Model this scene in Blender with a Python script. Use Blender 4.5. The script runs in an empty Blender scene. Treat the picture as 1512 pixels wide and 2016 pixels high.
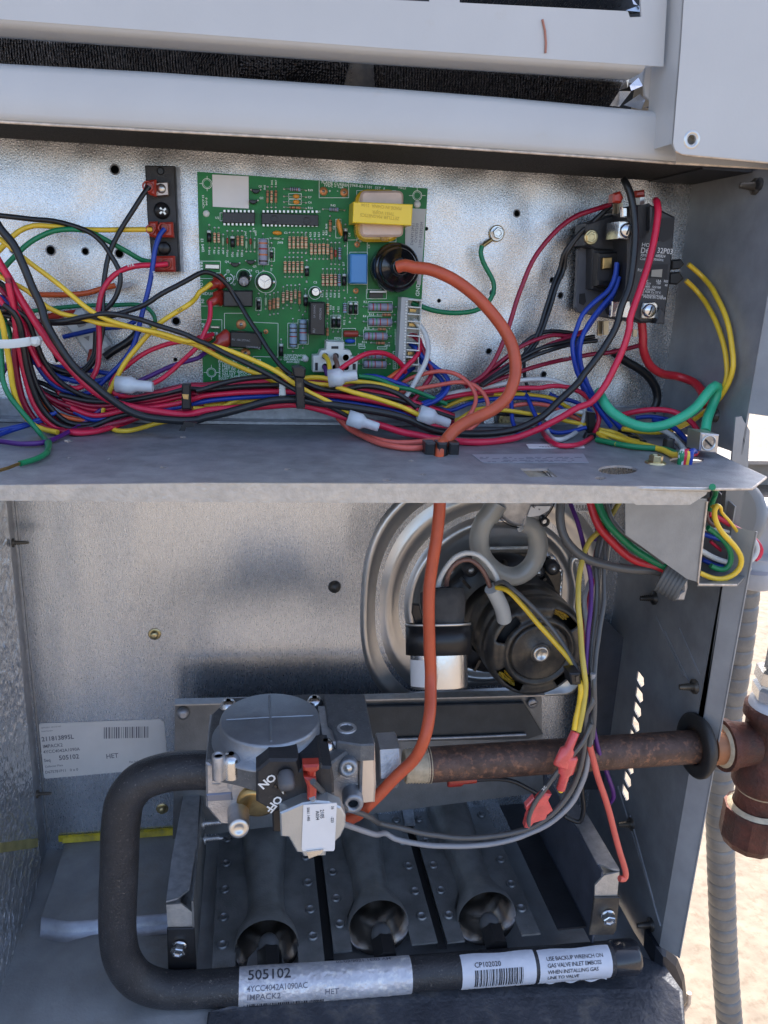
import bpy, math, random
from mathutils import Vector as V, Matrix
random.seed(7)
SC = bpy.context.scene; COL = SC.collection

# ---------------------------------------------------------------- camera
F = 1550.0; EYE = V((0, -0.5, 0))
def _rot(a, b, c):
    a, b, c = map(math.radians, (a, b, c))
    Ry = Matrix(((math.cos(a), 0, math.sin(a)), (0, 1, 0), (-math.sin(a), 0, math.cos(a))))
    Rx = Matrix(((1, 0, 0), (0, math.cos(b), -math.sin(b)), (0, math.sin(b), math.cos(b))))
    Rz = Matrix(((math.cos(c), -math.sin(c), 0), (math.sin(c), math.cos(c), 0), (0, 0, 1)))
    return Rz @ Rx @ Ry
RC = _rot(-9.765, 16.395, 2.342)
def _w(r): return V((r[0], r[2], -r[1]))
RIGHT, DOWN, FWD = _w(RC[0]), _w(RC[1]), _w(RC[2])
cam = bpy.data.cameras.new('camera'); cam.sensor_fit = 'VERTICAL'; cam.sensor_height = 24
cam.lens = 24 * F / 2016; cam.clip_start = 0.01; cam.clip_end = 500
co = bpy.data.objects.new('camera', cam); COL.objects.link(co); SC.camera = co
M = Matrix.Identity(4)
for i, ax in enumerate((RIGHT, -DOWN, -FWD)):
    for j in range(3): M[j][i] = ax[j]
M.translation = EYE; co.matrix_world = M

# ---------------------------------------------------------------- light
SUN_EL, SUN_AZ = 52.0, 22.0      # the sun stands behind the unit, a little to the right
w = bpy.data.worlds.new('World'); SC.world = w; w.use_nodes = True
nt = w.node_tree; bg = nt.nodes['Background']
sky = nt.nodes.new('ShaderNodeTexSky'); sky.sky_type = 'NISHITA'; sky.sun_disc = False
sky.sun_elevation = math.radians(SUN_EL); sky.sun_rotation = math.radians(SUN_AZ); sky.air_density = .7; sky.dust_density = 3; sky.ozone_density = .3
nt.links.new(sky.outputs[0], bg.inputs[0]); bg.inputs[1].default_value = 0.15
sl = bpy.data.lights.new('sun', 'SUN'); sl.energy = 3.0; sl.angle = math.radians(0.5); sl.color = (1, .95, .87)
so = bpy.data.objects.new('sun', sl); COL.objects.link(so)
e, a = math.radians(SUN_EL), math.radians(SUN_AZ)
sd = V((math.sin(a) * math.cos(e), math.cos(a) * math.cos(e), math.sin(e)))
so.rotation_euler = sd.to_track_quat('Z', 'Y').to_euler(); so.location = sd * 5
SC.view_settings.view_transform = 'Standard'; SC.view_settings.look = 'None'
SC.view_settings.exposure = 1.9; SC.view_settings.gamma = 1
SC.cycles.max_bounces = 8; SC.cycles.diffuse_bounces = 5; SC.cycles.glossy_bounces = 5

# ---------------------------------------------------------------- layout helpers
DEBUG = False
def ray(u, v): return RIGHT * (u - 756) + DOWN * (v - 1008) + FWD * F
def PY(u, v, d):                  # the point seen at (u, v) that stands d metres in front of the panel plane
    r = ray(u, v); return EYE + r * ((-d - EYE.y) / r.y)
def PZ(u, v, z): r = ray(u, v); return EYE + r * ((z - EYE.z) / r.z)
def PX(u, v, x): r = ray(u, v); return EYE + r * ((x - EYE.x) / r.x)
CROPS = dict(U=(0,280,3.78), L=(0,600,3.78), M=(400,680,3.024), R=(800,400,3.732), S=(1080,640,3.5), C=(1080,320,3.5),
    A=(380,330,6.3), B=(600,330,5.815), Q=(380,550,6.3), P=(600,550,5.815), W=(700,970,3.024), E=(1080,940,3.5),
    T=(380,1340,3.6), G=(700,1360,2.8), F=(0,1560,3.287), N=(440,1600,3.287), O=(860,1600,3.436), H=(1200,1340,2.98),
    J=(1340,880,5.6), K=(0,980,3.252), I=(0,0,1))
def cp(k, x, y): a = CROPS[k]; return a[0] + x / a[2], a[1] + y / a[2]
def pts(s, k='I'):
    out = []
    for t in s.split():
        if ':' in t: k, t = t.split(':')
        if not t: continue
        x, y = map(float, t.split(',')[:2]); out.append(cp(k, x, y))
    return out
DMAP = lambda d: d
def path(s):                      # "U:10,20,30 40,50" -> world points, third number = mm in front of the panel
    out = []; k = 'I'; d = 30.
    for t in s.split():
        if ':' in t: k, t = t.split(':')
        n = [float(q) for q in t.split(',')]
        if len(n) > 2: d = DMAP(n[2])
        u, v = cp(k, n[0], n[1]); out.append([u, v, d, len(n) > 2, k])
    i = 0
    while i < len(out) - 1:          # two crops that meet: merge a doubled-back pair of points
        a, b = out[i], out[i + 1]
        if a[4] != b[4]:
            dx, dy = b[0] - a[0], b[1] - a[1]; rev = False
            if i > 0: rev |= (a[0] - out[i-1][0]) * dx + (a[1] - out[i-1][1]) * dy < 0
            if i + 2 < len(out): rev |= (out[i+2][0] - b[0]) * dx + (out[i+2][1] - b[1]) * dy < 0
            if rev or dx * dx + dy * dy < 16: out[i:i + 2] = [[(a[0]+b[0])/2, (a[1]+b[1])/2, b[2], b[3], b[4]]]; continue
        i += 1
    # depth runs evenly between the given ones
    known = [i for i, p in enumerate(out) if p[3]]
    if known:
        for a, b in zip(known, known[1:]):
            for i in range(a + 1, b): out[i][2] = out[a][2] + (out[b][2] - out[a][2]) * (i - a) / (b - a)
        for i in range(known[0]): out[i][2] = out[known[0]][2]
    Q = [PY(p[0], p[1], p[2] / 1000) for p in out]
    for i, p in enumerate(out):         # nothing runs through the side wall or the shelf
        if p[1] < 960:
            if Q[i].x > .2715 and Q[i].y > -.1: Q[i] = PX(p[0], p[1], .2715)
            if Q[i].z < -.0860 and Q[i].y > -.16: Q[i] = PZ(p[0], p[1], -.0860)
    if DEBUG:
        for i in range(1, len(out) - 1):
            a = V((out[i][0] - out[i-1][0], out[i][1] - out[i-1][1])); b = V((out[i+1][0] - out[i][0], out[i+1][1] - out[i][1]))
            if a.length > 0 and b.length > 0 and a.dot(b) < 0 and (a.length < 40 or b.length < 40): print('KINK', s[:40], out[i][:3])
    return Q

def spline(P, step=.003):
    out = []; n = len(P)
    if n == 2: P = [P[0], (P[0] + P[1]) / 2, P[1]]; n = 3
    for i in range(n - 1):
        p0 = P[i - 1] if i else P[0] * 2 - P[1]
        p1, p2 = P[i], P[i + 1]
        p3 = P[i + 2] if i + 2 < n else P[-1] * 2 - P[-2]
        a, b, c = [(x - y).length ** .5 + 1e-6 for x, y in ((p1, p0), (p2, p1), (p3, p2))]
        m1 = ((p1 - p0) / a - (p2 - p0) / (a + b) + (p2 - p1) / b) * b
        m2 = ((p2 - p1) / b - (p3 - p1) / (b + c) + (p3 - p2) / c) * b
        k = max(2, int((p2 - p1).length / step))
        for j in range(k):
            t = j / k; t2 = t * t; t3 = t2 * t
            out.append(p1 * (2*t3 - 3*t2 + 1) + m1 * (t3 - 2*t2 + t) + p2 * (-2*t3 + 3*t2) + m2 * (t3 - t2))
    out.append(P[-1].copy()); return out

class MB:
    def __init__(s): s.v = []; s.f = []; s.m = []; s.sm = []; s.cur = 0
    def mat(s, i): s.cur = i; return s
    def add(s, v, f, smooth=False):
        b = len(s.v); s.v += [tuple(x) for x in v]
        for q in f: s.f.append([i + b for i in q]); s.m.append(s.cur); s.sm.append(smooth)
        return s
    def prism(s, poly, vec, cap=True):
        n = len(poly); vec = V(vec); P = [V(p) for p in poly]
        v = P + [p + vec for p in P]
        f = [[i, (i + 1) % n, n + (i + 1) % n, n + i] for i in range(n)]
        if cap: f += [list(range(n))[::-1], list(range(n, 2 * n))]
        return s.add(v, f)
    def bprism(s, poly, vec, b=.001):   # prism whose first face has a bevelled rim
        P = [V(p) for p in poly]; vec = V(vec); n = len(P); c = sum(P, V()) / n; u = vec.normalized()
        def inset(k):
            out = []
            for i in range(n):
                a, p, q = P[i - 1], P[i], P[(i + 1) % n]
                e1 = (p - a); e2 = (q - p)
                if e1.length < 1e-7 or e2.length < 1e-7: out.append(p.copy()); continue
                e1.normalize(); e2.normalize()
                n1 = u.cross(e1); n2 = u.cross(e2)
                m = n1 + n2; L = m.length
                if L < .2: out.append(p.copy()); continue
                m /= L; m *= k / max(.35, m.dot(n1)); out.append(p + m)
            return out
        A = inset(b); B = inset(-b)
        if sum((x - c).length for x in A) > sum((x - c).length for x in B): A = B
        v = A + [p + u * b for p in P] + [p + vec for p in P]
        f = [list(range(n))[::-1]]
        for r in (0, 1): f += [[r*n+i, r*n+(i+1) % n, (r+1)*n+(i+1) % n, (r+1)*n+i] for i in range(n)]
        f.append(list(range(2*n, 3*n))); return s.add(v, f)
    def box(s, c, sz, rot=None):
        c = V(c); h = [q / 2 for q in sz]; R = rot or Matrix.Identity(3)
        v = [c + R @ V((x*h[0], y*h[1], z*h[2])) for x in (-1, 1) for y in (-1, 1) for z in (-1, 1)]
        return s.add(v, [[0,1,3,2],[4,6,7,5],[0,4,5,1],[2,3,7,6],[0,2,6,4],[1,5,7,3]])
    def tube(s, P, r, n=8, caps=True, rf=None):
        N = len(P); v = []; prev = None
        for i, p in enumerate(P):
            t = (P[min(i + 1, N - 1)] - P[max(i - 1, 0)])
            if t.length < 1e-9: t = V((1, 0, 0))
            t.normalize()
            if prev is None: a = t.orthogonal().normalized()
            else:
                a = prev - t * prev.dot(t)
                a = a.normalized() if a.length > 1e-6 else t.orthogonal().normalized()
            prev = a; b = t.cross(a); rr = rf(i / (N - 1)) * r if rf else r
            for k in range(n):
                q = 2 * math.pi * k / n; v.append(p + (a * math.cos(q) + b * math.sin(q)) * rr)
        f = [[i*n+k, i*n+(k+1) % n, (i+1)*n+(k+1) % n, (i+1)*n+k] for i in range(N-1) for k in range(n)]
        s.add(v, f, True)
        if caps: s.add(v[:n], [list(range(n))[::-1]]); s.add(v[-n:], [list(range(n))])
        return s
    def lathe(s, c, ax, prof, n=24, smooth=True, xdir=None, sx=1., closed=False):
        # prof = [(radius, distance along ax)]
        c = V(c); ax = V(ax).normalized()
        a = (xdir - ax * xdir.dot(ax)).normalized() if xdir else ax.orthogonal().normalized()
        b = ax.cross(a); v = []
        for r, h in prof:
            for k in range(n):
                q = 2 * math.pi * k / n; v.append(c + ax * h + (a * math.cos(q) * sx + b * math.sin(q)) * r)
        m = len(prof)
        s.add(v, [[i*n+k, i*n+(k+1) % n, (i+1)*n+(k+1) % n, (i+1)*n+k] for i in range(m-1) for k in range(n)], smooth)
        if prof[0][0] > 1e-6 and not closed: s.add(v[:n], [list(range(n))[::-1]])
        if prof[-1][0] > 1e-6 and not closed: s.add(v[-n:], [list(range(n))])
        return s
    def sphere(s, c, r, n=10, sc=(1, 1, 1)):
        c = V(c); v = []; m = n // 2 + 1
        for i in range(m + 1):
            t = math.pi * i / m
            for k in range(n):
                q = 2 * math.pi * k / n
                v.append(c + V((math.sin(t)*math.cos(q)*sc[0], math.sin(t)*math.sin(q)*sc[1], math.cos(t)*sc[2])) * r)
        return s.add(v, [[i*n+k, (i+1)*n+k, (i+1)*n+(k+1) % n, i*n+(k+1) % n] for i in range(m) for k in range(n)], True)
    def build(s, name, mats, parent=None, origin=None, fix=True):
        if not isinstance(mats, (list, tuple)): mats = [mats]
        o0 = V(origin) if origin is not None else (V(parent['_o']) if parent is not None and '_o' in parent else V((0, 0, 0)))
        if parent is None and origin is None and s.v:
            xs, ys, zs = zip(*s.v); o0 = V(((min(xs)+max(xs))/2, (min(ys)+max(ys))/2, min(zs)))
        me = bpy.data.meshes.new(name)
        me.from_pydata([V(q) - o0 for q in s.v], [], s.f)
        me.polygons.foreach_set('material_index', s.m); me.polygons.foreach_set('use_smooth', s.sm)
        for q in mats: me.materials.append(q)
        if fix:
            import bmesh
            bm = bmesh.new(); bm.from_mesh(me); bmesh.ops.recalc_face_normals(bm, faces=bm.faces); bm.to_mesh(me); bm.free()
        me.update()
        o = bpy.data.objects.new(name, me); COL.objects.link(o)
        if parent is not None:
            o.parent = parent; o['_o'] = list(o0)
            base = V(parent['_o']) if '_o' in parent else V((0, 0, 0)); o.location = o0 - base
        else: o.location = o0; o['_o'] = list(o0)
        return o

def tag(o, label=None, cat=None, group=None, kind=None):
    for k, v in (('label', label), ('category', cat), ('group', group), ('kind', kind)):
        if v: o[k] = v
    return o
def thing(name, loc, label, cat, group=None):
    o = bpy.data.objects.new(name, None); COL.objects.link(o); o.location = V(loc); o['_o'] = list(loc); o.empty_display_size = .01
    return tag(o, label, cat, group)
def inst(src, name, loc, parent=None, rot=None, scale=None):   # another object on the same mesh; loc in world
    o = bpy.data.objects.new(name, src.data); COL.objects.link(o)
    base = V(parent['_o']) if parent is not None else V((0, 0, 0))
    o.parent = parent; o.location = V(loc) - base
    if rot is not None: o.rotation_euler = rot
    if scale is not None: o.scale = scale
    o['_o'] = list(loc); return o

def slab(mb, s, d1, d2, k='I', b=None):        # outline drawn at d1 (mm in front of the panel), extruded back to d2
    P = [PY(u, v, d1 / 1000) for u, v in pts(s, k)]; vec = V((0, (d1 - d2) / 1000, 0))
    return mb.bprism(P, vec, b) if b else mb.prism(P, vec)
def rect(x0, y0, x1, y1): return f'{x0},{y0} {x1},{y0} {x1},{y1} {x0},{y1}'
def cyl(mb, c, ax, r, h, n=20, b=None, xdir=None, smooth=True):
    b = b or r * .08
    return mb.lathe(c, ax, [(r, 0), (r, h - b), (r - b, h)], n, smooth, xdir)
def hexbolt(mb, c, ax, r, h=None, washer=1.5, dimple=True):
    h = h or r * .9; ax = V(ax).normalized(); c = V(c)
    mb.lathe(c, ax, [(r * washer, 0), (r * washer, r * .12), (r * (washer - .15), r * .25)], 20)
    prof = [(r, r * .2), (r, h * .9), (r * .88, h)]
    if dimple: prof += [(r * .6, h), (r * .5, h * .85), (0, h * .85)]
    mb.lathe(c, ax, prof, 6, False)
    return mb
def text(mb, s, size, fn, align='LEFT', bold=0., spacing=1., sub=0):
    cu = bpy.data.curves.new('t', 'FONT'); cu.body = s; cu.size = size; cu.align_x = align; cu.space_character = spacing
    cu.resolution_u = 2; cu.offset = bold * size; cu.fill_mode = 'BOTH' if False else cu.fill_mode
    o = bpy.data.objects.new('t', cu); me = o.to_mesh()
    if sub:          # cut into bands so that print can follow a curved surface
        import bmesh
        bm = bmesh.new(); bm.from_mesh(me)
        for i in range(-sub, sub * 3): bmesh.ops.bisect_plane(bm, geom=bm.verts[:] + bm.edges[:] + bm.faces[:], plane_co=(0, size * i / sub / 2, 0), plane_no=(0, 1, 0))
        bm.verts.index_update(); mb.add([fn(v.co.x, v.co.y) for v in bm.verts], [[v.index for v in f.verts] for f in bm.faces]); bm.free()
    else: mb.add([fn(v.co.x, v.co.y) for v in me.vertices], [list(p.vertices) for p in me.polygons])
    o.to_mesh_clear(); bpy.data.objects.remove(o); bpy.data.curves.remove(cu)
def plane_fn(o, ex, ey): return lambda x, y: o + ex * x + ey * y
def ytext(mb, s, k, x, y, hpx, d, ang=0, align='LEFT', bold=.01, spacing=1., sx=1.):   # text on a plane facing the viewer side (-y)
    u, v = cp(k, x, y); p = PY(u, v, d / 1000); a = math.radians(ang)
    S = (PY(u + 10, v, d / 1000) - p).length / 10
    ex = V((math.cos(a), 0, math.sin(a))); ey = V((-math.sin(a), 0, math.cos(a)))
    text(mb, s, hpx * S / .72, plane_fn(p, ex * sx, ey), align, bold, spacing)
# ---------------------------------------------------------------- materials
def mat(name, col, rough=.5, metal=0., bump=0., bscale=200., var=0., vscale=30., spec=None, trans=0., coat=0., bump2=None, dirt=None, stretch=None, alpha=1.):
    m = bpy.data.materials.new(name); m.use_nodes = True; t = m.node_tree; N = t.nodes; L = t.links
    p = N['Principled BSDF']
    p.inputs['Base Color'].default_value = (*col, 1); p.inputs['Roughness'].default_value = rough; p.inputs['Metallic'].default_value = metal
    if spec is not None: p.inputs['Specular IOR Level'].default_value = spec
    if trans: p.inputs['Transmission Weight'].default_value = trans
    if coat: p.inputs['Coat Weight'].default_value = coat; p.inputs['Coat Roughness'].default_value = .15
    if alpha < 1: p.inputs['Alpha'].default_value = alpha
    tc = N.new('ShaderNodeTexCoord'); geo = tc.outputs['Object']
    if stretch:
        mp = N.new('ShaderNodeMapping'); mp.inputs['Scale'].default_value = stretch; L.new(geo, mp.inputs[0]); geo = mp.outputs[0]
    def noise(sc, det=4, rg=.55):
        n = N.new('ShaderNodeTexNoise'); n.inputs['Scale'].default_value = sc; n.inputs['Detail'].default_value = det
        n.inputs['Roughness'].default_value = rg; L.new(geo, n.inputs['Vector']); return n.outputs[0]
    def ramp(src, stops):
        r = N.new('ShaderNodeValToRGB'); L.new(src, r.inputs[0]); e = r.color_ramp.elements
        while len(e) < len(stops): e.new(.5)
        for q, (pos, c) in zip(e, stops): q.position = pos; q.color = (*c, 1) if len(c) == 3 else c
        return r.outputs[0]
    colour = None
    if var:
        k1 = tuple(max(0, c * (1 - var)) for c in col); k2 = tuple(min(1, c * (1 + var)) for c in col)
        colour = ramp(noise(vscale), [(.3, k1), (.7, k2)])
        rr = N.new('ShaderNodeMapRange'); L.new(noise(vscale * 1.7), rr.inputs[0])
        rr.inputs[3].default_value = max(.03, rough - .12 * var * 3); rr.inputs[4].default_value = min(1, rough + .12 * var * 3)
        L.new(rr.outputs[0], p.inputs['Roughness'])
    if dirt:      # (colour, scale, low, high)
        mx = N.new('ShaderNodeMix'); mx.data_type = 'RGBA'
        L.new(ramp(noise(dirt[1], 6, .65), [(dirt[2], (0, 0, 0)), (dirt[3], (1, 1, 1))]), mx.inputs[0])
        if colour: L.new(colour, mx.inputs[6])
        else: mx.inputs[6].default_value = (*col, 1)
        mx.inputs[7].default_value = (*dirt[0], 1); colour = mx.outputs[2]
    if colour: L.new(colour, p.inputs['Base Color'])
    if bump:
        b = N.new('ShaderNodeBump'); b.inputs['Strength'].default_value = bump; b.inputs['Distance'].default_value = .001
        L.new(noise(bscale), b.inputs['Height']); last = b
        if bump2:
            b2 = N.new('ShaderNodeBump'); b2.inputs['Strength'].default_value = bump2[0]; b2.inputs['Distance'].default_value = bump2[2] if len(bump2) > 2 else .004
            L.new(noise(bump2[1], 2), b2.inputs['Height']); L.new(b.outputs[0], b2.inputs['Normal']); last = b2
        L.new(last.outputs[0], p.inputs['Normal'])
    return m
DUST = (.26, .25, .24)
galv = mat('galvanised_steel', (.58, .59, .60), .27, .93, .25, 1300, .10, 420, bump2=(.6, 13, .014), dirt=((.42, .42, .44), 240, .55, .78), stretch=(1.3, 1, .8))
galv_back = mat('galvanised_back_wall', (.56, .60, .655), .27, .84, .16, 900, .07, 330, bump2=(.40, 8, .012), dirt=((.44, .48, .54), 160, .55, .8), stretch=(1.7, 1, .45))
galv_dull = mat('dull_galvanised_steel', (.40, .41, .43), .42, .8, .2, 800, .2, 200)
tray_top = mat('dusty_steel', (.27, .28, .30), .5, .5, .3, 900, .2, 90, dirt=((.30, .29, .27), 500, .62, .72))
tray_edge = mat('zinc_edge', (.46, .455, .44), .42, .7, .3, 700, .12, 300, dirt=((.56, .54, .50), 90, .5, .75))
paint = mat('pale_grey_paint', (.50, .50, .488), .34, 0, .06, 500, .035, 18, dirt=((.48, .46, .42), 45, .66, .82))
cut = mat('bare_cut_edge', (.62, .52, .42), .5, .3, .1, 400, .3, 200)
grey_paint = mat('grey_inner_wall', (.27, .28, .29), .42, .3, .1, 700, .15, 60, bump2=(.25, 12, .004), dirt=((.26, .26, .25), 260, .66, .76))
grey_flange = mat('grey_flange', (.30, .31, .32), .45, .3, .1, 700, .1, 60)
foam = mat('black_foam', (.028, .027, .026), .8, 0, .9, 900, .4, 500)
coil_mat = mat('dark_coil_fins', (.26, .22, .185), .24, .55, 0, 1, .5, 400)
foil = mat('foil_insulation', (.70, .72, .74), .24, .85, .5, 500, .15, 260, bump2=(1., 110, .006))
pan = mat('dusty_base_pan', (.31, .32, .33), .5, .3, .3, 500, .15, 40, dirt=((.27, .26, .24), 25, .5, .7), bump2=(.4, 10, .008))
pan_blue_lit = mat('pan_step_blue_lit', (.35, .37, .42), .35, .7, .2, 500, .2, 80)  # blue light falling on the step face is put into this colour
yellow_paint = mat('yellow_sealant', (.62, .50, .03), .5, 0, .5, 300, .35, 120, dirt=((.3, .27, .1), 150, .55, .7))
steel = mat('bright_zinc', (.62, .62, .62), .22, 1., .1, 600, .1, 200)
steel_y = mat('yellow_zinc', (.60, .50, .28), .3, 1., .1, 600, .2, 200)
tin = mat('tinned_lead', (.62, .60, .56), .3, .9)
brass = mat('brass', (.50, .34, .14), .35, 1., .1, 500, .2, 200)
copper = mat('copper_pad', (.62, .27, .11), .4, .5)
black_p = mat('black_plastic', (.012, .012, .013), .34, 0, .08, 700)
black_m = mat('matt_black_plastic', (.022, .022, .024), .5, 0, .2, 800, .15, 200, dirt=((.11, .10, .09), 300, .62, .8))
black_chip = mat('chip_black', (.016, .016, .017), .35, 0, .1, 900)
motor_m = mat('dusty_black_motor', (.050, .046, .042), .34, .3, .15, 800, .3, 60, dirt=((.14, .115, .08), 60, .45, .75))
black_pipe = mat('powder_black_pipe', (.032, .032, .035), .36, .1, .55, 900, .25, 90, dirt=((.17, .155, .14), 700, .60, .70))
rust_pipe = mat('brown_iron_pipe', (.095, .058, .045), .5, .4, .6, 600, .35, 120, dirt=((.27, .13, .075), 260, .52, .70))
rust = mat('rusty_iron', (.095, .030, .020), .6, .3, .9, 500, .4, 90, dirt=((.05, .03, .025), 60, .45, .7))
thread_m = mat('dope_on_thread', (.48, .40, .28), .6, .2, .5, 400, .3, 120)
alu = mat('cast_aluminium', (.50, .49, .49), .42, .85, .45, 900, .12, 100, dirt=((.28, .29, .31), 90, .55, .75))
alu_cut = mat('machined_aluminium', (.62, .58, .54), .36, .85, .25, 500, .15, 60, stretch=(1, 1, .1))
alu_dark = mat('dusty_cast_top', (.15, .155, .16), .6, .5, .35, 900, .15, 200, dirt=((.32, .31, .29), 700, .6, .7))
alu_disc = mat('stamped_cover', (.30, .32, .35), .45, .75, .3, 900, .12, 100, dirt=((.34, .33, .31), 700, .6, .72))
can = mat('brushed_can', (.66, .66, .66), .25, 1., .1, 400, .1, 60, stretch=(1, 1, .05))
blower_m = mat('pressed_steel_housing', (.66, .64, .61), .32, .85, .05, 500, .08, 30, bump2=(.2, 12, .004))
burner_m = mat('grey_burner_steel', (.23, .235, .235), .40, .55, .4, 800, .3, 45, dirt=((.22, .20, .17), 500, .64, .74))
burner_in = mat('shiny_burner_mouth', (.52, .505, .49), .20, 1., .03, 300, .05, 60)
dark_m = mat('dark_recess', (.018, .018, .02), .6)
rubber = mat('black_rubber', (.02, .019, .018), .5, 0, .1, 500)
pcb_m = mat('green_solder_mask', (.006, .17, .035), .38, 0, .05, 500, .25, 60, spec=.35)
pcb_edge = mat('board_edge', (.10, .30, .08), .5)
silk = mat('white_silkscreen', (.85, .90, .84), .6)
tan = mat('tan_resistor', (.62, .46, .28), .4); rblue = mat('blue_grey_resistor', (.25, .34, .44), .4)
rgrey = mat('grey_resistor', (.26, .26, .33), .4); rbrown = mat('brown_resistor', (.42, .20, .10), .4)
band_r = mat('red_band', (.33, .03, .03), .45); band_k = mat('brown_black_band', (.06, .025, .015), .45)
band_o = mat('orange_band', (.50, .15, .05), .45); band_g = mat('green_band', (.05, .28, .08), .45)
diode_g = mat('silver_band', (.55, .62, .58), .4, .3)
ylw_tr = mat('yellow_ferrite_tape', (.86, .60, .02), .3, 0, .03, 300, coat=.3)
tape_pk = mat('translucent_winding_tape', (.60, .44, .35), .3, 0, .1, 200, .15, 80, coat=.4)
gold_wind = mat('amber_winding', (.55, .33, .02), .25, 0, .1, 300, .4, 60, coat=.5)
glossy_k = mat('glossy_black_boot', (.008, .008, .009), .16, 0, .05, 100, coat=.6)
cap_blue = mat('blue_film_capacitor', (.06, .23, .50), .35); orange_c = mat('orange_ceramic', (.68, .26, .02), .35)
mov_blue = mat('dark_blue_disc', (.01, .07, .42), .25); cap_red = mat('dark_red_capacitor', (.28, .035, .02), .3)
nylon = mat('white_nylon', (.66, .67, .62), .45, 0, .05, 300, .05, 50)
cream_n = mat('cream_nylon', (.62, .58, .44), .45)
label_w = mat('white_label', (.72, .71, .70), .5, 0, .1, 200, .04, 60)
label_g = mat('grey_label', (.48, .49, .47), .5, 0, .1, 300, .05, 60)
label_f = mat('silver_foil_label', (.56, .56, .60), .38, .35, .5, 350, .1, 60, bump2=(.8, 120, .002), dirt=((.78, .76, .74), 200, .5, .65))
ink = mat('black_ink', (.02, .02, .025), .6); ink_g = mat('faded_ink', (.16, .16, .19), .6); ink_s = mat('pale_print', (.62, .63, .62), .6)
ink_y = mat('embossed_yellow', (.55, .36, .01), .4)
term_red = mat('red_vinyl_sleeve', (.40, .035, .02), .3, 0, .1, 300, .15, 100, coat=.3)
term_pink = mat('pink_red_nylon', (.70, .09, .08), .28, 0, .1, 300, .2, 100, coat=.4)
clear_w = mat('milky_closed_end_cap', (.74, .78, .80), .2, 0, .05, 200, trans=.35, coat=.4)
clear_tube = mat('milky_silicone', (.58, .57, .52), .3, 0, .05, 300, trans=.6, coat=.3)
pale_plastic = mat('grey_conduit_fitting', (.40, .41, .43), .45, 0, .1, 500, .08, 60)
conduit_m = mat('grey_conduit_skin', (.17, .17, .168), .42, .1, .2, 500, .18, 50, dirt=((.24, .23, .21), 30, .5, .7))
rack_m = mat('rack_grey_steel', (.20, .21, .22), .42, .6, .2, 800, .15, 80)
plate_z = mat('flat_zinc_plate', (.50, .52, .52), .38, .75, .15, 900, .05, 80)
ground_m = mat('sunlit_roof', (.20, .162, .122), .85, 0, 1., 60, .15, 30, dirt=((.125, .092, .064), 45, .5, .72), bump2=(1., 14, .01))
WC = dict(black=(.013, .013, .014), red=(.62, .015, .055), burgundy=(.30, .008, .035), blue=(.010, .045, .32), yellow=(.80, .52, .035),
    green=(.008, .20, .075), purple=(.085, .018, .16), white=(.60, .60, .57), orange=(.66, .11, .025), salmon=(.66, .12, .085),
    mint=(.035, .42, .22), brown=(.17, .085, .065), grey=(.27, .27, .28), darkgrey=(.09, .088, .085), ignition=(.50, .085, .032),
    dustyyellow=(.55, .42, .07), cherry=(.50, .02, .03))
WM = {k: mat(k + '_wire_insulation', c, .33 if k != 'ignition' else .42, 0, .12, 500, .10, 90, spec=.5) for k, c in WC.items()}
from mathutils.geometry import tessellate_polygon
XL, XR, YB, ZT, ZC, YT = -.158, .2755, .03, -.088, .0665, -.162
def circ(c, r, fn, n=16, ry=None):
    return [fn(c[0] + r * math.cos(2*math.pi*i/n), c[1] + (ry or r) * math.sin(2*math.pi*i/n)) for i in range(n)]
def sheet(mb, outer, holes, vec):      # flat sheet with real holes, vec = its thickness
    loops = [[V(p) for p in outer]] + [[V(p) for p in h] for h in holes]
    flat = [p for l in loops for p in l]; n = len(flat); vec = V(vec)
    tri = tessellate_polygon(loops)
    f = [list(t) for t in tri] + [[i + n for i in t][::-1] for t in tri]; k = 0
    for l in loops:
        m = len(l); f += [[k+i, k+(i+1) % m, n+k+(i+1) % m, n+k+i] for i in range(m)]; k += m
    mb.add(flat + [p + vec for p in flat], f)
    return mb
def PYs(s, d, k='I'): return [PY(u, v, d / 1000) for u, v in pts(s, k)]

# ---------------- ground far below and behind
g = MB(); n = 24
g.add([(-60, -60, -1.05), (60, -60, -1.05), (60, 60, -1.05), (-60, 60, -1.05)], [[0, 1, 2, 3]])
gr = tag(g.build('ground', ground_m), kind='structure')
kb = MB(); kb.box((2.6, 3.6, -.97), (9, .18, .16)); kb.box((2.6, 3.53, -.885), (9, .34, .02))
kerb = kb.build('roof_kerb', mat('pale_kerb', (.30, .27, .24), .8, 0, .4, 90, .1, 20)); tag(kerb, 'low pale kerb crossing the sunlit roof behind the unit', 'kerb')

# ---------------- the cabinet
cab = thing('rooftop_unit', (0, 0, -.46), 'open grey sheet metal unit cabinet with upper wiring bay and lower burner bay', 'hvac unit')
def part(mb, name, m, parent=None, **k): return mb.build(name, m, parent or cab, **k)

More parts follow.
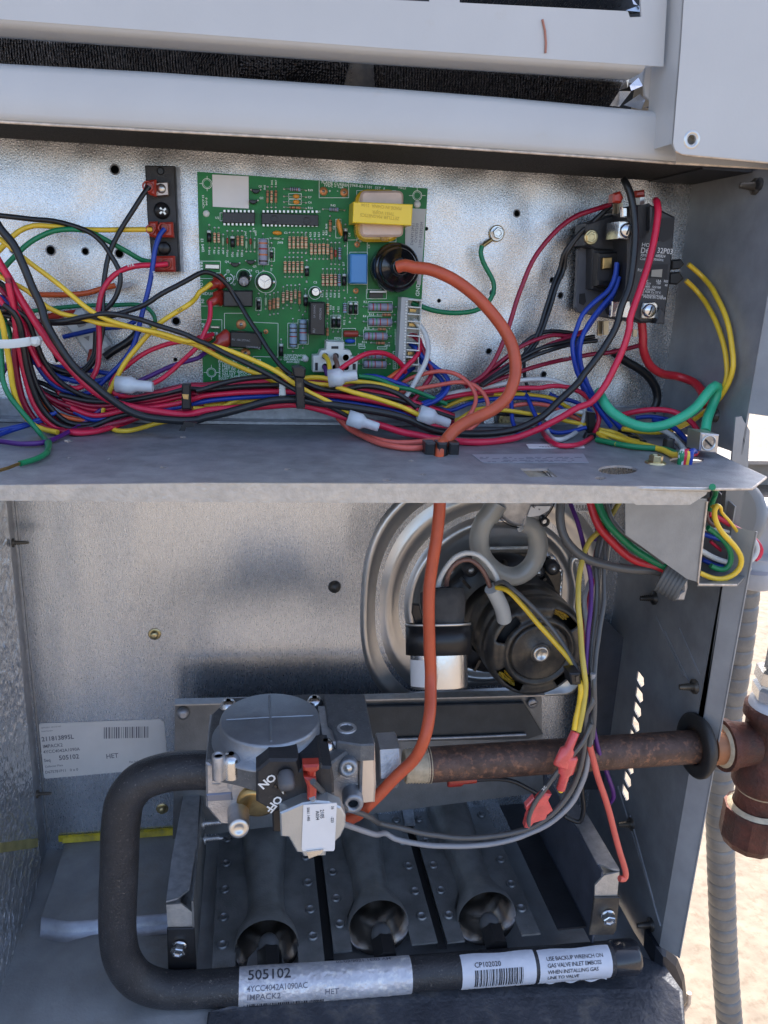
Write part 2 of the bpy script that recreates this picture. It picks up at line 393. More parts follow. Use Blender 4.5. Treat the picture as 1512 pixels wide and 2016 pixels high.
holes = [('U', 855, 203, 8.5), ('U', 377, 805, 8.5), ('U', 635, 812, 6.5), ('U', 888, 828, 8), ('L', 1310, 122, 8), ('L', 1305, 408, 4.5),
         ('R', 812, 75, 7), ('R', 240, 717, 4.5), ('R', 1070, 565, 6), ('R', 1132, 678, 6.5), ('R', 605, 1088, 6.5), ('R', 1008, 1258, 6.5),
         ('R', 633, 660, 6.5), ('R', 148, 188, 4), ('U', 100, 800, 7)]
hl = []; rimsL = []
for k, x, y, r in holes:
    u, v = cp(k, x, y); p = PY(u, v, 0); rr = r * .43 / F
    hl.append([V((p.x + rr * math.cos(i*math.pi/7), 0, p.z + rr * math.sin(i*math.pi/7))) for i in range(14)])
    if r > 5: rims = MB(); rimsL.append(rims); rims.lathe((p.x, 0, p.z), (0, -1, 0), [(rr * 1.28, 0), (rr * 1.15, .0005), (rr, .0005), (rr * .98, -.0012)], 18, closed=True)
m = MB(); sheet(m, [(-.24, 0, ZT), (XR, 0, ZT), (XR, 0, ZC), (-.24, 0, ZC)], hl, (0, .0012, 0))
# shallow bent strip at the panel foot
pnl = part(m, 'panel', galv)
for rm in rimsL: part(rm, 'hole_rim', galv_dull, pnl)
m = MB(); m.box((.02, .024, -.01), (.52, .002, .16)); part(m, 'backing', dark_m)
m = MB(); m.box((.018, -.0028, ZT + .006), (.514, .005, .012)); m.box((-.02, -.011, ZT + .0012), (.40, .012, .0016)); part(m, 'lower_lip', galv_dull)

# wiring bay ceiling (foam) and right wall
m = MB(); m.box((.02, -.032, ZC + .004), (.53, .064, .008)); part(m, 'foam_seal', foam)
m = MB(); m.box((.26, -.033, ZC + .0005), (.03, .062, .003)); part(m, 'seal_edge', dark_m)
lou = []
m = MB()
yb, yf = YB, -.099
sheet(m, [(XR, -.0, ZC), (XR, -.0, ZT), (XR, -.096, ZT), (XR, -.096, -.04), (XR, -.096, ZC)], [], (.0012, 0, 0))
up = part(m, 'side_panel', grey_paint)
m = MB(); m.add([(XR, -.0965, ZC), (XR+.0075, -.107, ZC), (XR+.0075, -.107, -.064), (XR, -.0965, -.064), ], [[0, 1, 2, 3]])
m.add([(XR+.0088, -.1065, ZC), (XR+.0088, -.1065, -.064), (XR+.0075, -.107, -.064), (XR+.0075, -.107, ZC)], [[0, 1, 2, 3]]); part(m, 'front_flange', grey_flange)
m = MB(); slab(m, '1290,635 1332,628 1340,650 1387,728 1374,1005 1262,948', 96, 94.5, 'S'); part(m, 'corner_tab', grey_flange)
m = MB()
for k in ('C', ): 
    m.lathe(PX(*cp('C', 1455, 150), XR), (-1, 0, 0), [(.0035, -.001), (.0035, .001), (.002, .0015)], 12)
scr = part(m, 'clip_nut', dark_m, up)

# screw points that come through the walls
def screw(p, ax, L=.010, r=.0021, parent=cab, mt=None):
    m = MB(); prof = [(r * 1.9, 0), (r * 1.9, .0012)]; k = 0; n = 7
    for i in range(n):
        t = i / n; rr = r * (1 - .35 * t); z = .0012 + L * t
        prof += [(rr * .72, z), (rr * 1.05, z + L / n * .5)]
    prof.append((0, .0012 + L)); m.lathe(p, ax, prof, 10); return part(m, 'screw', mt or motor_m, parent)
screw(PX(*cp('C', 1430, 165), XR), (-1, 0, 0), .009, .0024)

# ---------------- shelf between the bays
zt = ZT
outer = [V((-.24, 0, zt)), V((XR, 0, zt)), PZ(1471, 921, zt), PZ(1508, 938, zt), PZ(1480, 960, zt), PZ(1397, 961, zt), PZ(1000, 953, zt), PZ(400, 951, zt), PZ(-60, 957, zt)]
def zc(u, v, ru, rv, n=16): return [PZ(u + ru * math.cos(2*math.pi*i/n), v + rv * math.sin(2*math.pi*i/n), zt) for i in range(n)]
th = [[PZ(u, v, zt) for u, v in pts('835,1950 1040,1950 1112,2012 905,2012', 'R')], zc(1216, 925, 39, 9), zc(1352, 906, 34, 7), zc(867, 892, 17, 8, 12)]
for u, v, r in ((134, 868, 10), (360, 861, 7), (321, 920, 8), (137, 901, 6), (566, 924, 7), (811, 907, 7), (833, 934, 7), (762, 945, 10), (216, 903, 5), (1182, 941, 12)): th.append(zc(u, v, r, r * .26, 8))
m = MB(); sheet(m, outer, th, (0, 0, -.0012)); tray = part(m, 'shelf', tray_top)
m = MB(); slab(m, '-60,956 400,951 1000,953 1397,961 1390,974 1358,994 1253,994 1248,991 400,989 -60,985', 169, 168)
P1 = [PZ(-60, 957, zt + .0002), PZ(400, 951.5, zt + .0002), PZ(1000, 953.5, zt + .0002), PZ(1397, 961, zt + .0002)]
part(m, 'shelf_flange', tray_edge)
m = MB(); m.tube([PZ(u, v, zt) + V((0, -.0006, -.0004)) for u, v in ((-60, 957.5), (400, 951.5), (1000, 953.5), (1396, 961.5))], .0011, 10); part(m, 'folded_edge', tray_edge)
m = MB(); m.tube([PZ(u, v, zt) + V((0, 0, -.0006)) for u, v in ((1398, 961), (1480, 960), (1508, 938), (1471, 921))], .0007, 6); part(m, 'raw_edge', cut)
m = MB()
for u, v in ((1290, 912),):
    hexbolt(m, PZ(u, v, zt), (0, 0, 1), .0037, .0045, 1.5)
part(m, 'hex_screw', steel_y)
m = MB(); hexbolt(m, PZ(*cp('S', 822, 850), zt), (0, 0, 1), .0033, .006, 1.4); part(m, 'hex_screw', motor_m)

# ---------------- lower bay
zf = -.415
m = MB(); sheet(m, [(XL - .02, YB, ZT - .002), (XR + .02, YB, ZT - .002), (XR + .02, YB, -.47), (XL - .02, YB, -.47)], [], (0, .001, 0)); bw = part(m, 'back_wall', galv_back)
m = MB()     # vertical bead beside the left corner and the corner strip itself
m.add([(XL, YB, -.09), (XL, YB, -.47), (XL + .001, .012, -.47), (XL + .001, .012, -.09)], [[0, 1, 2, 3]])
m.tube([V((XL + .0032, YB - .0003, -.09)), V((XL + .0032, YB - .0003, -.416))], .0008, 8)
m.box((XL + .0005, -.13, -.27), (.001, .32, .40)); part(m, 'left_wall', galv_dull)
m = MB(); m.bprism([V((XL + .0035, y, z)) for y, z in ((.012, -.09), (.006, -.418), (-.25, -.47), (-.3, -.09))], (-.003, 0, 0), .001)
for i in range(26):
    for sgn in (1, -1):
        z0 = -.10 - i * .0135
        m.tube([V((XL + .0034, .008, z0)), V((XL + .0034, -.14, z0 + sgn * .085 - .02))], .00022, 4, caps=False)
part(m, 'foil_insulation', foil)
screw(PY(*cp('K', 80, 288), -.012) , (1, .0, 0), .009, .0016); screw(PY(*cp('K', 235, 1897), -.012), (1, .0, 0), .009, .0016)
for k, x, y in (('K', 990, 872), ('F', 1050, 105)):
    m = MB(); p = PY(*cp(k, x, y), -YB); m.lathe(p, (0, -1, 0), [(.0046, 0), (.0044, .0004), (.0036, .0006)], 16)
    m.lathe(p, (0, -1, 0), [(.0030, .0006), (.0027, .003), (.0015, .0035), (0, .0035)], 10); part(m, 'rivet', steel_y, bw)
m = MB(); m.lathe(PY(*cp('W', -125, 560), -YB), (0, -1, 0), [(.0048, 0), (.0042, .002), (.0025, .0035), (0, .004)], 14); part(m, 'rivet', motor_m, bw)
# floor: raised platform with a step coloured with its blue light, lower pan in front
m = MB()
y0 = -.048; R = .012
x0, x1 = XL + .016, -.052
def rowf(y, z, xs=None): return [V((x, y + (.006 * math.exp(-((x - x0) / .012) ** 2)), z)) for x in (xs or [x0 + (x1 - x0) * i / 16 for i in range(17)])]
rows = [rowf(YB, zf), rowf(.015, zf - .0005), rowf(-.012, zf - .0015), rowf(-.018, zf - .0028), rowf(-.026, zf - .0012), rowf(-.0505, zf - .0012)]
v = [p for r_ in rows for p in r_]; f = [[i*17+j, i*17+j+1, (i+1)*17+j+1, (i+1)*17+j] for i in range(len(rows)-1) for j in range(16)]
m.add(v, f, True); part(m, 'raised_floor', pan)
m = MB(); rows = [rowf(-.0505, zf - .0012), rowf(-.0525, zf - .0022), rowf(-.0545, zf - .006), rowf(-.056, zf - .0085), rowf(-.06, zf - .0095)]
v = [p for r_ in rows for p in r_]; f = [[i*17+j, i*17+j+1, (i+1)*17+j+1, (i+1)*17+j] for i in range(len(rows)-1) for j in range(16)]
m.add(v, f, True); part(m, 'step_face', pan_blue_lit)
m = MB(); N = 40; v = []; f = []
for i in range(N + 1):
    for j in range(N + 1):
        x = XL + (XR - .002 - XL) * i / N; y = YB - .36 * j / N
        dz = .0012 * math.sin(x * 90 + 3 * math.sin(y * 40)) * math.sin(y * 70)
        v.append((x, y, zf - .009 + dz - max(0, x - .0) * .10 - max(0, -y - .1) * .15))
f = [[i*(N+1)+j, (i+1)*(N+1)+j, (i+1)*(N+1)+j+1, i*(N+1)+j+1] for i in range(N) for j in range(N)]
m.add(v, f, True); part(m, 'base_pan', pan)
m = MB(); m.add([(x0 - .002, YB - .001, zf + .0045), (x1 + .01, YB - .001, zf + .0045), (x1 + .01, YB - .004, zf + .0003), (x0 - .002, YB - .004, zf + .0003)], [[0, 1, 2, 3]])
m.box((-.092, YB - .0012, zf + .0025), (.110, .0012, .005)); part(m, 'yellow_sealant_line', yellow_paint)
m = MB(); m.add([PX(-20, 1662, XL + .0037), PX(75, 1650, XL + .0037), PX(75, 1668, XL + .0037), PX(-20, 1682, XL + .0037)], [[0, 1, 2, 3]]); part(m, 'sealant_smear', mat('faint_yellow_smear', (.42, .39, .18), .5, .4, .3, 200, .3, 60))

def pan_z(x, y): return zf - .009 - max(0, x) * .10 - max(0, -y - .1) * .15
def onpan(u, v):
    z = -.44
    for _ in range(6): p = PZ(u, v, z); z = pan_z(p.x, p.y) + .0035
    return PZ(u, v, z)
m = MB(); P = [onpan(u, v) for u, v in ((400, 2060), (410, 1990), (520, 1960), (800, 1935), (1240, 1870), (1310, 1900), (1345, 1950), (1352, 2060))]; m.bprism(P, (0, 0, -.003), .001)  # thin dark navy plate laid over the front right of the pan
part(m, 'dark_pan_plate', mat('dusty_dark_pan', (.052, .056, .068), .5, .3, .8, 300, .3, 60, dirt=((.12, .11, .10), 60, .52, .72)))
# right wall of the lower bay with louvres and the pipe hole
hp = PX(1372, 1470, XR); HY, HZ = hp.y, hp.z
hy = [V((XR, HY + .017 * math.cos(i*math.pi/12), HZ + .017 * math.sin(i*math.pi/12))) for i in range(24)]
lv = []; lr = []
for u, v in pts('630,1390 625,1480 615,1565 605,1650 590,1730', 'E') + pts('110,535 105,590 95,640 85,700', 'H'):
    p = PX(u, v, XR); lr.append(p)
m = MB()
hh = [hy]
zz0 = lr[0].z
for i_, p in enumerate(lr):
    y, z = min(p.y, .020), zz0 - i_ * .0118
    hh.append([V((XR, y + .005, z - .0025)), V((XR, y - .003, z - .005)), V((XR, y - .0065, z - .001)), V((XR, y - .0045, z + .0035)), V((XR, y + .005, z + .0045))])
sheet(m, [(XR, YB, ZT - .002), (XR, YB, -.47), (XR, -.099, -.455), (XR, -.099, ZT - .03)], hh, (.001, 0, 0)); rw = part(m, 'side_wall', grey_paint)
m = MB()
for q in ((0, 1),):
    m.add([(XR, -.099, -.13), (XR + .0088, -.110, -.13), (XR + .0088, -.110, -.436), (XR, -.099, -.436)], [[0, 1, 2, 3]])
    m.tube([V((XR + .0088, -.110, -.13)), V((XR + .0088, -.110, -.436))], .0006, 6)
part(m, 'wall_flange', grey_flange)
m = MB()
for q in ('740,960 930,1370', '800,1060 1000,1480', '900,1040 1040,1360'):
    m = MB(); P = [PX(u, v, XR - .0002) for u, v in pts(q, 'E')]; m.tube(P, .0006, 6); part(m, 'pressed_crease', grey_paint, rw)
for q in ('50,620 300,1440', '120,790 260,1300'):
    m = MB(); P = [PX(u, v, XR - .0002) for u, v in pts(q, 'H')]; m.tube(P, .001, 6); part(m, 'pressed_crease', grey_paint, rw)
for k, x, y in (('E', 730, 830), ('E', 1010, 1440), ('H', 130, 840), ('H', 245, 1430)): screw(PX(*cp(k, x, y), XR), (-1, 0, 0), .010, .0026)
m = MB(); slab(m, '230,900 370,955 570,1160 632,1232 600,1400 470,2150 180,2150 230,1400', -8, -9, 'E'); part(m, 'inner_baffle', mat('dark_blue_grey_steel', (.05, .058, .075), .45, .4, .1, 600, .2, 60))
# front of the pan: curved dark corner at the right
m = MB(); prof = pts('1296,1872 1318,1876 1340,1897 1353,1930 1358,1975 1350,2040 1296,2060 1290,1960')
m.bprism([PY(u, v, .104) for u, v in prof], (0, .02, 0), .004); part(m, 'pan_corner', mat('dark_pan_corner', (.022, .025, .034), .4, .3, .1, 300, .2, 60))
m = MB(); m.tube([PY(u, v, .114) for u, v in ((1357, 1955), (1356, 1975), (1345, 1990), (1330, 2030))], .0016, 6); part(m, 'torn_edge', cut)

# ---------------- outer painted panels
def mixedge(mb): return mb
top = thing('front_panel', PY(700, 60, .075), 'pale grey painted grille panel across the very top of the photo', 'panel')
m = MB(); T = [PY(u, v, .078) for u, v in ((-90, -90), (1318, -90), (1306, 131), (1270, 129), (760, 95), (400, 68), (0, 38), (-90, 31))]
sl = [[PY(u, v, .078) for u, v in q] for q in (((905, -60), (1258, -60), (1263, 33), (1240, 34), (1236, 22), (905, 5)), ((742, -60), (846, -60), (846, 3), (742, -2)), ((-80, -60), (690, -60), (690, -4), (-80, -20)))]
sheet(m, T, sl, (0, .0014, 0)); m.build('grille_face', paint, top)
m = MB()       # rolled lower lip
lipx = [(-90, 31), (0, 38), (400, 68), (760, 95), (1000, 111), (1271, 129)]
prof = [(0, 0), (.0006, -.0016), (.0022, -.0030), (.005, -.0034), (.017, -.0034), (.022, -.003), (.022, -.0015)]
v = []
for u, vv in lipx:
    p = PY(u, vv, .078)
    for dy, dz in prof: v.append(p + V((0, dy, dz + .0008)))
k = len(prof); m.add(v, [[i*k+j, i*k+j+1, (i+1)*k+j+1, (i+1)*k+j] for i in range(len(lipx)-1) for j in range(k-1)], True)
m.build('rolled_lip', paint, top)
m = MB(); s = path('I:1068,38,78.6 1073,60 1075,85 1074,104'); m.tube(s, .0006, 5); m.build('rust_streak', mat('rust_streak', (.40, .17, .12), .6), top, fix=True)
m = MB(); p = PY(1196, 144, .060); m.lathe(p, (0, -.4, -1), [(.0022, 0), (.0022, .0006), (.001, .001)], 10); m.build('rivet', tin, top)

mid = thing('lower_rail', PY(600, 200, .07), 'pale grey painted rail below the dark coil, above the wiring bay', 'rail')
m = MB(); b = [(-90, 114, 234), (300, 136, 256), (760, 168, 281), (1000, 187, 297), (1203, 206, 311), (1332, 218, 321)]
prof = [(.010, -.0040), (.004, -.0010), (.0008, .0012), (0, .005)]
v = []
for u, v0, v1 in b:
    p = PY(u, v0, .070); q = PY(u, v1, .070)
    v += [p + V((0, .030, 0)), p + V((0, .012, .0004)), p + V((0, .006, 0)), p + V((0, .002, -.0018)), p + V((0, .0002, -.0045)), q + V((0, 0, .004)), q + V((0, .0006, .0015)), q + V((0, .003, 0)), q + V((0, .006, .0))]
k = 9; m.add(v, [[i*k+j, i*k+j+1, (i+1)*k+j+1, (i+1)*k+j] for i in range(len(b)-1) for j in range(k-1)], True); m.build('rail_face', paint, mid)
m = MB(); m.tube([PY(u, v1 + 1, .0685) for u, v0, v1 in b], .0007, 6); m.build('bare_edge', cut, mid)

rp = thing('corner_panel', PY(1430, 150, .09), 'pale grey painted corner panel with one screw hole at the top right', 'panel')
m = MB(); hc = PY(1362, 275, .09)
h1 = [hc + V((.0024 * math.cos(i*math.pi/8), 0, .0024 * math.sin(i*math.pi/8))) for i in range(16)]
sheet(m, [PY(u, v, .09) for u, v in ((1352, -90), (1580, -90), (1580, 325), (1440, 312), (1342, 303), (1330, 296), (1325, 282), (1340, 100))], [h1], (0, .0015, 0)); m.build('panel_face', paint, rp)
m = MB(); m.lathe(hc + V((0, .0004, 0)), (0, -1, 0), [(.0048, 0), (.0042, .0007), (.0030, .0007), (.0024, -.0008), (.0020, -.003)], 24, closed=True); m.build('hole_rim', tin, rp)
m = MB(); m.lathe(hc + V((0, .003, 0)), (0, -1, 0), [(.003, 0), (.003, .0005)], 16); m.build('hole_shadow', motor_m, rp)
m = MB(); m.tube([PY(u, v, .089) for u, v in ((1330, 297), (1345, 304), (1440, 313), (1580, 326))], .0008, 6); m.tube([PY(u, v, .078) for u, v in ((1330, 321), (1400, 325), (1580, 335))], .0008, 6); m.build('bare_edge', cut, rp)
m = MB(); m.add([PY(1352, -90, .09), PY(1340, 100, .09), PY(1325, 282, .09), PY(1325, 282, .09) + V((0, .03, 0)), PY(1340, 100, .09) + V((0, .03, 0)), PY(1352, -90, .09) + V((0, .03, 0))], [[0, 1, 4, 5], [1, 2, 3, 4]])
m.add([PY(1330, 300, .0895), PY(1580, 328, .0895), PY(1580, 337, .078), PY(1330, 321, .078)], [[0, 1, 2, 3]]); m.build('panel_return', paint, rp)
m = MB(); slab(m, '1271,133 1310,128 1345,128 1345,215 1306,208 1290,206 1270,188 1268,160', 58, 56); m.build('inner_post', paint, rp)

# ---------------- coil of dark spine fins
coil = thing('condenser_coil', PY(600, 140, .03), 'dark bristly spine fin coil behind the pale grille panels', 'coil')
m = MB(); m.add([PY(-90, -90, .018), PY(1290, -90, .018), PY(1240, 230, .018), PY(-90, 160, .018)], [[0, 1, 2, 3]]); m.build('coil_core', dark_m, coil)
m = MB(); rnd = random.Random(3)
def fins(u0, u1, vt, vb, lean):
    u = u0
    while u < u1:
        t = (u - u0) / (u1 - u0); top_, bot_ = vt(u), vb(u); nr = max(3, int((bot_ - top_) / 6))
        for i in range(nr + 1):
            vv = top_ + (bot_ - top_) * (i + rnd.uniform(-.25, .25)) / nr; ln = lean(u, i / nr)
            a = PY(u + rnd.uniform(-1, 1), vv, .020); b_ = PY(u + 7 * math.cos(ln) + rnd.uniform(-1.2, 1.2), vv + 7 * math.sin(ln) + rnd.uniform(-1, 1), .031); mid_ = (a + b_) / 2 + V((0, -.003, .0005))
            wv = V((.00040, 0, .00045)); m.add([a - wv, a + wv, mid_ - wv * 1.3, mid_ + wv * 1.3, b_ - wv * .4, b_ + wv * .4], [[0, 1, 3, 2], [2, 3, 5, 4]])
        u += 5.4
vt = lambda u: 74 + u * .052; vb = lambda u: 122 + u * .075
fins(-40, 470, vt, vb, lambda u, t: 2.4 - 1.1 * t + .3 * math.sin(u * .05))
fins(470, 690, vt, vb, lambda u, t: .2 - 1.1 * t + .3 * math.sin(u * .04))
fins(735, 1215, vt, vb, lambda u, t: 1.5 - ((u - 735) / 480) * 1.7 * (1.2 - t) + .2 * math.sin(u * .03))
fins(905, 1235, lambda u: -30, lambda u: 24 + (u - 905) * .01, lambda u, t: 2.0)
for i in range(40):
    u = 735 + rnd.uniform(0, 22); vv = 118 + rnd.uniform(0, 45); a = PY(u, vv, .027); b_ = PY(u + rnd.uniform(-9, 9), vv + rnd.uniform(-12, 12), .032)
    m.add([a, a + V((.0004, 0, .0003)), b_ + V((.0003, 0, .0003)), b_], [[0, 1, 2, 3]])
tag(m.build('coil_fins', coil_mat, coil, fix=False), kind='stuff')
m = MB(); slab(m, '692,112 735,114 738,178 676,172 682,150', 30, 28); m.build('coil_support', motor_m, coil)
m = MB()
for q in ('1226,150 1240,152 1238,172 1222,176', '1240,168 1262,150 1268,168 1240,180', '1222,178 1238,182 1224,208 1205,206', '1232,205 1258,186 1270,196 1268,214', '1262,214 1300,206 1325,202 1325,218', '1240,-5 1252,0 1250,14 1242,12', '1238,16 1256,12 1260,28 1246,26'):
    P = PYs(q, rnd.uniform(36, 46)); P = [p + V((0, rnd.uniform(-.004, .004), 0)) for p in P]; m = MB(); m.add(P, [[0, 1, 2], [0, 2, 3]]); m.build('torn_foil_strip', steel, coil, fix=False)

# a plain shell so that the unit keeps the sun out of its bays
m = MB(); m.box((-.30, .25, .12), (1.25, .55, .012)); m.box((-.2, .50, -.3), (1.0, .02, .9)); m.box((-.25, .2, -.3), (.01, .6, .85))
m.box((XR + .0035, .27, -.16), (.003, .47, .53)); m.box((.0, .25, -.49), (.56, .5, .01)); part(m, 'outer_shell', paint)
m = MB(); m.box((-.1, .06, .25), (1.0, .02, .4)); m.box((.41, .15, .25), (.01, .3, .4)); part(m, 'upper_housing', paint)
# ---------------------------------------------------------------- wires
WG = {}
def wire(col, r, s, label, group=None, cat='wire', name=None, n=8, step=.003):
    mb = MB(); P = s if isinstance(s, list) else path(s); S = spline(P, step)
    sd_ = (len(WG) * 7.3); WG[len(WG)] = 1
    from mathutils import noise as _n
    S = [p + _n.noise_vector(p * 70 + V((sd_, 0, 0))) * .00035 * min(1, i / 4) * min(1, (len(S) - 1 - i) / 4) for i, p in enumerate(S)]
    mb.tube(S, r * (.93 if r < 2 else 1) / 1000, n)
    o = mb.build(name or (col + '_wire'), WM[col]); tag(o, label, cat, group); return o
def wprint(o, s, k, x, y, d, ang, hpx, m=None, flip=False):     # print on a wire's insulation
    mb = MB(); ytext(mb, s, k, x, y, hpx, d, ang + (180 if flip else 0), 'CENTER', .02, 1.15)
    return mb.build('wire_print', m or ink_s, o)
BAY = 'wires strung across the wiring bay'
wire('black', 1.5, 'U:-60,540,24 0,545 200,570 400,588 550,625 680,680 780,770 830,850 880,940 895,1010 880,1100 830,1200 L:760,50,30 640,85 560,100,22', 'black wire arching in from the left edge and hooking down beside the terminal block')
w59 = wire('black', 1.5, 'U:1108,330,20 1060,395 1000,490 900,650 830,790 795,900 772,1050 765,1200 L:768,100,32 755,230 715,390 660,465 600,505 520,505 420,480 330,430,36', 'black 59A wire dropping from the top screw of the terminal block')
wprint(w59, '59A', 'U', 915, 585, 28.2, 62, 5.4, flip=False)
wire('yellow', 1.5, 'U:1130,650,18 1050,650 900,652 600,648 400,625 250,620 140,665 60,735 0,800 -60,860,34', 'yellow wire running left from the middle red terminal of the terminal block')
wire('green', 1.5, 'U:1130,892,14 1050,875 950,815 850,760 700,680 560,650 400,662 260,725 150,810 60,900 -20,1000,38', 'green wire curving left from the lower end of the terminal block')
w68 = wire('blue', 1.5, 'U:1225,645,22 1190,690 1160,780 1135,920 1115,1050 1085,1180 1070,1285 L:1050,60,30 1030,180 990,300 920,420 830,520 720,590 600,640 500,650 400,610 310,510 245,390 205,240 180,120 160,60 U:540,1200,44 400,1100,44', 'blue wire looping from the terminal block down into a wide U at the left') if 0 else None
w68 = wire('blue', 1.5, 'U:1225,645,22 1190,690 1160,780 1135,920 1115,1050 1085,1180 1070,1285 L:1050,60,30 1030,180 990,310 900,440 810,530 740,600 660,655 570,665 470,635 380,580 300,490 245,390 205,240 180,120 120,30,48 0,-60', 'blue 68A wire looping from the terminal block into a wide U at the left')
wprint(w68, '68A', 'U', 1140, 985, 30.5, 98, 5.4, flip=True)
w61 = wire('red', 1.6, 'U:1245,905,22 1190,912 1100,915 1000,925 900,955 810,1025 760,1110 735,1220 L:728,60,34 740,200 738,330 725,450 690,540 630,600 560,625 470,605 390,550 310,450 250,330 210,200 150,60,50 60,-60', 'red 61A wire from the bottom red terminal curling into a deep U at the left')
wprint(w61, '61A', 'U', 975, 925, 33, 190, 5.4, flip=True)
bb = wire('black', 2.15, 'U:-60,540,52 0,640 100,760 160,890 230,1060 310,1240 L:330,110,58 400,240 480,370 580,490 700,600 820,700 960,790 1100,840 1300,860 1480,855 M:0,432,62 200,385 400,330 560,322 700,345 900,372 1100,405 1250,452 1400,492 R:0,1625,62 200,1668 420,1692 650,1690 850,1645 1000,1565 1120,1455 1269,1310 S:220,370,58 330,230 400,130 470,0 C:500,1000,56 560,830 590,640 595,450 580,300 555,190 530,140,44 520,128,30', 'thick black power cable sweeping under the harness and up to the contactor top', cat='cable', name='power_cable')
rr = wire('red', 2.05, 'U:-60,800,48 0,905 60,1000 130,1130 210,1260 L:280,160,52 400,330 520,470 640,590 740,670 850,725 1000,765 1200,800 1400,815 M:20,390,54 300,368 560,352 700,380 850,430 1050,472 1200,520 1400,562 R:0,1682,62 200,1730 450,1757 700,1742 900,1692 1100,1590 1269,1500 S:280,540,62 380,430 450,300 520,150 560,0 C:560,1090,60 640,850 700,650 735,480 755,330 745,275,46 735,262,34', 'thick red power cable sweeping low along the harness and up to the contactor', cat='cable', name='power_cable')
for q in (700, 550, 420): pass
yA = wire('yellow', 1.45, 'U:-60,680,46 0,722 150,840 350,990 500,1110 640,1210 L:620,20,52 750,90 950,160 1200,210 1400,270 Q:0,760,56 200,810 500,905 800,1025 1100,1180 1250,1275 M:520,218,66 600,262 750,335 880,405,60', 'yellow wire crossing down from the left edge into the left closed end cap')
yB = wire('yellow', 1.4, 'U:-60,960,44 0,1000 200,1105 400,1225 L:300,10,48 450,62 600,100 750,140 900,155 1100,200 1300,262 Q:0,800,52 200,895 450,1030 650,1120 850,1195 M:330,175,48 470,240,40', 'yellow wire lying just below the long yellow and black pair over the board corner')
kB = wire('black', 1.5, 'L:-60,60,48 0,70 250,120 450,125 650,85 800,68 1000,100 1200,160 1400,230 1512,285 Q:0,735,58 200,815 500,962 900,1165 1200,1330 M:550,265,66 700,335 870,425,60', 'black wire paired with the yellow one into the left closed end cap')
kA = wire('black', 1.5, 'L:-60,10,50 0,30 150,90 350,135 600,125 800,90 950,50 1080,0 U:1200,1130,40 1400,1020 A:130,1293,30 220,1305 320,1360 420,1450 500,1560 Q:500,195,26 650,430 800,660 950,900 1100,1090 1230,1190,50', 'black wire arching over the board corner down to the large black cable tie')
yC = wire('yellow', 1.5, 'A:225,1440,26 150,1500 80,1545 Q:40,230,32 L:1400,0,40 1300,60 1200,130 1100,225 1000,345 900,480 845,590 800,680 765,780 775,870 840,925 950,937 1080,910 1200,875 1350,860,44', 'yellow wire leaving the top load terminal and turning under the bundle')
yC2 = wprint(yC, '54A', 'L', 1345, 45, 44, 38, 4.5, m=ink)
wire('red', 1.45, 'Q:212,280,26 213,400 200,500 160,610 100,740 20,850 L:1480,310,36 1350,425 1220,540 1120,595,52', 'red wire from the second board terminal to the milky cap at its left')
wire('red', 1.45, 'Q:245,680,20 180,700 120,730 L:1512,245,30 1400,268 1250,290 1100,348 980,425 880,515 828,590 835,650 900,680 1000,692 1080,690 1200,660,46 1400,600', 'red wire from the burner terminal making a leaf shaped loop beside the board')
wire('purple', 1.45, 'Q:215,880,16 140,915 0,990 L:1512,380,26 1350,430 1200,490 1050,560 950,625,40 860,700 740,790 600,895 450,980 300,1030 150,1035 0,1015 -60,1010,50', 'purple wire running down left from the lowest board terminal along the shelf')
wire('blue', 1.45, 'L:470,240,16 650,200 800,172 930,160 1010,120,22', 'short blue wire leaving the white fuse holder')
wire('black', 2.3, 'L:1030,185,14 1000,235 930,290 840,345 780,390,16', 'thick black sleeve entering the white fuse holder from the right')
wire('orange', 1.7, 'U:250,1135,10 500,1135 650,1120 760,1090 860,1065,9', 'orange wire with a bare tip lying against the panel at the left')
wire('green', 1.3, 'L:-20,90,14 250,45 450,20 650,8 850,2 1000,-2 1080,15 1135,60 1155,120 1120,165,12', 'thin green wire hooked behind the black and yellow wires at the left')
wire('green', 1.5, 'L:-40,60,50 15,200 10,330 15,430 20,560 60,660 150,780 240,890 300,960 340,1010 358,1060,68 350,1100', 'green wire hanging at the left and passing through the shelf hole')
tag_cut = wire('green', 1.5, 'L:365,1020,80 360,1070,86 335,1110 260,1150 150,1182,92', 'cut green wire stub with bare copper end lying on the shelf')
m = MB(); 
for i in range(5):
    P = path('L:150,1182,92 110,1195 60,1215 -10,1235'); P = [p + V((0, .0004 * math.cos(i*1.3), .0005 * math.sin(i*1.3))) for p in P]; m.tube(spline(P), .00035, 5)
tag(m.build('bare_copper', brass, tag_cut), kind='stuff')
wire('green', 1.4, 'L:-30,30,46 30,100 60,170 85,280 80,330,40 60,420', 'short green wire beside the white cable tie at the left edge')
wire('yellow', 1.6, 'L:-20,40,62 10,120 35,240 58,360 78,480 95,600 125,710 170,810 240,885 320,925 430,950,52', 'yellow wire hanging in front of the red ones at the far left')
wire('purple', 1.5, 'L:-40,600,54 0,540 50,450 90,380 130,250,44', 'short purple wire crossing the left edge')
wire('blue', 1.45, 'L:-60,935,60 0,935 100,915 200,890 300,850 420,800,46', 'upper one of two blue wires leaving along the shelf at the left edge')
wire('blue', 1.45, 'L:-60,985,62 0,965 100,930 210,895 320,860,48', 'lower one of two blue wires leaving along the shelf at the left edge')
wire('burgundy', 1.9, 'L:60,-200,52 105,0 120,150 112,330 120,480 150,640 200,770 280,880 400,935 560,945 700,920 900,870 1060,830 1300,790 M:0,350,44', 'burgundy wire bending round the lower left corner of the harness')
